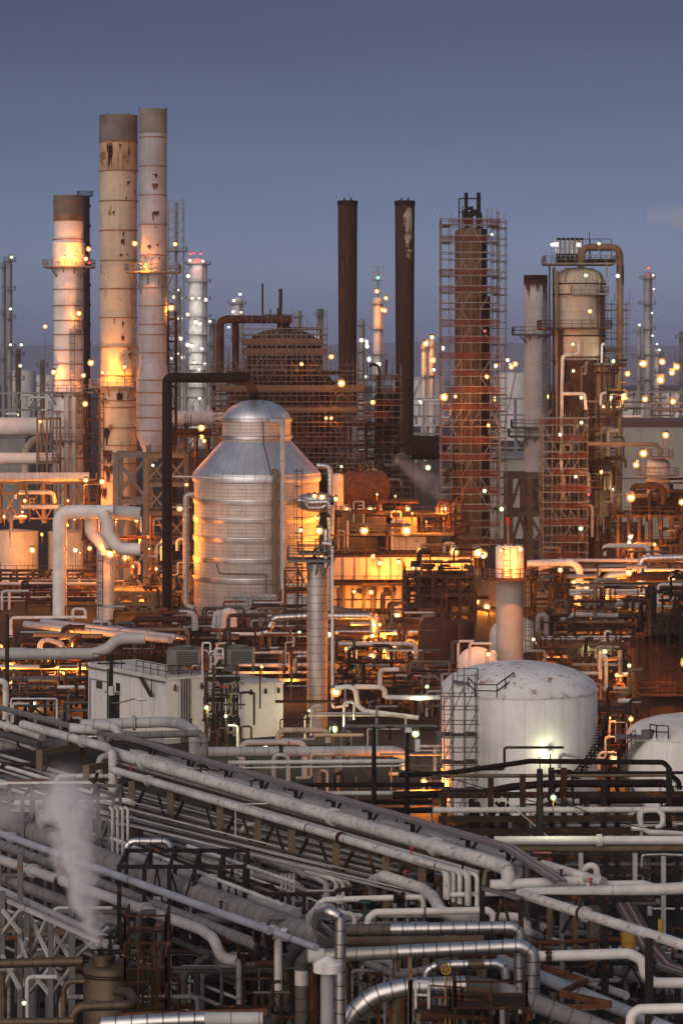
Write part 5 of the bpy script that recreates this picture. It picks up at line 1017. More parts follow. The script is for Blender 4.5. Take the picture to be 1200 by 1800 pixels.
part('dome', MB().lathe([(R1*1.012,ze),(R1*1.012,ze+.1)]+[(R1*1.005*math.cos(a),ze+.1+(zt-ze)*math.sin(a)) for a in (.05,.3,.6,.9,1.2,1.45,1.56)], (cx,cy,0), 64), 'white_clean', t)
mb = MB(); ms = MB(); pts = []
for k in range(34):
    a = math.radians(145+k*2.4); z = ze-.2-k*.165
    if z < .2: break
    i, o_ = (cx+(R1+.05)*math.cos(a), cy-(R1+.05)*abs(math.sin(a)), z), (cx+(R1+.85)*math.cos(a), cy-(R1+.85)*abs(math.sin(a)), z)
    ms.bar(i, o_, .28, .05); pts.append(o_)
st = part('stair', ms, 'steel_grey', t); part('railing', MB().rail(pts[::2], 1.0, .035), 'steel_dark', st)
part('roof_platform', MB().box((Xp(1118,D+2),D+2.2,ze+.2), (3.2,1.6,.15)), 'steel_grey', t)
part('roof_railing', MB().rail([(Xp(1140,D+2),D+1.4,ze+.25),(Xp(1152,D+1),D+.6,ze+.25),(Xp(1172,D+1),D+.4,ze+.25)], 1.0, .05), 'steel_dark', t)
part('roof_hatch', MB().lathe([(.5,ze+.2),(.5,ze+.75),(.02,ze+.8)], (Xp(1137,D+2),D+1.8,0), 14), 'steel_grey', t)
# ---------------------------------------------------------------- white building with roof coolers
c0, lx, rx = Vector((Xp(293,262),262,0)), Vector((-.525,.851,0)), Vector((.851,.525,0)); H = 5.9
t = thing('service_building', 'white flat roofed building with a dark door and external ladder', 'building', c0)
def obox(o, a, b, h, z0=0.):            # box from corner o along lx*a, rx*b
    mb = MB(); q = [o, o+rx*b, o+rx*b+lx*a, o+lx*a]
    for z in (z0, z0+h):
        for p in q: mb.v.append((p.x,p.y,z))
    for f in ((3,2,1,0),(4,5,6,7),(0,1,5,4),(1,2,6,5),(2,3,7,6),(3,0,4,7)): mb.quadface(f, [(0,0),(4,0),(4,h),(0,h)])
    return mb
part('wall', obox(c0, 16., 5.2, H), 'wall', t)
part('parapet', obox(c0-lx*.12-rx*.12, 16.24, 5.44, .22, H+.003), 'white', t)
part('annex_wall', obox(c0+rx*8.0-lx*.4, 8, 4.2, 4.9), 'wall', t); part('annex_parapet', obox(c0+rx*7.9-lx*.5, 8.2, 4.4, .2, 4.903), 'white', t)
part('link_wall', obox(c0+rx*5.203+lx*2, 6, 2.6, 4.4), 'wall_far', t)
n_ = -rx
for k in (2.4,4.8,7.2,12.0,14.4): part('panel_joint', obox(c0+lx*k-rx*.012, .05, .02, H-.05, .02), 'wall_far', t)
part('plinth', obox(c0-lx*.03-rx*.03, 16.06, 5.26, .45), 'conc_grey', t)
for k in (1.2,2.6,4.4): part('panel_joint', obox(c0+rx*k-lx*.012, .02, .05, H-.05, .02), 'wall_far', t)
part('vent_louver', obox(c0+lx*13.-rx*.07, 1.2, .1, .7, 3.8), 'louver', t); part('conduit', MB().tube([c0+lx*15.5-rx*.1+Vector((0,0,.4)), c0+lx*15.5-rx*.1+Vector((0,0,4.6)), c0+lx*10.9-rx*.1+Vector((0,0,4.6))], .05, 6, .2), 'steel_grey', t)
part('door_canopy', obox(c0+lx*9.2-rx*.9, 1.7, .86, .08, 3.75), 'steel_grey', t); part('gutter', obox(c0+lx*.1-rx*.2, 15.8, .16, .14, H-.3), 'steel_grey', t)
d0 = c0+lx*9.4-rx*.06; part('door', obox(d0, 1.3, .1, 2.4, 1.2), 'steel_dark', t)
d0 = c0+lx*9.3-rx*.05; part('window', obox(d0, .8, .08, .8, 3.9), 'steel_dark', t)
for k, zz in ((11.2,0),(11.6,0)): part('wall_pipe', MB().tube([c0+lx*k-rx*.15, c0+lx*k-rx*.15+Vector((0,0,H))], .07, 6), 'steel_brown', t)
q = c0+lx*3.2-rx*.4
part('roof_railing', MB().rail([c0+lx*6+Vector((0,0,H+.2)), c0+lx*.2+Vector((0,0,H+.2)), c0+rx*4+Vector((0,0,H+.2))], 1.1, .04), 'steel_brown', t)
part('roof_railing', MB().rail([c0+lx*15+Vector((0,0,H+.2)), c0+lx*9+Vector((0,0,H+.2))], 1.0, .04), 'steel_brown', t)
part('stair_bracket', MB().bar(c0+lx*4.2-rx*.5+Vector((0,0,H-.1)), c0+lx*2.0-rx*.5+Vector((0,0,H-1.7)), .35, .12).bar(c0+lx*2.0-rx*.5+Vector((0,0,H-1.7)), c0+lx*2.0-rx*.5+Vector((0,0,H-.1)), .12), 'steel_brown', t)
for k in range(4): part('wall_pipe', MB().tube([c0+rx*(1.5+k*.28)-lx*.14, c0+rx*(1.5+k*.28)-lx*.14+Vector((0,0,H))], .06, 6), 'steel_brown', t)
for k in (.8,3.6): part('wall_lamp', MB().lathe([(.05,H-.4),(.14,H-.7),(.14,H-1.0),(.05,H-1.05)], c0+rx*k-lx*.2, 8), 'steel_dark', t)
part('ladder', MB().ladder(c0+rx*4.4-lx*.3, H, .5, tuple(rx), False), 'steel_brown', t)
for k in (8.6,10.2,11.6): part('wall_lamp', MB().lathe([(.05,4.6),(.13,4.4),(.13,4.1),(.05,4.05)], c0+rx*k-lx*.6, 8), 'steel_dark', t)
def cooler(px0, px1, y0, y1, D, lab):
    a, b = Xp(px0,D), Xp(px1,D); z0, z1 = Zy(y1,D), Zy(y0,D); t = thing('air_cooler', lab, 'cooling unit', ((a+b)/2,D+1.5,z0))
    zm = z0+(z1-z0)*.36
    part('housing', MB().box(((a+b)/2,D+1.5,(zm+z1)/2), (b-a,3,z1-zm)), 'ac_unit', t)
    part('louver', MB().box((a+(b-a)*.62,D-.03,(zm+z1)/2), ((b-a)*.62,.1,(z1-zm)*.78)), 'louver', t)
    for k in range(5): part('louver_slat', MB().box((a+(b-a)*.62,D-.1,zm+(z1-zm)*(.2+.15*k)), ((b-a)*.6,.06,.05)), 'ac_unit', t)
    for x in (a+.1, a+(b-a)*.3, b-.1):
        for y in (D+.1, D+2.9): part('leg', MB().bar((x,y,z0),(x,y,zm-.005),.16), 'steel_grey', t)
    part('duct', MB().box((a+(b-a)*.28,D+1.5,(z0+zm)/2), ((b-a)*.5,1.8,(zm-z0)*.9)), 'ac_unit', t)
    part('fan_cowl', MB().lathe([(.9,z1),(.95,z1+.25),(.85,z1+.25),(.8,z1+.02)], ((a+b)/2,D+1.5,0), 18), 'steel_grey', t)
cooler(293,351,1143,1184,264.5,'boxy grey air cooler on legs at the white building corner'); cooler(389,446,1142,1182,268,'boxy grey air cooler behind the piping right of the first one')
t = thing('equipment_skid', 'rusty piping skid with valves right of the white building corner', 'skid', (Xp(390,256),256,0))
for px in (362,376,390,405,418):
    part('post', MB().bar((Xp(px,256),256,0),(Xp(px,256),256,Zy(1190 if px != 376 else 1170,256)),.22), 'steel_brown', t)
for y in (1195,1232,1268): part('deck', MB().box((Xp(390,256),256.8,Zy(y,256)), (3.2,2.2,.15)), 'steel_brown', t)
for y in (1195,1232): part('railing', MB().rail([(Xp(362,256),255.7,Zy(y,256)),(Xp(420,256),255.7,Zy(y,256))], 1., .04), 'steel_brown', t)
runs('thin pipe with valves on the rusty skid right of the white building', 'pipes on the rusty skid', 34, 355, 425, 253, 257, 2, 8, (.05,.14), ['steel_brown','rust','white','steel_dark','steel_tan'], 71, 'vugh')
R = random.Random(12)
for k in range(12): valve('small valve on the rusty skid right of the white building', (Xp(R.uniform(358,425),254),R.uniform(252,255),R.uniform(2,7)), .2, 'red_paint' if k%3==0 else 'steel_dark', 'valves on the rusty skid')
lamp(363,1244,252,'h',2,700,.2,'greenish lamp on the rusty skid, left of two'); lamp(397,1259,252,'h',2,500,.16,'greenish lamp on the rusty skid, right of two')
for k,(px,h) in enumerate(((356,1130),(368,1145),(378,1140))):
    pipe('thin white gooseneck above the air coolers', [(px,1190,258),(px,h),(px+14,h),(px+14,h+18)], 1.6, 'white', group='white goosenecks above the air coolers', seg=8)
# poles
def pole(label, px, y0, y1, D, r=.16, m='steel_dark', cat='pole', wires=True):
    t = thing('utility_pole', label, cat, (Xp(px,D),D,Zy(y1,D)))
    part('shaft', MB().tube([(Xp(px,D),D,Zy(y1,D)),(Xp(px,D),D,Zy(y0,D))], r*1.15, 10, r2=r*.85), m, t)
    return t
D = 244; t = thing('street_lamp', 'black pole with curved arm and pale street lamp head before the white building', 'lamp', (Xp(196,D),D,0))
part('pole', MB().tube([(Xp(196,D),D,0),(Xp(196,D),D,Zy(1150,D))], .2, 10, r2=.16), 'steel_dark', t)
part('arm', MB().tube([(Xp(196,D),D-.1,Zy(1236,D)),(Xp(212,D),D-.4,Zy(1234,D)),(Xp(238,D),D-1,Zy(1226,D))], .06, 8, .8), 'steel_grey', t)
part('lamp_head', MB().lathe([(.05,0),(.16,.15),(.2,.6),(.12,.95),(.03,1.)], (Xp(239,D),D-1,Zy(1226,D)), 12, (1,0,-.03)), 'white', t)
part('crossarm', MB().box((Xp(196,D),D,Zy(1166,D)), (2.4,.12,.12)), 'steel_dark', t); part('transformer', MB().lathe([(.05,Zy(1222,D)),(.28,Zy(1221,D)),(.28,Zy(1206,D)),(.05,Zy(1205,D))], (Xp(197,D),D-.3,0), 14), 'white', t)
D = 280; t = pole('brown timber pole at the far left before the silver grey pipe', 13, 1080, 1290, 280, .22, 'steel_brown')
pole('dark pole left of two before the big white tank', 657, 1278, 1420, 192); t = pole('dark pole with a small floodlight right of two before the big white tank', 715, 1288, 1440, 189)
part('floodlight', MB().box(P(717,1283,188.6), (.45,.4,.3)), 'white', t); part('floodlight', MB().box(P(733,1310,188.5), (.35,.3,.8)), 'white', t)
t = pole('dark pole with thin top rod before the white tank, right', 948, 1352, 1510, 172, .22)
part('top_rod', MB().bar(P(948,1353,172), P(948,1330,172), .07), 'steel_dark', t)
lamp(972,1402,170,'h',.9,500,.22,'bright tilted floodlight beside the dark pole before the white tank'); 
def wire(label, pts, r=.035): 
    q = path(pts); single('wire', MB().tube(q, r, 5, 0), 'steel_dark', label, 'wire', q[0])
wire('thin overhead wire crossing before the white tank foot', [(715,1352,188),(780,1365),(850,1385),(948,1412,172)]); wire('overhead wire sagging right from the dark pole', [(948,1395,172),(1010,1418),(1060,1440),(1130,1455),(1215,1462)])
wire('second wire from the dark pole down to the right', [(948,1478,172),(1000,1500),(1060,1520),(1180,1550)])
single('guy_wire', MB().tube(path([(880,1400,174),(985,1490)]), .04, 5), 'white', 'pale guy wire slanting down behind the dark pole', 'wire')
# ---------------------------------------------------------------- main diagonal rack
RF = random.Random(31)
def fp(label, pts, rpx, m, name='pipe', cat='pipe', seg=14, bend=None, group=None, fl=()):
    o = pipe(label, pts, rpx, m, name, cat, seg, bend, group, None, fl)
    if rpx >= 4.2 and m in ('white','white_clean','white_rusty','pale_grey_plain','blue_grey','pale_grey') and cat == 'pipe':   # bolted flanges, clamps, drain stubs along the straights
        q = path(pts); r = rpx*q[0].y/F
        for a, b in zip(q, q[1:]):
            L_ = (b-a).length; d = (b-a).normalized() if L_ > .1 else None
            if L_ < 3.5: continue
            for k in range(max(1, int(L_/7))):
                c = a+d*(L_*RF.uniform(.1,.9)); w = RF.random()
                if w < .45:
                    f = MB(); 
                    for e in (-.07,.07): f.lathe([(r*.98,e-.05),(r*1.42,e-.05),(r*1.42,e+.05),(r*.98,e+.05)], c, 14, d)
                    for e in range(8): an = e*math.pi/4; u = d.cross(Vector((0,0,1))); u = u.normalized() if u.length > .1 else Vector((1,0,0)); v = d.cross(u); n_ = c+u*(r*1.25*math.cos(an))+v*(r*1.25*math.sin(an)); f.bar(n_-d*.17, n_+d*.17, .05)
                    part('flange', f, m if RF.random() < .6 else 'rust', o)
                elif w < .72: part('clamp', MB().lathe([(r*.99,-.06),(r*1.07,-.06),(r*1.07,.06),(r*.99,.06)], c, 14, d), RF.choice(('steel_dark','rust','steel_grey')), o)
                elif abs(d.z) < .5:
                    f = MB().tube([c+Vector((0,0,r*.8)), c+Vector((0,0,r+.35))], .06, 6); f.bar(c+Vector((-.12,0,r+.35)), c+Vector((.12,0,r+.35)), .07); part('bleed_valve', f, RF.choice(('steel_dark','red_paint','steel_grey')), o)
    return o
fp('thick pale pipe, uppermost of the main diagonal rack', [(196,1322,9),(860,1516,9),(893,1527,9),(893,1560)], 10, 'white_rusty')
fp('rust spotted pale pipe along the lower edge of the main diagonal rack', [(196,1352,8.6),(380,1408,8.6),(786,1528,8.6),(786,1580)], 6.5, 'white_rusty')
fp('wide pale grey pipe beneath the cable tray on the main rack', [(240,1330,8.4),(905,1520,8.4)], 13, 'pale_grey_plain')
fp('grey pipe between the cable tray and the wide pale pipe', [(300,1335,8.0),(930,1512,8.0)], 7, 'worn_grey')
for k,(dx,dy,r,m_) in enumerate(((0,14,3.2,'worn_grey'),(2,20,2.2,'rust'),(4,25,3,'pale_grey_plain'))):
    fp('thin pipe lying between the two thick pipes of the main rack', [(205,1330+dy-4,8.5),(840,1514+dy-6,8.5)], r, m_, group='thin pipes between the thick rack pipes', seg=8)
for i in range(10):
    fp('slim grey pipe in the lower tier of the main diagonal rack', [(150,1366+i*7.2,6.6),(700+i*7,1520+i*5.5+ (i*1.4),6.6)], (2.6,3.4,2.2,3.0,3.8,2.4,3.2,2.0,3.0,2.4)[i], ('pale_grey_plain','worn_grey','white','pale_grey_plain','worn_grey','pale_grey_plain','steel_tan','white','worn_grey','pale_grey_plain')[i], group='lower tier pipes of the main rack', seg=8)
for k,(x,y) in enumerate(((797,1530),(808,1533),(822,1536),(838,1538))):
    fp(('first','second','third','fourth')[k]+' white pipe dropping off the main rack end', [(x-70,y-19,8.7),(x,y,8.7),(x,y+55)], (4,4.5,6,4)[k], ('white_rusty','white','pale_grey_plain','white')[k])
for i in range(9):
    fp('hair-thin parallel pipe filling the lower tier of the main rack', [(140,1372+i*7.4,6.9),(690+i*7,1518+i*6.6,6.9)], (1.2,1.6,1.0,1.5,1.2,1.8,1.1,1.4,1.2)[i], ('white','dark_grey','pale_grey_plain','rust')[i%4], group='hair-thin pipes of the main rack', seg=6)
for i in range(5):
    fp('slim pipe between the pale pipe and the cable tray of the main rack', [(230,1318+i*3.2,8.9),(915,1508+i*3.6,8.9)], (2.4,2.6,2.2,2.6,2.0)[i], ('pale_grey_plain','white','pale_grey_plain','pale_grey_plain','worn_grey')[i], group='slim pipes beside the cable tray', seg=6)
for i in range(5):
    fp('slim weathered pipe beside the biggest diagonal pipe', [(-15,1400+i*9,5.6-i*.2),(430,1563+i*13,5.6-i*.2)], (2.6,3.4,2.2,3.,2.4)[i], ('pale_grey_plain','worn_grey','white','dark_grey','pale_grey_plain')[i], group='slim pipes beside the biggest pipe', seg=8)
for i in range(7):
    fp('slim grey pipe in the lower tier at the left end of the main rack', [(-15,1322+i*9,6.9),(215,1390+i*10,6.9)], (3.2,2.4,3.8,2.2,3,2.6,3.4)[i], ('pale_grey_plain','worn_grey','white','pale_grey_plain','dark_grey','white','pale_grey_plain')[i], group='lower tier pipes at the left end', seg=8)
for i in range(7):
    fp('slim silver grey pipe sloping right below the main rack', [(255,1432+i*11,5.4-i*.15),(600,1548+i*13,5.4-i*.15)], (2.6,3.2,2.2,3.6,2.4,3,2.6)[i], ('pale_grey_plain','white','worn_grey','pale_grey_plain','white','worn_grey','pale_grey_plain')[i], group='slim pipes sloping below the main rack', seg=8)
for i in range(6):
    fp('slim pipe running diagonally in the shade at the lower left', [(-15,1545+i*22,3.2-i*.3),(430,1712+i*24,3.2-i*.3)], (3.,4.,2.6,3.4,2.4,3.)[i], ('worn_grey','dark_grey','pale_grey_plain','worn_grey','dark_grey','worn_grey')[i], group='slim pipes in the lower left shade', seg=8)
for i in range(6):
    fp('slim pipe running diagonally in the shade at the lower right', [(880,1600+i*24,2.4-i*.2),(1215,1706+i*30,2.4-i*.2)], (3.,4.,2.6,3.4,2.4,3.)[i], ('worn_grey','dark_grey','pale_grey_plain','worn_grey','blue_grey','worn_grey')[i], group='slim pipes in the lower right shade', seg=8)
t = thing('pipe_rack', 'main diagonal pipe rack of rusty tan posts with knee braces', 'pipe rack', PZ(513,1470,0))
for px,py in ((70,1318),(152,1345),(232,1373),(300,1392),(387,1418),(453,1438),(513,1457),(591,1479),(678,1504),(741,1522),(800,1540)):
    p = PZ(px,py,8.2); part('post', MB().bar((p.x,p.y,0),(p.x,p.y,8.2),.42), 'steel_tan', t)
    q = p+Vector((2.6,4.7,0)); part('post', MB().bar((q.x,q.y,0),(q.x,q.y,7.9),.4), 'steel_brown', t)
    part('cross_beam', MB().bar((p.x,p.y,7.95),(q.x+1.2,q.y+2,7.95),.3,.4), 'steel_tan', t)
    part('cross_beam', MB().bar((p.x,p.y,6.2),(q.x,q.y,6.2),.25,.3), 'steel_brown', t)
    b = Vector((-.48,.87,0)); part('brace', MB().bar(p-b*.1-Vector((0,0,2.2)), p-b*1.9-Vector((0,0,.3)), .16).bar(p-b*.1-Vector((0,0,3.0)), p+b*1.9-Vector((0,0,.3)), .13), 'steel_brown', t)
# cable tray
tp = path([(-12,1240,9.7),(130,1277,9.7),(252,1303,9.7),(310,1322,9.7),(640,1416,9.7),(897,1490,9.7),(985,1549,8.6)])
t = thing('cable_tray', 'long dark cable tray on stub posts along the main diagonal rack', 'cable tray', tp[3])
off = Vector((.88,.48,0))
mb = MB()
for a, b in zip(tp, tp[1:]):
    for k in (-.34,.34): mb.bar(a+off*k-Vector((0,0,.06)), b+off*k-Vector((0,0,.06)), .05, .12)
part('tray', mb, 'steel_grey', t)
for k, m_ in zip((-.26,-.16,-.05,.05,.16,.26), ('cable','cable_pale','cable','cable_red','cable_pale','cable')):
    part('cable', MB().tube([p+off*k+Vector((0,0,.03)) for p in tp], .075, 6, .6), m_, t)
for px,py in ((40,1252),(125,1276),(265,1309),(332,1329),(398,1348),(460,1366),(520,1383),(586,1402),(650,1420),(725,1441),(822,1469),(893,1490)):
    p = PZ(px,py,9.6); part('post', MB().bar(p-Vector((0,0,1.3)), p, .26), 'steel_dark', t)
    b = Vector((-.48,.87,0)); part('bracket', MB().bar(p-Vector((0,0,1.1)), p+b*-1.0-Vector((0,0,.1)), .1).bar(p-off*.5-Vector((0,0,.14)), p+off*.5-Vector((0,0,.14)), .12), 'steel_dark', t)
tp = path([(1070,1572,7.5),(1096,1588,7.2),(1138,1662,5.5),(1168,1697,5.0),(1215,1712,5.0)])
t = thing('cable_tray', 'steep cable tray with reddish cables descending at the lower right', 'cable tray', tp[2])
for k, m_ in zip((-.42,-.28,-.12,.05,.22,.38), ('cable_red','cable_pale','cable','cable_red','cable_pale','cable_red')): part('cable', MB().tube([p+off*k for p in tp], .07, 6, .5), m_, t)
mb = MB()
for a, b in zip(tp, tp[1:]):
    for k in (-.52,.52): mb.bar(a+off*k, b+off*k, .06, .14)
part('tray', mb, 'steel_grey', t)
for px,py in ((1080,1580),(1146,1678),(1190,1706)): p = P(px,py,tp[1].y if px<1100 else tp[3].y); part('post', MB().bar(p-Vector((0,0,3)), p-Vector((0,0,.15)), .3), 'steel_dark', t)
# ---------------------------------------------------------------- pipes at the left of the rack
fp('white pipe running diagonally then dropping straight down at the left', [(40,1273,9.3),(188,1314,9.3),(199,1324,9.3),(199,1408),(205,1418)], 7.5, 'white_rusty')
fp('dark pipe lying on the left end of the main rack', [(0,1290,8.5),(70,1309,8.5)], 6, 'dark_grey'); fp('white pipe at the far left descending right', [(-15,1268,8.6),(75,1296,8.6)], 6.5, 'white')
fp('pale pipe below the far left white pipe', [(-15,1288,8.2),(60,1312,8.2)], 7, 'pale_grey_plain')
fp('ribbed worn pipe bending level at the left behind the posts', [(-15,1312,7.6),(85,1306),(150,1313)], 9, 'worn_grey')
fp('thick insulated pipe stub looping down, leftmost of three', [(122,1279,10),(168,1283),(180,1290),(180,1305)], 8.5, 'pale_grey')
fp('thick insulated pipe stub looping down, middle of three', [(164,1274,10.3),(198,1277),(208,1284),(208,1300)], 8, 'pale_grey')
fp('long ribbed insulated pipe before the white building, bending down at right', [(142,1274,225),(290,1269),(318,1272,222),(342,1285,216),(342,1330)], 9.5, 'pale_grey')
fp('ribbed brown grey pipe crossing level then dropping right of the building', [(183,1306,212),(195,1294),(350,1289),(360,1297),(360,1330)], 6.5, 'worn_grey')
fp('short shiny clad pipe below the insulated stubs', [(135,1297,210),(182,1294)], 3, 'cladding', 'clad_pipe')
fp('long ribbed pale pipe ahead of the building, bending down at its right end', [(350,1322,226),(690,1320),(709,1326),(710,1352)], 9, 'pale_grey')
fp('white level pipe below the long ribbed pale pipe', [(400,1341,214),(715,1338)], 4, 'white'); fp('thin white line under the long ribbed pipe', [(420,1350,210),(715,1346)], 1.6, 'white')
fp('white standing pipe at the far left edge', [(10,1265,262),(11,1198),(-10,1196)], 5.5, 'white')
fp('thick silver grey pipe at the far left, stepping up to the right', [(-15,1150,284),(165,1149),(190,1140),(205,1125),(225,1122),(255,1122)], 10, 'pale_grey_plain', 'pipe', 'pipe', 18, 2.4)
for k,(a,b,r,m_) in enumerate((((45,1097),(300,1125),6,'blue_grey'),((75,1092),(310,1120),5,'blue_grey'),((190,1102),(325,1122),4,'cladding'),((60,1115),(180,1118),4,'steel_tan'))):
    fp(('lowest','second','third','short tan')[k]+' bluish pipe on the upper rack above the white building', [(a[0],a[1],6.5),(b[0],b[1],6.5)], r, m_)
fp('white pipe arch at the left end of the upper rack', [(20,1120,318),(20,1086),(150,1085)], 3, 'white'); fp('small white hook pipe on the upper rack', [(128,1090,322),(129,1070),(150,1071),(151,1088)], 2.6, 'white')
fp('silver pipe elbow on the upper rack right end', [(172,1104,316),(210,1103),(214,1113)], 3.5, 'cladding', 'clad_pipe'); fp('grey pipe hoop on the upper rack left part', [(70,1140,300),(72,1128),(85,1124),(110,1132),(110,1140)], 4.5, 'pale_grey')
fp('level grey pipe left of the white building', [(-10,1172,292),(152,1173)], 4, 'pale_grey_plain'); fp('level dark pipe left of the white building', [(-10,1193,290),(150,1192)], 4, 'steel_grey')
fp('rust coloured hoop pipe over the main rack', [(308,1375,8.2),(311,1362),(322,1356),(380,1356),(386,1363),(386,1376)], 4, 'rust_orange'); 
fp('long white pipe entering from the left and stepping down right', [(25,1412,6.8),(226,1408),(238,1416),(244,1430),(258,1437),(322,1436)], 6, 'white')
fp('white gate shaped pipe at the left under the white pipe', [(-10,1378,7.2),(158,1376),(163,1382),(163,1412)], 3.4, 'white'); fp('rusty level beam at the left', [(15,1373,7.0),(185,1372)], 4, 'rust_orange', 'beam', 'beam')
fp('grey pipe descending right then level, below the stepping white pipe', [(238,1447,6.0),(372,1489,6.0),(425,1484)], 8, 'blue_grey'); fp('pale ribbed pipe behind the stepping white pipe', [(240,1448,190),(320,1446)], 5, 'pale_grey')
fp('shiny clad hoop pipe standing on the big grey pipe', [(222,1502,158),(224,1485),(234,1479),(290,1479),(300,1486),(301,1500)], 6.5, 'cladding', 'clad_pipe', 'pipe', 16, 2)
fp('biggest grey insulated pipe running diagonally to the lower middle', [(-15,1430,7.0),(60,1462,7.0),(205,1520,7.0),(575,1654,7.0)], 17, 'worn_grey', 'insulated_pipe', 'pipe', 22)
fp('grey pipe beside the biggest diagonal pipe, upper side', [(230,1505,6.8),(520,1606,6.8)], 10, 'pale_grey_plain'); 
fp('smooth bluish pipe with flanges running diagonally at the left', [(-12,1460,8.2),(18,1471,8.2),(474,1636,8.2)], 6.3, 'blue_grey', fl=(1,)); fp('bluish pipe beyond the white valve, reaching the grey elbow', [(486,1640,8.2),(556,1666,8.2)], 6.3, 'blue_grey')
fp('white rusty top pipe carried on small brackets at the lower middle', [(196,1473,8.0),(500,1592,8.0)], 3.2, 'white_rusty')
fp('thin pipe with brackets above the biggest diagonal pipe', [(330,1487,7.8),(520,1552,7.8)], 3.5, 'white_rusty')
fp('pale weathered diagonal pipe under the bluish pipe', [(-15,1478,6.5),(455,1662,6.5)], 8.5, 'worn_grey')
fp('pale diagonal pipe ending in an S-bend at the lower left', [(-15,1505,6.4),(200,1580,6.4),(352,1633,6.4),(376,1650,6.4),(388,1680),(404,1688),(416,1688)], 8.5, 'pale_grey_plain', 'pipe', 'pipe', 16, 2.4)
fp('brown diagonal pipe in the dark under the S-bend pipe', [(-15,1535,4.0),(420,1700,4.0)], 9, 'worn_grey'); fp('dark diagonal pipe beneath the brown one at the lower left', [(150,1610,3.4),(420,1720,3.4)], 7, 'dark_grey')
fp('grey pipe with a down elbow right of the rusty ladder cage', [(240,1625,4.6),(352,1672,4.6),(371,1678),(347,1692),(346,1700),(346,1800)], 6, 'dark_grey'); fp('grey downpipe with silver top elbow right of the S-bend', [(414,1687,131),(418,1690),(420,1700),(420,1765)], 5, 'worn_grey')
fp('grey insulated pipe descending right under the main rack', [(310,1495,5.0),(330,1505),(520,1555,5.0),(531,1560),(531,1610)], 6.5, 'pale_grey'); fp('pale pipe diagonal with end elbow under the main rack', [(445,1500,6.2),(562,1545,6.2),(574,1552),(575,1590)], 6, 'white_rusty')
for k in range(3): fp('white pipe elbow dropping at the lower middle, one of a close row', [(538+k*11,1532+k*2,6.4),(585+k*12,1545+k*2,6.4),(591+k*12,1552+k*2),(591+k*12,1610)], 4.5-k*.6, 'white', group='white elbows in a close row')
for k in range(4): fp('thin white upright pipe in the left steam', [(198+k*9,1520,168),(198+k*9,1424),(192+k*9,1418)], 2.6, 'white_rusty', group='white uprights by the steam', seg=8)
for k in range(4): fp('rusty white down pipe left of the biggest pipe loops', [(495+k*7,1535,156),(495+k*7,1560),(495+k*7,1620)], 2.6, 'white_rusty', group='rusty white down pipes', seg=8)
fp('white upright pipe with curved foot under the rust posts', [(425,1530,172),(425,1460),(432,1450),(470,1447)], 3.6, 'white')
fp('thin white gallows pipe standing over the main rack', [(414,1520,170),(414,1414),(556,1410)], 1.2, 'white', seg=8)
# ---------------------------------------------------------------- lower left trusses, boiler, steam vents
t = thing('truss_bridge', 'white lattice trestle carrying twin rails at the lower left', 'trestle', P(90,1640,142))
for (xa,ya,xb,yb,w) in ((-15,1556,195,1652,.24),(-15,1570,190,1662,.2)): part('chord', MB().bar(PZ(xa,ya,8), PZ(xb,yb,8), w), 'pale_grey_plain', t)
for k,(px,y0) in enumerate(((5,1566),(36,1500),(48,1592),(90,1606),(126,1480),(128,1622))): p = P(px,y0,143-k); part('post', MB().bar((p.x,p.y,0),(p.x,p.y,p.z),.26), 'steel_grey', t)
for xa,xb,ya,yb in ((5,36,1600,1640),(36,48,1650,1690),(48,90,1600,1690),(90,126,1630,1690),(5,36,1680,1740),(48,90,1700,1750),(90,126,1700,1750),(126,190,1630,1690)):
    part('brace', MB().bar(P(xa,ya,142), P(xb,yb,140), .16).bar(P(xa,yb,142), P(xb,ya,140.2), .16), 'pale_grey_plain', t)
for y in (1634,1716): part('strut', MB().bar(P(-15,y,142), P(170,y+1,141), .2), 'steel_tan', t)
fp('orange tinted pipe behind the white trestle', [(-15,1650,146),(55,1648),(58,1690),(58,1720)], 5, 'rust_orange'); fp('level pipe behind the trestle at the lower left', [(58,1644,146),(180,1637)], 5, 'steel_tan')
D = 128; t, cx, cy, r = column('boiler_drum', 'brassy clad boiler drum with domed top at the lower left', 'vessel', 142, 241, 1697, D, 'brass_clad', None, .28, rings=[1718,1722], ringm='rust_dark', ringw=.05, seg=40)
part('manway', MB().lathe([(.45,Zy(1704,D)),(.45,Zy(1690,D)),(.55,Zy(1690,D)),(.55,Zy(1684,D)),(.02,Zy(1682,D))], (Xp(180,D),cy-.5,0), 14), 'brass_clad', t)
part('top_rail', MB().bar((Xp(160,D),cy-.8,Zy(1674,D)),(Xp(222,D),cy-.8,Zy(1674,D)),.08).bar((Xp(172,D),cy-.8,Zy(1660,D)),(Xp(172,D),cy-.8,Zy(1700,D)),.08), 'steel_dark', t)
part('vent', MB().tube([(Xp(190,D),cy-.4,Zy(1700,D)),(Xp(190,D),cy-.4,Zy(1668,D))], .11, 8), 'steel_tan', t)
for k in (0,1): valve('dark valve on top of the boiler drum', (Xp(176+k*16,D),cy-.6,Zy(1688,D)), .2, 'steel_dark', 'valves on the boiler drum')
fp('brass clad pipe looping across the front of the boiler drum', [(128,1820,122),(128,1785),(140,1770),(232,1766),(238,1760,123.5),(228,1744,125.5),(205,1742,126.6)], 8.5, 'brass_clad', 'clad_pipe', 'pipe', 18, 2)
fp('brassy level pipe with dark end flange at the lower left', [(-15,1694,124),(146,1690)], 8.5, 'brass_clad', 'clad_pipe', 'pipe', 16, fl=(0,)); fp('brown upright pipe left of the boiler drum', [(113,1820,122),(113,1740),(120,1725),(150,1725)], 5, 'brass_clad')
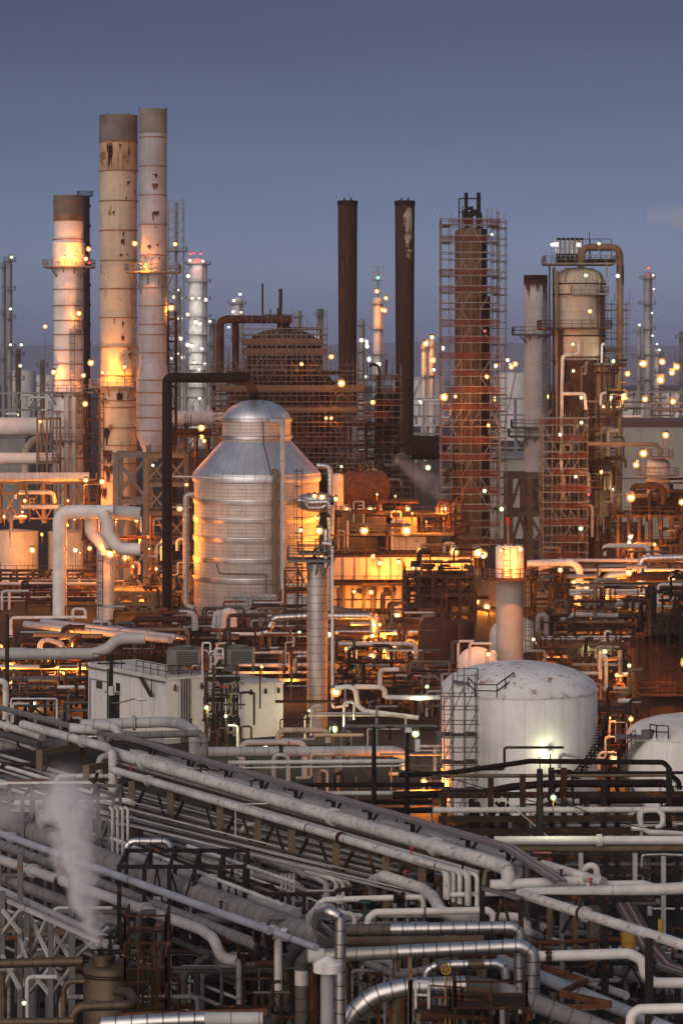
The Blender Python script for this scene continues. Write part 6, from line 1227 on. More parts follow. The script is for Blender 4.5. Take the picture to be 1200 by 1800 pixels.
fp('brownish level pipe along the bottom left', [(-15,1797,114),(130,1795)], 7, 'brass_clad'); fp('tan upright pipe at the lower left edge', [(6,1820,126),(6,1710)], 4, 'brass_clad')
frame('ladder_tower', 'rusty dark caged ladder tower right of the boiler drum', 'steel frame', 220, 292, 127, 2.6, 1655, 0, 3, 5, 1, 'rust', .12, .6, 81, rail=True)
single('ladder', MB().ladder((Xp(262,126),126.3,2.5), 6.4, .6), 'rust', 'rusty caged ladder on the ladder tower by the boiler drum', 'ladder')
fp('patched shiny clad pipe along the bottom, left of the grey elbows', [(176,1802,112),(272,1795),(360,1791)], 13, 'cladding', 'clad_pipe', 'pipe', 20); fp('dull ribbed pipe continuing the patched clad pipe', [(356,1791,112),(462,1791)], 12, 'pale_grey', 'pipe', 'pipe', 18); fp('brown pipe behind the patched clad pipe', [(210,1788,116),(470,1780)], 8, 'rust_orange')
lamp(254,1596,150,'h',2.4,30,.11,'yellow green small lamp on a thin mast right of the steam'); lamp(43,1763,128,'h',2.2,30,.1,'yellow green small lamp at the bottom left corner')
# ---------------------------------------------------------------- clad pipes at the lower middle
fp('rusty level pipe behind the gooseneck, ending in a grey elbow', [(545,1656,141),(800,1653),(850,1652)], 8.5, 'steel_tan'); fp('grey elbow turning down to the brassy riser', [(562,1656,140.8),(522,1660),(503,1690),(503,1702)], 14, 'dark_grey', 'pipe', 'pipe', 20, 1.8)
fp('brassy clad riser under the left grey elbow', [(503,1700,140.8),(503,1762)], 12.3, 'brass_clad', 'clad_pipe', 'pipe', 20); fp('grey lower elbow of the brassy riser sweeping left', [(503,1760,140.8),(500,1785),(470,1800),(440,1806)], 12.8, 'dark_grey', 'pipe', 'pipe', 20, 1.6)
fp('second grey elbow turning down to the white banded riser', [(572,1674,136),(545,1676),(530,1695),(530,1704)], 13, 'dark_grey', 'pipe', 'pipe', 20, 1.6); fp('white band of the right riser', [(530,1703,136),(530,1731)], 12.2, 'white', 'pipe', 'pipe', 20); fp('blackened lower part of the right riser', [(530,1730,136),(530,1785),(526,1820)], 12, 'cladding_dirty', 'pipe', 'pipe', 20)
t = thing('vent_hood', 'grey standpipe with white conical cap at the bottom middle', 'vent', (Xp(576,124),124,0)); D = 124
part('shaft', MB().lathe([(12.3*D/F,0),(12.3*D/F,Zy(1706,D))], (Xp(575.5,D),D,0), 28), 'conc_grey', t); part('cap', MB().lathe([(25.5*D/F,Zy(1708,D)),(26*D/F,Zy(1694,D)),(24*D/F,Zy(1692,D)),(.02,Zy(1679,D))], (Xp(576,D),D,0), 28), 'dome_white', t)
fp('tall silver clad gooseneck rising at the bottom middle', [(598,1830,128),(598,1612),(578,1602),(560,1606,129.5),(556,1625,131),(575,1640,132.5)], 10, 'cladding', 'clad_pipe', 'pipe', 22, 1.6)
fp('wide tan bend behind the silver gooseneck', [(552,1640,134),(548,1612,133),(562,1598,131),(580,1600,129)], 11, 'pale_grey', 'pipe', 'pipe', 18, 2)
fp('blackened section of the upper shiny level pipe', [(604,1635,139),(684,1634)], 10.3, 'cladding_dirty', 'clad_pipe', 'pipe', 20); fp('upper shiny clad level pipe bending down at its right end', [(684,1634,139),(900,1630),(913,1640),(913,1780)], 10.8, 'cladding', 'clad_pipe', 'pipe', 24, 1.4)
fp('dull stained section of the lower shiny level pipe', [(566,1680,134.5),(697,1674)], 11.8, 'cladding_dull', 'clad_pipe', 'pipe', 20); fp('lower shiny clad level pipe bending down at its right end', [(697,1674,134.5),(915,1663),(936,1675),(936,1750)], 12.6, 'cladding', 'clad_pipe', 'pipe', 24, 1.7); fp('pale end piece of the dull stained pipe', [(540,1680,134.4),(570,1680)], 13, 'white', 'pipe', 'pipe', 18)
fp('big shiny clad pipe curving up from the bottom to a dark flange', [(596,1840,129),(612,1786),(660,1748),(712,1736),(818,1732)], 16.5, 'cladding', 'clad_pipe', 'pipe', 26, 4.5)
fp('dark insulated flange section of the big curving clad pipe', [(818,1732,129),(872,1740)], 18, 'dark_grey', 'pipe', 'pipe', 22); fp('brown insulated pipe descending right from the dark flange', [(868,1738,129.5),(900,1748),(1115,1830)], 16, 'worn_grey', 'pipe', 'pipe', 20)
fp('short shiny clad elbow above the big curving pipe', [(748,1722,131.5),(750,1706),(765,1698),(790,1696)], 7.5, 'cladding', 'clad_pipe', 'pipe', 18, 1.8); fp('brass patched small clad pipe with drooping right end', [(790,1696,131.5),(872,1694),(886,1700),(888,1720)], 8, 'cladding', 'clad_pipe', 'pipe', 18, 1.5); fp('brass patch on the small clad pipe', [(822,1695.3,131.4),(850,1694.8)], 8.6, 'brass_clad', 'pipe', 'pipe', 18); fp('dark collar joining the two small clad pipes', [(766,1697,131.4),(786,1696)], 10.5, 'dark_grey', 'pipe', 'pipe', 18)
fp('grey pipe sloping up behind the small clad elbow', [(640,1690,138),(700,1715),(760,1702)], 7, 'worn_grey')
t = thing('handwheel_stand', 'yellow handwheel on a twin yellow post', 'valve', (Xp(784,127),127,Zy(1800,127))); D = 127
mb = MB(); c = P(783,1704,D); mb.tube([c+Vector((.2*math.cos(k*math.pi/8),0,.22*math.sin(k*math.pi/8))) for k in range(17)], .035, 6, 0)
for k in range(3): a = k*math.pi/3; d_ = Vector((.2*math.cos(a),0,.22*math.sin(a))); mb.bar(c-d_, c+d_, .035)
part('handwheel', mb, 'yellow_paint', t)
for px in (782,790): part('post', MB().bar(P(px,1716,D), P(px,1830,D), .07), 'yellow_paint', t)
t = thing('access_platform', 'rusty access platform with bent railings at the bottom right of the big clad pipe', 'platform', P(790,1775,126)); D = 126
part('platform', MB().bar(P(738,1776,D), P(858,1784,D), 1.6, .18), 'rust', t); part('railing', MB().rail([P(756,1774,D), P(790,1776,D), P(812,1778,D-.8), P(860,1784,D-.8)], 1.05, .045), 'rust_orange', t)
for px in (720,722): part('post', MB().bar(P(px,1682+(px-720)*20,D+.5), P(px,1830,D+.5), .2), 'steel_tan', t)
part('gate', MB().rail([P(730,1774,D-.2), P(753,1775,D-.2)], 1.25, .06), 'white_rusty', t); part('strut', MB().bar(P(736,1780,D), P(728,1830,D), .16), 'steel_tan', t)
for px in (665,693,686): part('post', MB().bar(P(px,1745,D+4), P(px,1830,D+4), .2), 'rust_orange' if px != 693 else 'steel_tan', t)
frame('access_scaffold', 'rusty railed staging at the bottom, right of the dark flange', 'scaffold', 800, 925, 124, 2.2, 1772, 3, 4, 1, 1, 'rust', .07, .3, 83, rail=True)
# ---------------------------------------------------------------- white pipes lower middle
fp('white pipe with flange turning down, left of the green valve', [(556,1625,150),(557,1592),(570,1582),(694,1578)], 5.4, 'white_clean', fl=()); fp('white short pipe right of the dark flange', [(708,1577.5,150),(738,1577),(744,1584),(744,1606)], 5, 'white_clean'); single('flange', MB().lathe([(.16,-.3),(.3,-.28),(.3,-.1),(.14,-.08),(.14,.1),(.3,.12),(.3,.3),(.16,.32)], P(701,1578,150), 16, (1,0,0)), 'rust_dark', 'dark bolted flange between two white pipes', 'flange')
valve('dark green valve standing between the white pipes', P(643,1612,147), .3, 'green_valve', None, h=.8)
fp('white pipe forming a long low bridge before the shiny pipes', [(646,1628,145),(648,1613),(660,1604),(856,1600),(867,1608),(867,1640)], 6.6, 'white_clean', 'pipe', 'pipe', 16, 2)
fp('thick white pipe curving up and over at the lower middle', [(705,1590,158),(658,1572,157),(652,1550,156),(675,1540,154),(742,1562,151),(760,1576,149),(775,1602,147),(800,1612,146.5),(845,1612,146)], 10, 'white_rusty', 'pipe', 'pipe', 18, 1.6)
fp('pale elbow pipe dropping right of the thick curving pipe', [(745,1556,156),(772,1566,152),(780,1575),(780,1600)], 8, 'worn_grey'); fp('white stub pipe behind the gooseneck top', [(590,1602,146),(618,1607),(623,1614),(623,1635)], 4.5, 'white')
t = thing('control_valve', 'white valve assembly with two dark round actuators on the bluish pipe', 'valve', P(480,1640,135)); D = 137
for px,py in ((461,1634),(481,1638),(501,1643)): part('flange', MB().lathe([(.2,-.16),(.33,-.15),(.33,.15),(.2,.16)], P(px,py,D), 14, (.88,-.45,-.05)), 'white', t)
part('body', MB().ball(P(484,1640,D), .34, 12, 8), 'white', t); part('stem', MB().tube([P(489,1646,D), P(489,1740,D)], .2, 10), 'white', t)
for px,py in ((450,1642),(469,1646)): a_ = part('actuator', MB().lathe([(.05,0),(.42,.02),(.42,.1),(.05,.14)], P(px,py,D-.8), 20, (.9,-.4,0)), 'rust', t); part('stem', MB().tube([P(px,py,D-.8), P(px+9,py-3,D-.4)], .05, 6), 'steel_grey', a_)
for k,(x,y) in enumerate(((455,1672),(470,1676),(497,1668))): valve('small white valve cluster below the control valve', P(x,y,138), .28, 'steel_grey', 'valves below the control valve')
frame('valve_platform', 'dark small platform with railing left of the brassy riser', 'platform', 425, 495, 138, 3, 1742, 3, 2, 1, 1, 'steel_brown', .15, .2, 84, rail=True)
# ---------------------------------------------------------------- right of the rack
fp('thick white pipe lying level at the right, upper of two', [(860,1556,146.5),(866,1556),(1040,1548),(1056,1546)], 9.5, 'white'); fp('long thick white pipe lying level at the right, lower of two', [(918,1571,143.5),(1168,1563),(1215,1560)], 10.5, 'white'); fp('white pipe arriving diagonally at the level white pipes', [(905,1506,8.6),(1060,1551,8.6)], 8.5, 'white'); fp('white pipe behind the lower level pipe, tapering right', [(1030,1556,146),(1130,1554),(1165,1566)], 7, 'white_clean')
fp('bluish white pipe with rust chipped top descending to the right edge', [(912,1570,8.6),(1215,1666,8.6)], 9, 'white_rusty', fl=())
fp('white hooked vent pipe with thin rod above the level pipes', [(1022,1552,150),(1024,1530),(1036,1520),(1048,1526),(1048,1540)], 6, 'white', 'pipe', 'pipe', 14, 1.6); fp('white elbow pair at the rack end', [(855,1508,8.4),(905,1522,8.4),(914,1532),(908,1548)], 6.5, 'white')
fp('tan hooked pipe at the rack end', [(850,1555,150),(852,1532),(862,1526),(875,1526)], 4, 'cream'); fp('white level pipe left of the black frame', [(790,1573,147),(915,1570)], 4.4, 'white')
t = thing('portal_frame', 'black steel portal with raking legs under the level white pipes', 'steel frame', P(880,1600,141))
for px,y0,y1,D_ in ((847,1560,1625,142),(915,1580,1655,140)): part('post', MB().bar(P(px,y0,D_), P(px,y1+40,D_), .26), 'steel_dark', t)
part('beam', MB().bar(P(847,1561,142), P(917,1580,140), .2), 'steel_grey', t); part('strut', MB().bar(P(882,1575,141), P(870,1625,141), .16).bar(P(882,1575,141), P(895,1625,141), .16), 'steel_brown', t)
t = thing('pipe_rack', 'black posted rack under the rust chipped white pipe at the right', 'pipe rack', P(1065,1650,138))
for px,y0,y1,D_ in ((987,1592,1700,141),(1062,1575,1760,139),(1140,1650,1740,131)): part('post', MB().bar(P(px,y0,D_), P(px,y1+60,D_), .36 if px!=987 else .22), 'steel_dark' if px != 987 else 'steel_grey', t)
for a,b in (((1062,1600),(1098,1575)),((1062,1600),(1036,1575)),((987,1640),(1010,1600))): part('brace', MB().bar(P(a[0],a[1],140), P(b[0],b[1],140), .16), 'steel_dark', t)
part('beam', MB().bar(P(930,1578,142), P(1150,1580,140), .3), 'steel_dark', t)
for px in (965,1040,1010): part('post', MB().bar(P(px,1592,148), P(px,1700,148), .28), 'steel_tan', t)
fp('white level pipe curving down at the lower right', [(930,1682,137),(1105,1676),(1128,1688),(1132,1712),(1148,1728),(1215,1728)], 9.5, 'white_clean', 'pipe', 'pipe', 18, 2.2); fp('white pipe entering from the bottom right corner, bending down', [(1107,1830,122),(1108,1785),(1122,1774),(1215,1772)], 9, 'white_clean', 'pipe', 'pipe', 18, 2)
fp('bluish pipe descending to the bottom right', [(880,1688,4.6),(1215,1826,4.6)], 11, 'blue_grey', 'pipe', 'pipe', 18); fp('bluish pipe higher up descending to the right edge', [(925,1648,3.2),(1215,1752,3.2)], 9, 'blue_grey'); fp('pale grey pipe descending behind the level curving pipe', [(950,1632,2.2),(1215,1712,2.2)], 9.5, 'pale_grey_plain'); fp('white pipe sloping down then right behind the portal', [(862,1612,146),(912,1612),(930,1640),(960,1652,3.4),(1000,1663,3.4)], 8, 'white'); fp('grey pipe second from bottom at the lower right', [(940,1690,3.6),(1100,1750,3.6)], 7, 'pale_grey_plain')
fp('rusty hoop pipe at the right of the shiny pipes', [(905,1660,141),(1085,1651),(1095,1656),(1097,1672)], 4.5, 'rust_orange'); fp('short tan pipe at the rust hoop', [(948,1655,141),(948,1690)], 3, 'steel_tan')
single('rusty_bracket', MB().bar(P(945,1697,136),P(1030,1724,135),.2,.25).bar(P(1030,1724,135),P(985,1745,132),.2,.25).bar(P(985,1746,132),P(1072,1766,130),.24,.3).bar(P(1072,1768,130),P(985,1770,130),.2,.2), 'rust_orange', 'zigzag of rusty flaking channels over the bluish pipe', 'steel channel')
for y0,px0,px1,z,m_,rr,lab in ((1478,868,1215,6.5,'white_clean',8,'big two-tone pipe level across the right, pale upper half'),(1492,880,1215,6.0,'steel_tan',6.5,'tan underside pipe below the big pale level pipe'),(1424,760,1215,7.0,'white',5.2,'long white level pipe before the big white tank'),(1364,760,1180,7.6,'steel_tan',2.6,'thin tan level pipe before the white tank foot'),(1445,940,1130,5.4,'worn_grey',6,'grey ribbed pipe behind the long white level pipe'),(1521,990,1215,4.4,'steel_grey',2.6,'thin grey level pipe behind the hooked vent'),(1410,420,760,4.5,'rust_dark',4,'dark level pipe right of the cable tray, upper'),(1395,440,780,5,'white',4,'pale level pipe right of the cable tray'),(1380,420,780,5.6,'rust_dark',4,'dark level pipe under the thin white line'),(1425,560,780,4.2,'rust_dark',5,'dark level pipe right of the cable tray, lower')):
    fp(lab, [(px0,y0,DZ(y0,z)),(px1,y0-1)], rr, m_, seg=16)
fp('clad end section of the big two-tone pipe', [(1137,1492,171),(1215,1491)], 7, 'cladding', 'clad_pipe')
fp('long black pipe rising then level before the white tank, topmost', [(700,1362,7.4),(780,1360),(870,1347),(930,1338),(1165,1340),(1175,1350),(1175,1420)], 4.6, 'rust_dark'); fp('long black pipe swelling level before the white tank, middle', [(690,1398,7.2),(850,1393),(900,1383),(960,1378),(1165,1376),(1178,1384),(1178,1410)], 6.6, 'rust_dark'); fp('black level pipe before the white tanks, lowest', [(1018,1407,6.4),(1215,1405)], 6.6, 'rust_dark'); fp('black curved pipe at the right edge by the second white tank', [(1178,1362,192),(1192,1374),(1197,1420)], 4.5, 'rust_dark'); fp('grey hoop pipe on the tank foot', [(983,1350,205),(984,1326),(1010,1328),(1022,1334)], 3.2, 'pale_grey'); fp('white loop pipe like a ring at the right', [(1128,1460,176),(1122,1430),(1135,1424),(1155,1424),(1164,1432),(1164,1450),(1152,1456)], 5, 'white', 'pipe', 'pipe', 14, 2); fp('white pipe below the ring loop at the right edge', [(1108,1456,174),(1130,1456),(1140,1463),(1215,1465)], 5, 'white'); fp('white upright behind the ring loop', [(1127,1480,175),(1127,1420)], 2.6, 'white'); fp('small shiny pipe hook at the right', [(1127,1525,160),(1128,1503),(1160,1502),(1215,1504)], 2.6, 'cladding_dull', 'clad_pipe')
t = thing('pipe_rack', 'dark posted pipe rack before the big white tank', 'pipe rack', P(950,1500,176))
for px,y0,m_ in ((780,1400,'steel_brown'),(828,1405,'steel_dark'),(838,1410,'steel_dark'),(862,1368,'rust'),(882,1410,'steel_dark'),(918,1362,'rust'),(968,1350,'steel_dark'),(990,1350,'rust'),(1030,1400,'steel_dark'),(1084,1430,'steel_dark'),(1175,1350,'steel_dark'),(1060,1380,'steel_dark')):
    p = P(px,y0,180); part('post', MB().bar((p.x,p.y,0),(p.x,p.y,p.z),.36), m_, t)
for y,D_ in ((1398,181),(1440,177),(1462,176)): part('beam', MB().bar(P(770,y,D_), P(1210,y-2,D_), .35), 'steel_brown', t)
for a,b in (((838,1412),(880,1470)),((882,1412),(838,1470)),((990,1400),(1030,1460)),((870,1410),(910,1450))): part('brace', MB().bar(P(*a,179.4), P(*b,179.4), .18), 'steel_dark', t)
t = thing('pipe_rack', 'low dark rack under the pale two-tone pipe at the right', 'pipe rack', P(1080,1520,165))
for px,m_ in ((925,'steel_grey'),(980,'steel_dark'),(1020,'pale_grey_plain'),(1065,'steel_dark'),(1084,'steel_dark'),(1115,'pale_grey_plain'),(1165,'pale_grey_plain'),(1190,'steel_dark')): p = P(px,1500,166); part('post', MB().bar((p.x,p.y,0),(p.x,p.y,p.z),.26), m_, t)
for y in (1504,1532): part('beam', MB().bar(P(900,y,166.3), P(1215,y,166.3), .25), 'steel_brown', t)
single('post_marker', MB().tube([P(1160,1640,142),P(1160,1616,142)], .14, 8), 'yellow_paint', 'yellow bollard on the dusty ground at the right', 'bollard'); single('barrel', MB().lathe([(.02,0),(.38,0),(.38,.28),(.41,.3),(.38,.32),(.38,.6),(.41,.62),(.38,.64),(.38,.9),(.02,.88)], P(1104,1664,140), 16), 'yellow_paint', 'orange barrel beneath the descending cable tray', 'barrel')
single('hard_hat_box', MB().box(P(953,1508,168), (1.1,.6,.6)), 'red_paint', 'small red box behind the dark pole foot', 'box')
# ---------------------------------------------------------------- filler pipework in the depth of the racks
fr = ['pale_grey_plain','worn_grey','white_rusty','steel_brown','dark_grey','steel_grey']
runs('slim pipe in the shade below the main rack', 'pipes under the main rack', 70, 200, 760, 146, 172, .6, 6.3, (.07,.2), fr, 91, 'hhvugy')
runs('slim pipe among the trestles at the lower left', 'pipes among the left trestles', 60, 0, 420, 134, 165, .6, 6.2, (.06,.18), fr+['rust'], 92, 'hhvugy')
runs('slim pipe among the lower middle pipework', 'pipes in the lower middle', 60, 420, 860, 136, 158, .6, 6.2, (.05,.16), fr+['rust_orange'], 93, 'hhvug')
runs('slim pipe among the racks at the lower right', 'pipes in the lower right', 60, 860, 1200, 140, 166, .3, 4.5, (.05,.16), fr+['rust'], 94, 'hhvugy')
runs('slim pipe before the white tank foot', 'pipes before the white tank', 60, 740, 1200, 178, 205, .5, 6.5, (.05,.16), ['rust_dark','steel_dark','white','worn_grey','steel_brown'], 95, 'hhvug')
runs('slim pipe between the building and the ribbed pipe', 'pipes before the building', 44, 400, 760, 215, 262, .5, 4.6, (.05,.18), fr+['rust','cream'], 96, 'hhvug')
runs('slim pipe left of the main rack top', 'pipes at the left rack top', 36, 0, 200, 175, 205, 2, 7.5, (.06,.2), fr, 97, 'hhvug')
R = random.Random(77)
for g, lab, x0, x1, D0, D1, z0, z1, n in (('valves under the main rack','small valve in the shade below the main rack',250,740,146,160,2,6,12),('valves lower middle','small rusty valve among the lower middle pipes',430,850,138,150,2,5.5,14),('valves lower right','small dark valve among the lower right pipes',900,1190,138,150,1,4,12),('valves before the tank','small dark valve on pipes before the white tank',760,1190,178,195,2,6,14),('valves before the building','small valve between the building and the ribbed pipe',420,700,230,255,1,4,10)):
    for k in range(n):
        D_ = R.uniform(D0,D1); valve(lab, (Xp(R.uniform(x0,x1),D_),D_,R.uniform(z0,z1)), R.uniform(.15,.26), R.choice(('steel_dark','steel_grey','rust_dark')), g)
# supporting steel below the lower pipes
for k,(xa,xb,D_,y,lab) in enumerate(((210,430,150,1520,'hidden dark trestle below the biggest diagonal pipe'),(420,560,148,1600,'brown trestle below the white brackets pipe'),(600,850,143,1660,'trestle of pale posts below the shiny level pipes'),(560,800,160,1590,'trestle below the thick curving white pipe'),(0,200,170,1400,'trestle below the long white pipe in the steam'),(860,1215,146,1690,'low trestle below the descending pipes at the right'))):
    frame('trestle', lab, 'trestle', xa, xb, D_, 5, y, 0, 5, 2, 1, ('steel_dark','steel_brown','steel_tan','steel_dark','steel_grey','steel_dark')[k], .22, .5, 100+k, floors=False)
finish_runs()
# ---------------------------------------------------------------- haze and steam
def volmat(name, col, dens, aniso=.2, noise=None):
    m = bpy.data.materials.new(name); m.use_nodes = True; nt = m.node_tree; nt.nodes.clear()
    v = nt.nodes.new('ShaderNodeVolumePrincipled'); v.inputs['Color'].default_value = (*col,1); v.inputs['Density'].default_value = dens; v.inputs['Anisotropy'].default_value = aniso
    o = nt.nodes.new('ShaderNodeOutputMaterial'); nt.links.new(v.outputs[0], o.inputs['Volume']); M[name] = m
    if noise:
        tc = nt.nodes.new('ShaderNodeTexCoord'); n = nt.nodes.new('ShaderNodeTexNoise'); n.inputs['Scale'].default_value = noise; n.inputs['Detail'].default_value = 4
        nt.links.new(tc.outputs['Object'], n.inputs['Vector']); r = nt.nodes.new('ShaderNodeMapRange'); r.inputs['From Min'].default_value = .42; r.inputs['From Max'].default_value = .68; r.inputs['To Max'].default_value = dens
        nt.links.new(n.outputs['Fac'], r.inputs['Value']); nt.links.new(r.outputs[0], v.inputs['Density'])
    return m
HAZE = 1
if HAZE:
    volmat('haze_air', (.86,.89,1.), .0001, .3)
    struct('haze', MB().box((0,2600,44), (3300,5320,91)), 'haze_air', 'stuff')
def plume(label, pts, rs, dens, noise, axis='z', col=(1.,.985,.985), name='steam', contrast=(.34,.62)):
    q = path(pts); D0 = q[0].y; R_ = [1.5*r*D0/F for r in rs]; org = q[0].copy()
    q = [p-org for p in q]; ia = 2 if axis == 'z' else 0; ib = 0 if axis == 'z' else 2
    t0, t1 = q[0][ia], q[-1][ia]; mid = [p[ib] for p in q]; lo, hi = min(mid), max(mid); yl = [p.y for p in q]; ylo, yhi = min(yl), max(yl); rm = max(R_)
    sp = [max(hi-lo, .01), max(yhi-ylo, .01)]
    mb = MB(); c = [0,0,0]; d = [0,0,0]; c[ia] = (t0+t1)/2; d[ia] = abs(t1-t0); c[ib] = (lo+hi)/2; d[ib] = hi-lo+2*rm; c[1] = (ylo+yhi)/2; d[1] = yhi-ylo+2*rm
    mb.box((c[0]+org.x, c[1]+org.y, c[2]+org.z), d)
    m = bpy.data.materials.new('vapour'); m.use_nodes = True; nt = m.node_tree; nt.nodes.clear(); N_, L_ = nt.nodes, nt.links
    v = N_.new('ShaderNodeVolumePrincipled'); v.inputs['Color'].default_value = (*col,1); v.inputs['Anisotropy'].default_value = 0.
    o_ = N_.new('ShaderNodeOutputMaterial'); L_.new(v.outputs[0], o_.inputs['Volume'])
    tc = N_.new('ShaderNodeTexCoord'); sx = N_.new('ShaderNodeSeparateXYZ'); L_.new(tc.outputs['Object'], sx.inputs[0])
    def mr(src, a_, b_, c_=0., d_=1., typ='LINEAR'):
        x = N_.new('ShaderNodeMapRange'); x.interpolation_type = typ; x.inputs['From Min'].default_value = a_; x.inputs['From Max'].default_value = b_; x.inputs['To Min'].default_value = c_; x.inputs['To Max'].default_value = d_; L_.new(src, x.inputs['Value']); return x.outputs['Result']
    def mt(op, a_, b_):
        x = N_.new('ShaderNodeMath'); x.operation = op
        for s_, k_ in ((x.inputs[0], a_), (x.inputs[1], b_)):
            if isinstance(k_, (int, float)): s_.default_value = k_
            else: L_.new(k_, s_)
        return x.outputs[0]
    t = mr(sx.outputs['XYZ'[ia]], t0, t1); rp = N_.new('ShaderNodeValToRGB'); rp.color_ramp.interpolation = 'B_SPLINE'; L_.new(t, rp.inputs[0]); cr = rp.color_ramp
    for i, p in enumerate(q):
        u = min(1, max(0, (p[ia]-t0)/(t1-t0))); e = cr.elements[0] if i == 0 else cr.elements[1] if i == len(q)-1 else cr.elements.new(u)
        e.position = u; e.color = ((p[ib]-lo)/sp[0], (p.y-ylo)/sp[1], R_[i]/rm, 1)
    sc2 = N_.new('ShaderNodeSeparateColor'); L_.new(rp.outputs[0], sc2.inputs[0])
    nz = N_.new('ShaderNodeTexNoise'); nz.inputs['Scale'].default_value = noise; nz.inputs['Detail'].default_value = 5; L_.new(tc.outputs['Object'], nz.inputs['Vector'])
    wob = mt('MULTIPLY', mt('SUBTRACT', nz.outputs['Fac'], .5), rm*1.1)
    db = mt('SUBTRACT', mt('ADD', sx.outputs['XYZ'[ib]], wob), mt('ADD', mt('MULTIPLY', sc2.outputs[0], sp[0]), lo)); dy = mt('SUBTRACT', sx.outputs['Y'], mt('ADD', mt('MULTIPLY', sc2.outputs[1], sp[1]), ylo))
    dist = mt('SQRT', mt('ADD', mt('MULTIPLY', db, db), mt('MULTIPLY', dy, dy)), 0); rel = mt('DIVIDE', dist, mt('MULTIPLY', sc2.outputs[2], rm))
    body = mr(rel, 1., .15, 0., 1., 'SMOOTHSTEP'); nn = mr(nz.outputs['Fac'], contrast[0], contrast[1], .15, 1.)
    ends = mt('MULTIPLY', mr(t, 0., .03), mr(t, 1., .6, 0., 1., 'SMOOTHSTEP'))
    L_.new(mt('MULTIPLY', mt('MULTIPLY', mt('MULTIPLY', body, nn), ends), dens), v.inputs['Density'])
    key = 'vapour_%d' % len(M); M[key] = m
    o = part(name, mb, key, None, org, label, 'stuff'); o['category'] = 'steam'; return o
plume('tall white steam jet rising and leaning left from the boiler vent', [(190,1668,128),(191,1640,128),(191,1600,128),(188,1555,128),(178,1500,128.1),(158,1450,128.3),(122,1395,128.6),(70,1330,129)], [1.5,3,8,14,22,34,50,60], 3.4, 1.2)
plume('ragged steam drifting left from the foot of the boiler vent', [(188,1668,127.6),(180,1650,127.5),(165,1615,127.5),(140,1575,127.5),(100,1530,127.5)], [2,7,14,20,26], 2.2, 1.3)
plume('thin steam veil drifting over the pipes at the far left', [(190,1420,133),(125,1430,134),(60,1425,135),(-10,1410,136),(-120,1400,137)], [16,44,66,66,56], .62, .5, 'x')
plume('small steam cloud beside the scaffold tower foot', [(690,795,448),(712,825,446),(738,850,444),(762,872,443),(800,890,442)], [10,26,36,34,24], .3, .3, 'x')
plume('pale vapour at the foot of the left rusty chimney', [(622,840,486),(618,800,486),(622,765,486),(622,720,486)], [8,14,14,10], .5, .5)
plume('faint smoke wisp in the sky at the right edge', [(1135,372,700),(1165,384,700),(1190,392,700),(1215,398,700),(1310,395,700)], [5,14,26,36,44], .17, .12, 'x')
# ---------------------------------------------------------------- camera, dusk sky and the afterglow
cam = bpy.data.cameras.new('camera'); co = bpy.data.objects.new('camera', cam); COL.objects.link(co); sc.camera = co
co.location = (0, 0, CZ); co.rotation_euler = (math.pi/2, 0, 0)
cam.sensor_fit = 'VERTICAL'; cam.sensor_height = 36; cam.sensor_width = 24; cam.lens = F/1800*36; cam.shift_y = -260/1800
cam.clip_start = 1; cam.clip_end = 60000
cam.dof.use_dof = True; cam.dof.focus_distance = 280; cam.dof.aperture_fstop = 2.0
w = bpy.data.worlds.new('World'); sc.world = w; w.use_nodes = True
N, L = w.node_tree.nodes, w.node_tree.links
bg = N['Background']; sky = N.new('ShaderNodeTexSky'); sky.sky_type = 'NISHITA'; sky.sun_disc = False
SUN_EL, SUN_AZ = 15., 205.
sky.sun_elevation = math.radians(SUN_EL); sky.sun_rotation = math.radians(SUN_AZ); sky.air_density = 1.; sky.dust_density = .5; sky.ozone_density = 6.
bg.inputs[1].default_value = .05
tc = N.new('ShaderNodeTexCoord'); sx = N.new('ShaderNodeSeparateXYZ'); L.new(tc.outputs['Generated'], sx.inputs[0])
rp = N.new('ShaderNodeValToRGB'); L.new(sx.outputs['Z'], rp.inputs[0]); cr = rp.color_ramp      # tint of the cloud veil by height above the horizon
stops = [(0,(.85,.80,1.45)),(.010,(.95,.88,1.55)),(.032,(1.12,.94,1.34)),(.078,(1.0,.68,.83)),(.118,(.90,.52,.56)),(.2,(.70,.46,.52)),(.3,(1.3,.85,.82)),(.55,(4.2,2.4,1.7)),(1.,(8.5,4.8,2.7))]
cr.elements[0].position = 0; cr.elements[0].color = (*stops[0][1],1); cr.elements[1].position = 1; cr.elements[1].color = (*stops[-1][1],1)
for p_, c_ in stops[1:-1]: e_ = cr.elements.new(p_); e_.color = (*c_,1)
mx = N.new('ShaderNodeMix'); mx.data_type = 'RGBA'; mx.blend_type = 'MULTIPLY'; mx.inputs['Factor'].default_value = 1
L.new(sky.outputs[0], mx.inputs['A']); L.new(rp.outputs[0], mx.inputs['B'])
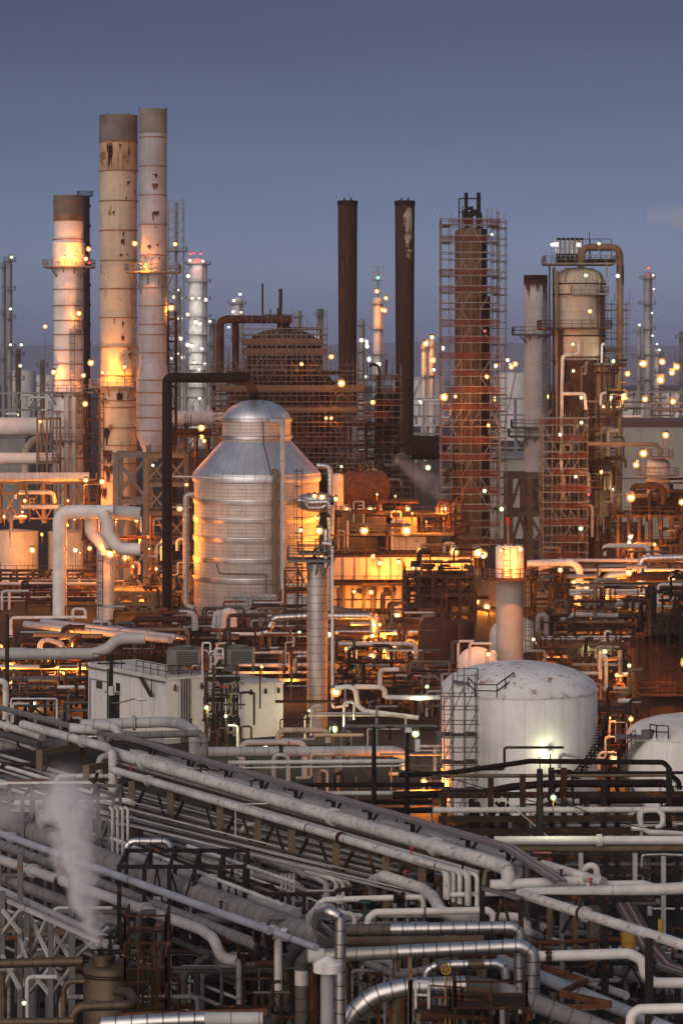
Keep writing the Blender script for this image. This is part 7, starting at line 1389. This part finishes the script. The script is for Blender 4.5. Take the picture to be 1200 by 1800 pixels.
# warm afterglow low in the sky behind the camera
dt = N.new('ShaderNodeVectorMath'); dt.operation = 'DOT_PRODUCT'; L.new(tc.outputs['Generated'], dt.inputs[0]); dt.inputs[1].default_value = (-.42,-.88,.2)
mr = N.new('ShaderNodeMapRange'); mr.interpolation_type = 'SMOOTHSTEP'; mr.inputs['From Min'].default_value = .25; mr.inputs['From Max'].default_value = 1.; mr.inputs['To Max'].default_value = 1.; L.new(dt.outputs['Value'], mr.inputs['Value'])
gl = N.new('ShaderNodeMix'); gl.data_type = 'RGBA'; gl.blend_type = 'ADD'; L.new(mr.outputs[0], gl.inputs['Factor']); L.new(mx.outputs['Result'], gl.inputs['A']); gl.inputs['B'].default_value = (18,14.2,11.4,1)
# faint cloud texture
nz = N.new('ShaderNodeTexNoise'); nz.inputs['Scale'].default_value = 9; nz.inputs['Detail'].default_value = 5
mp = N.new('ShaderNodeVectorMath'); mp.operation = 'MULTIPLY'; mp.inputs[1].default_value = (1,1,4); L.new(tc.outputs['Generated'], mp.inputs[0]); L.new(mp.outputs[0], nz.inputs['Vector'])
m2 = N.new('ShaderNodeMapRange'); m2.inputs['From Min'].default_value = .3; m2.inputs['From Max'].default_value = .7; m2.inputs['To Min'].default_value = .965; m2.inputs['To Max'].default_value = 1.035; L.new(nz.outputs['Fac'], m2.inputs['Value'])
sc_ = N.new('ShaderNodeVectorMath'); sc_.operation = 'SCALE'; L.new(gl.outputs['Result'], sc_.inputs[0]); L.new(m2.outputs[0], sc_.inputs['Scale'])
L.new(sc_.outputs[0], bg.inputs[0])
sun = bpy.data.lights.new('sun', 'SUN'); sun.energy = 1.12; sun.angle = math.radians(50); sun.color = (1,.86,.74)
so = bpy.data.objects.new('sun', sun); COL.objects.link(so)
el = math.radians(15); az = math.radians(205)
d = Vector((math.sin(az)*math.cos(el), math.cos(az)*math.cos(el), math.sin(el)))
so.rotation_euler = d.to_track_quat('Z', 'Y').to_euler()
sc.view_settings.view_transform = 'Standard'; sc.view_settings.look = 'None'; sc.view_settings.exposure = 0; sc.view_settings.gamma = 1
sc.cycles.use_denoising = True; sc.cycles.max_bounces = 6; sc.cycles.diffuse_bounces = 3; sc.cycles.glossy_bounces = 3; sc.cycles.transparent_max_bounces = 6
sc.cycles.sample_clamp_indirect = 4; sc.cycles.sample_clamp_direct = 0
sc.cycles.use_light_tree = True; sc.cycles.volume_bounces = 4; sc.cycles.volume_step_rate = .2; sc.cycles.volume_max_steps = 2048
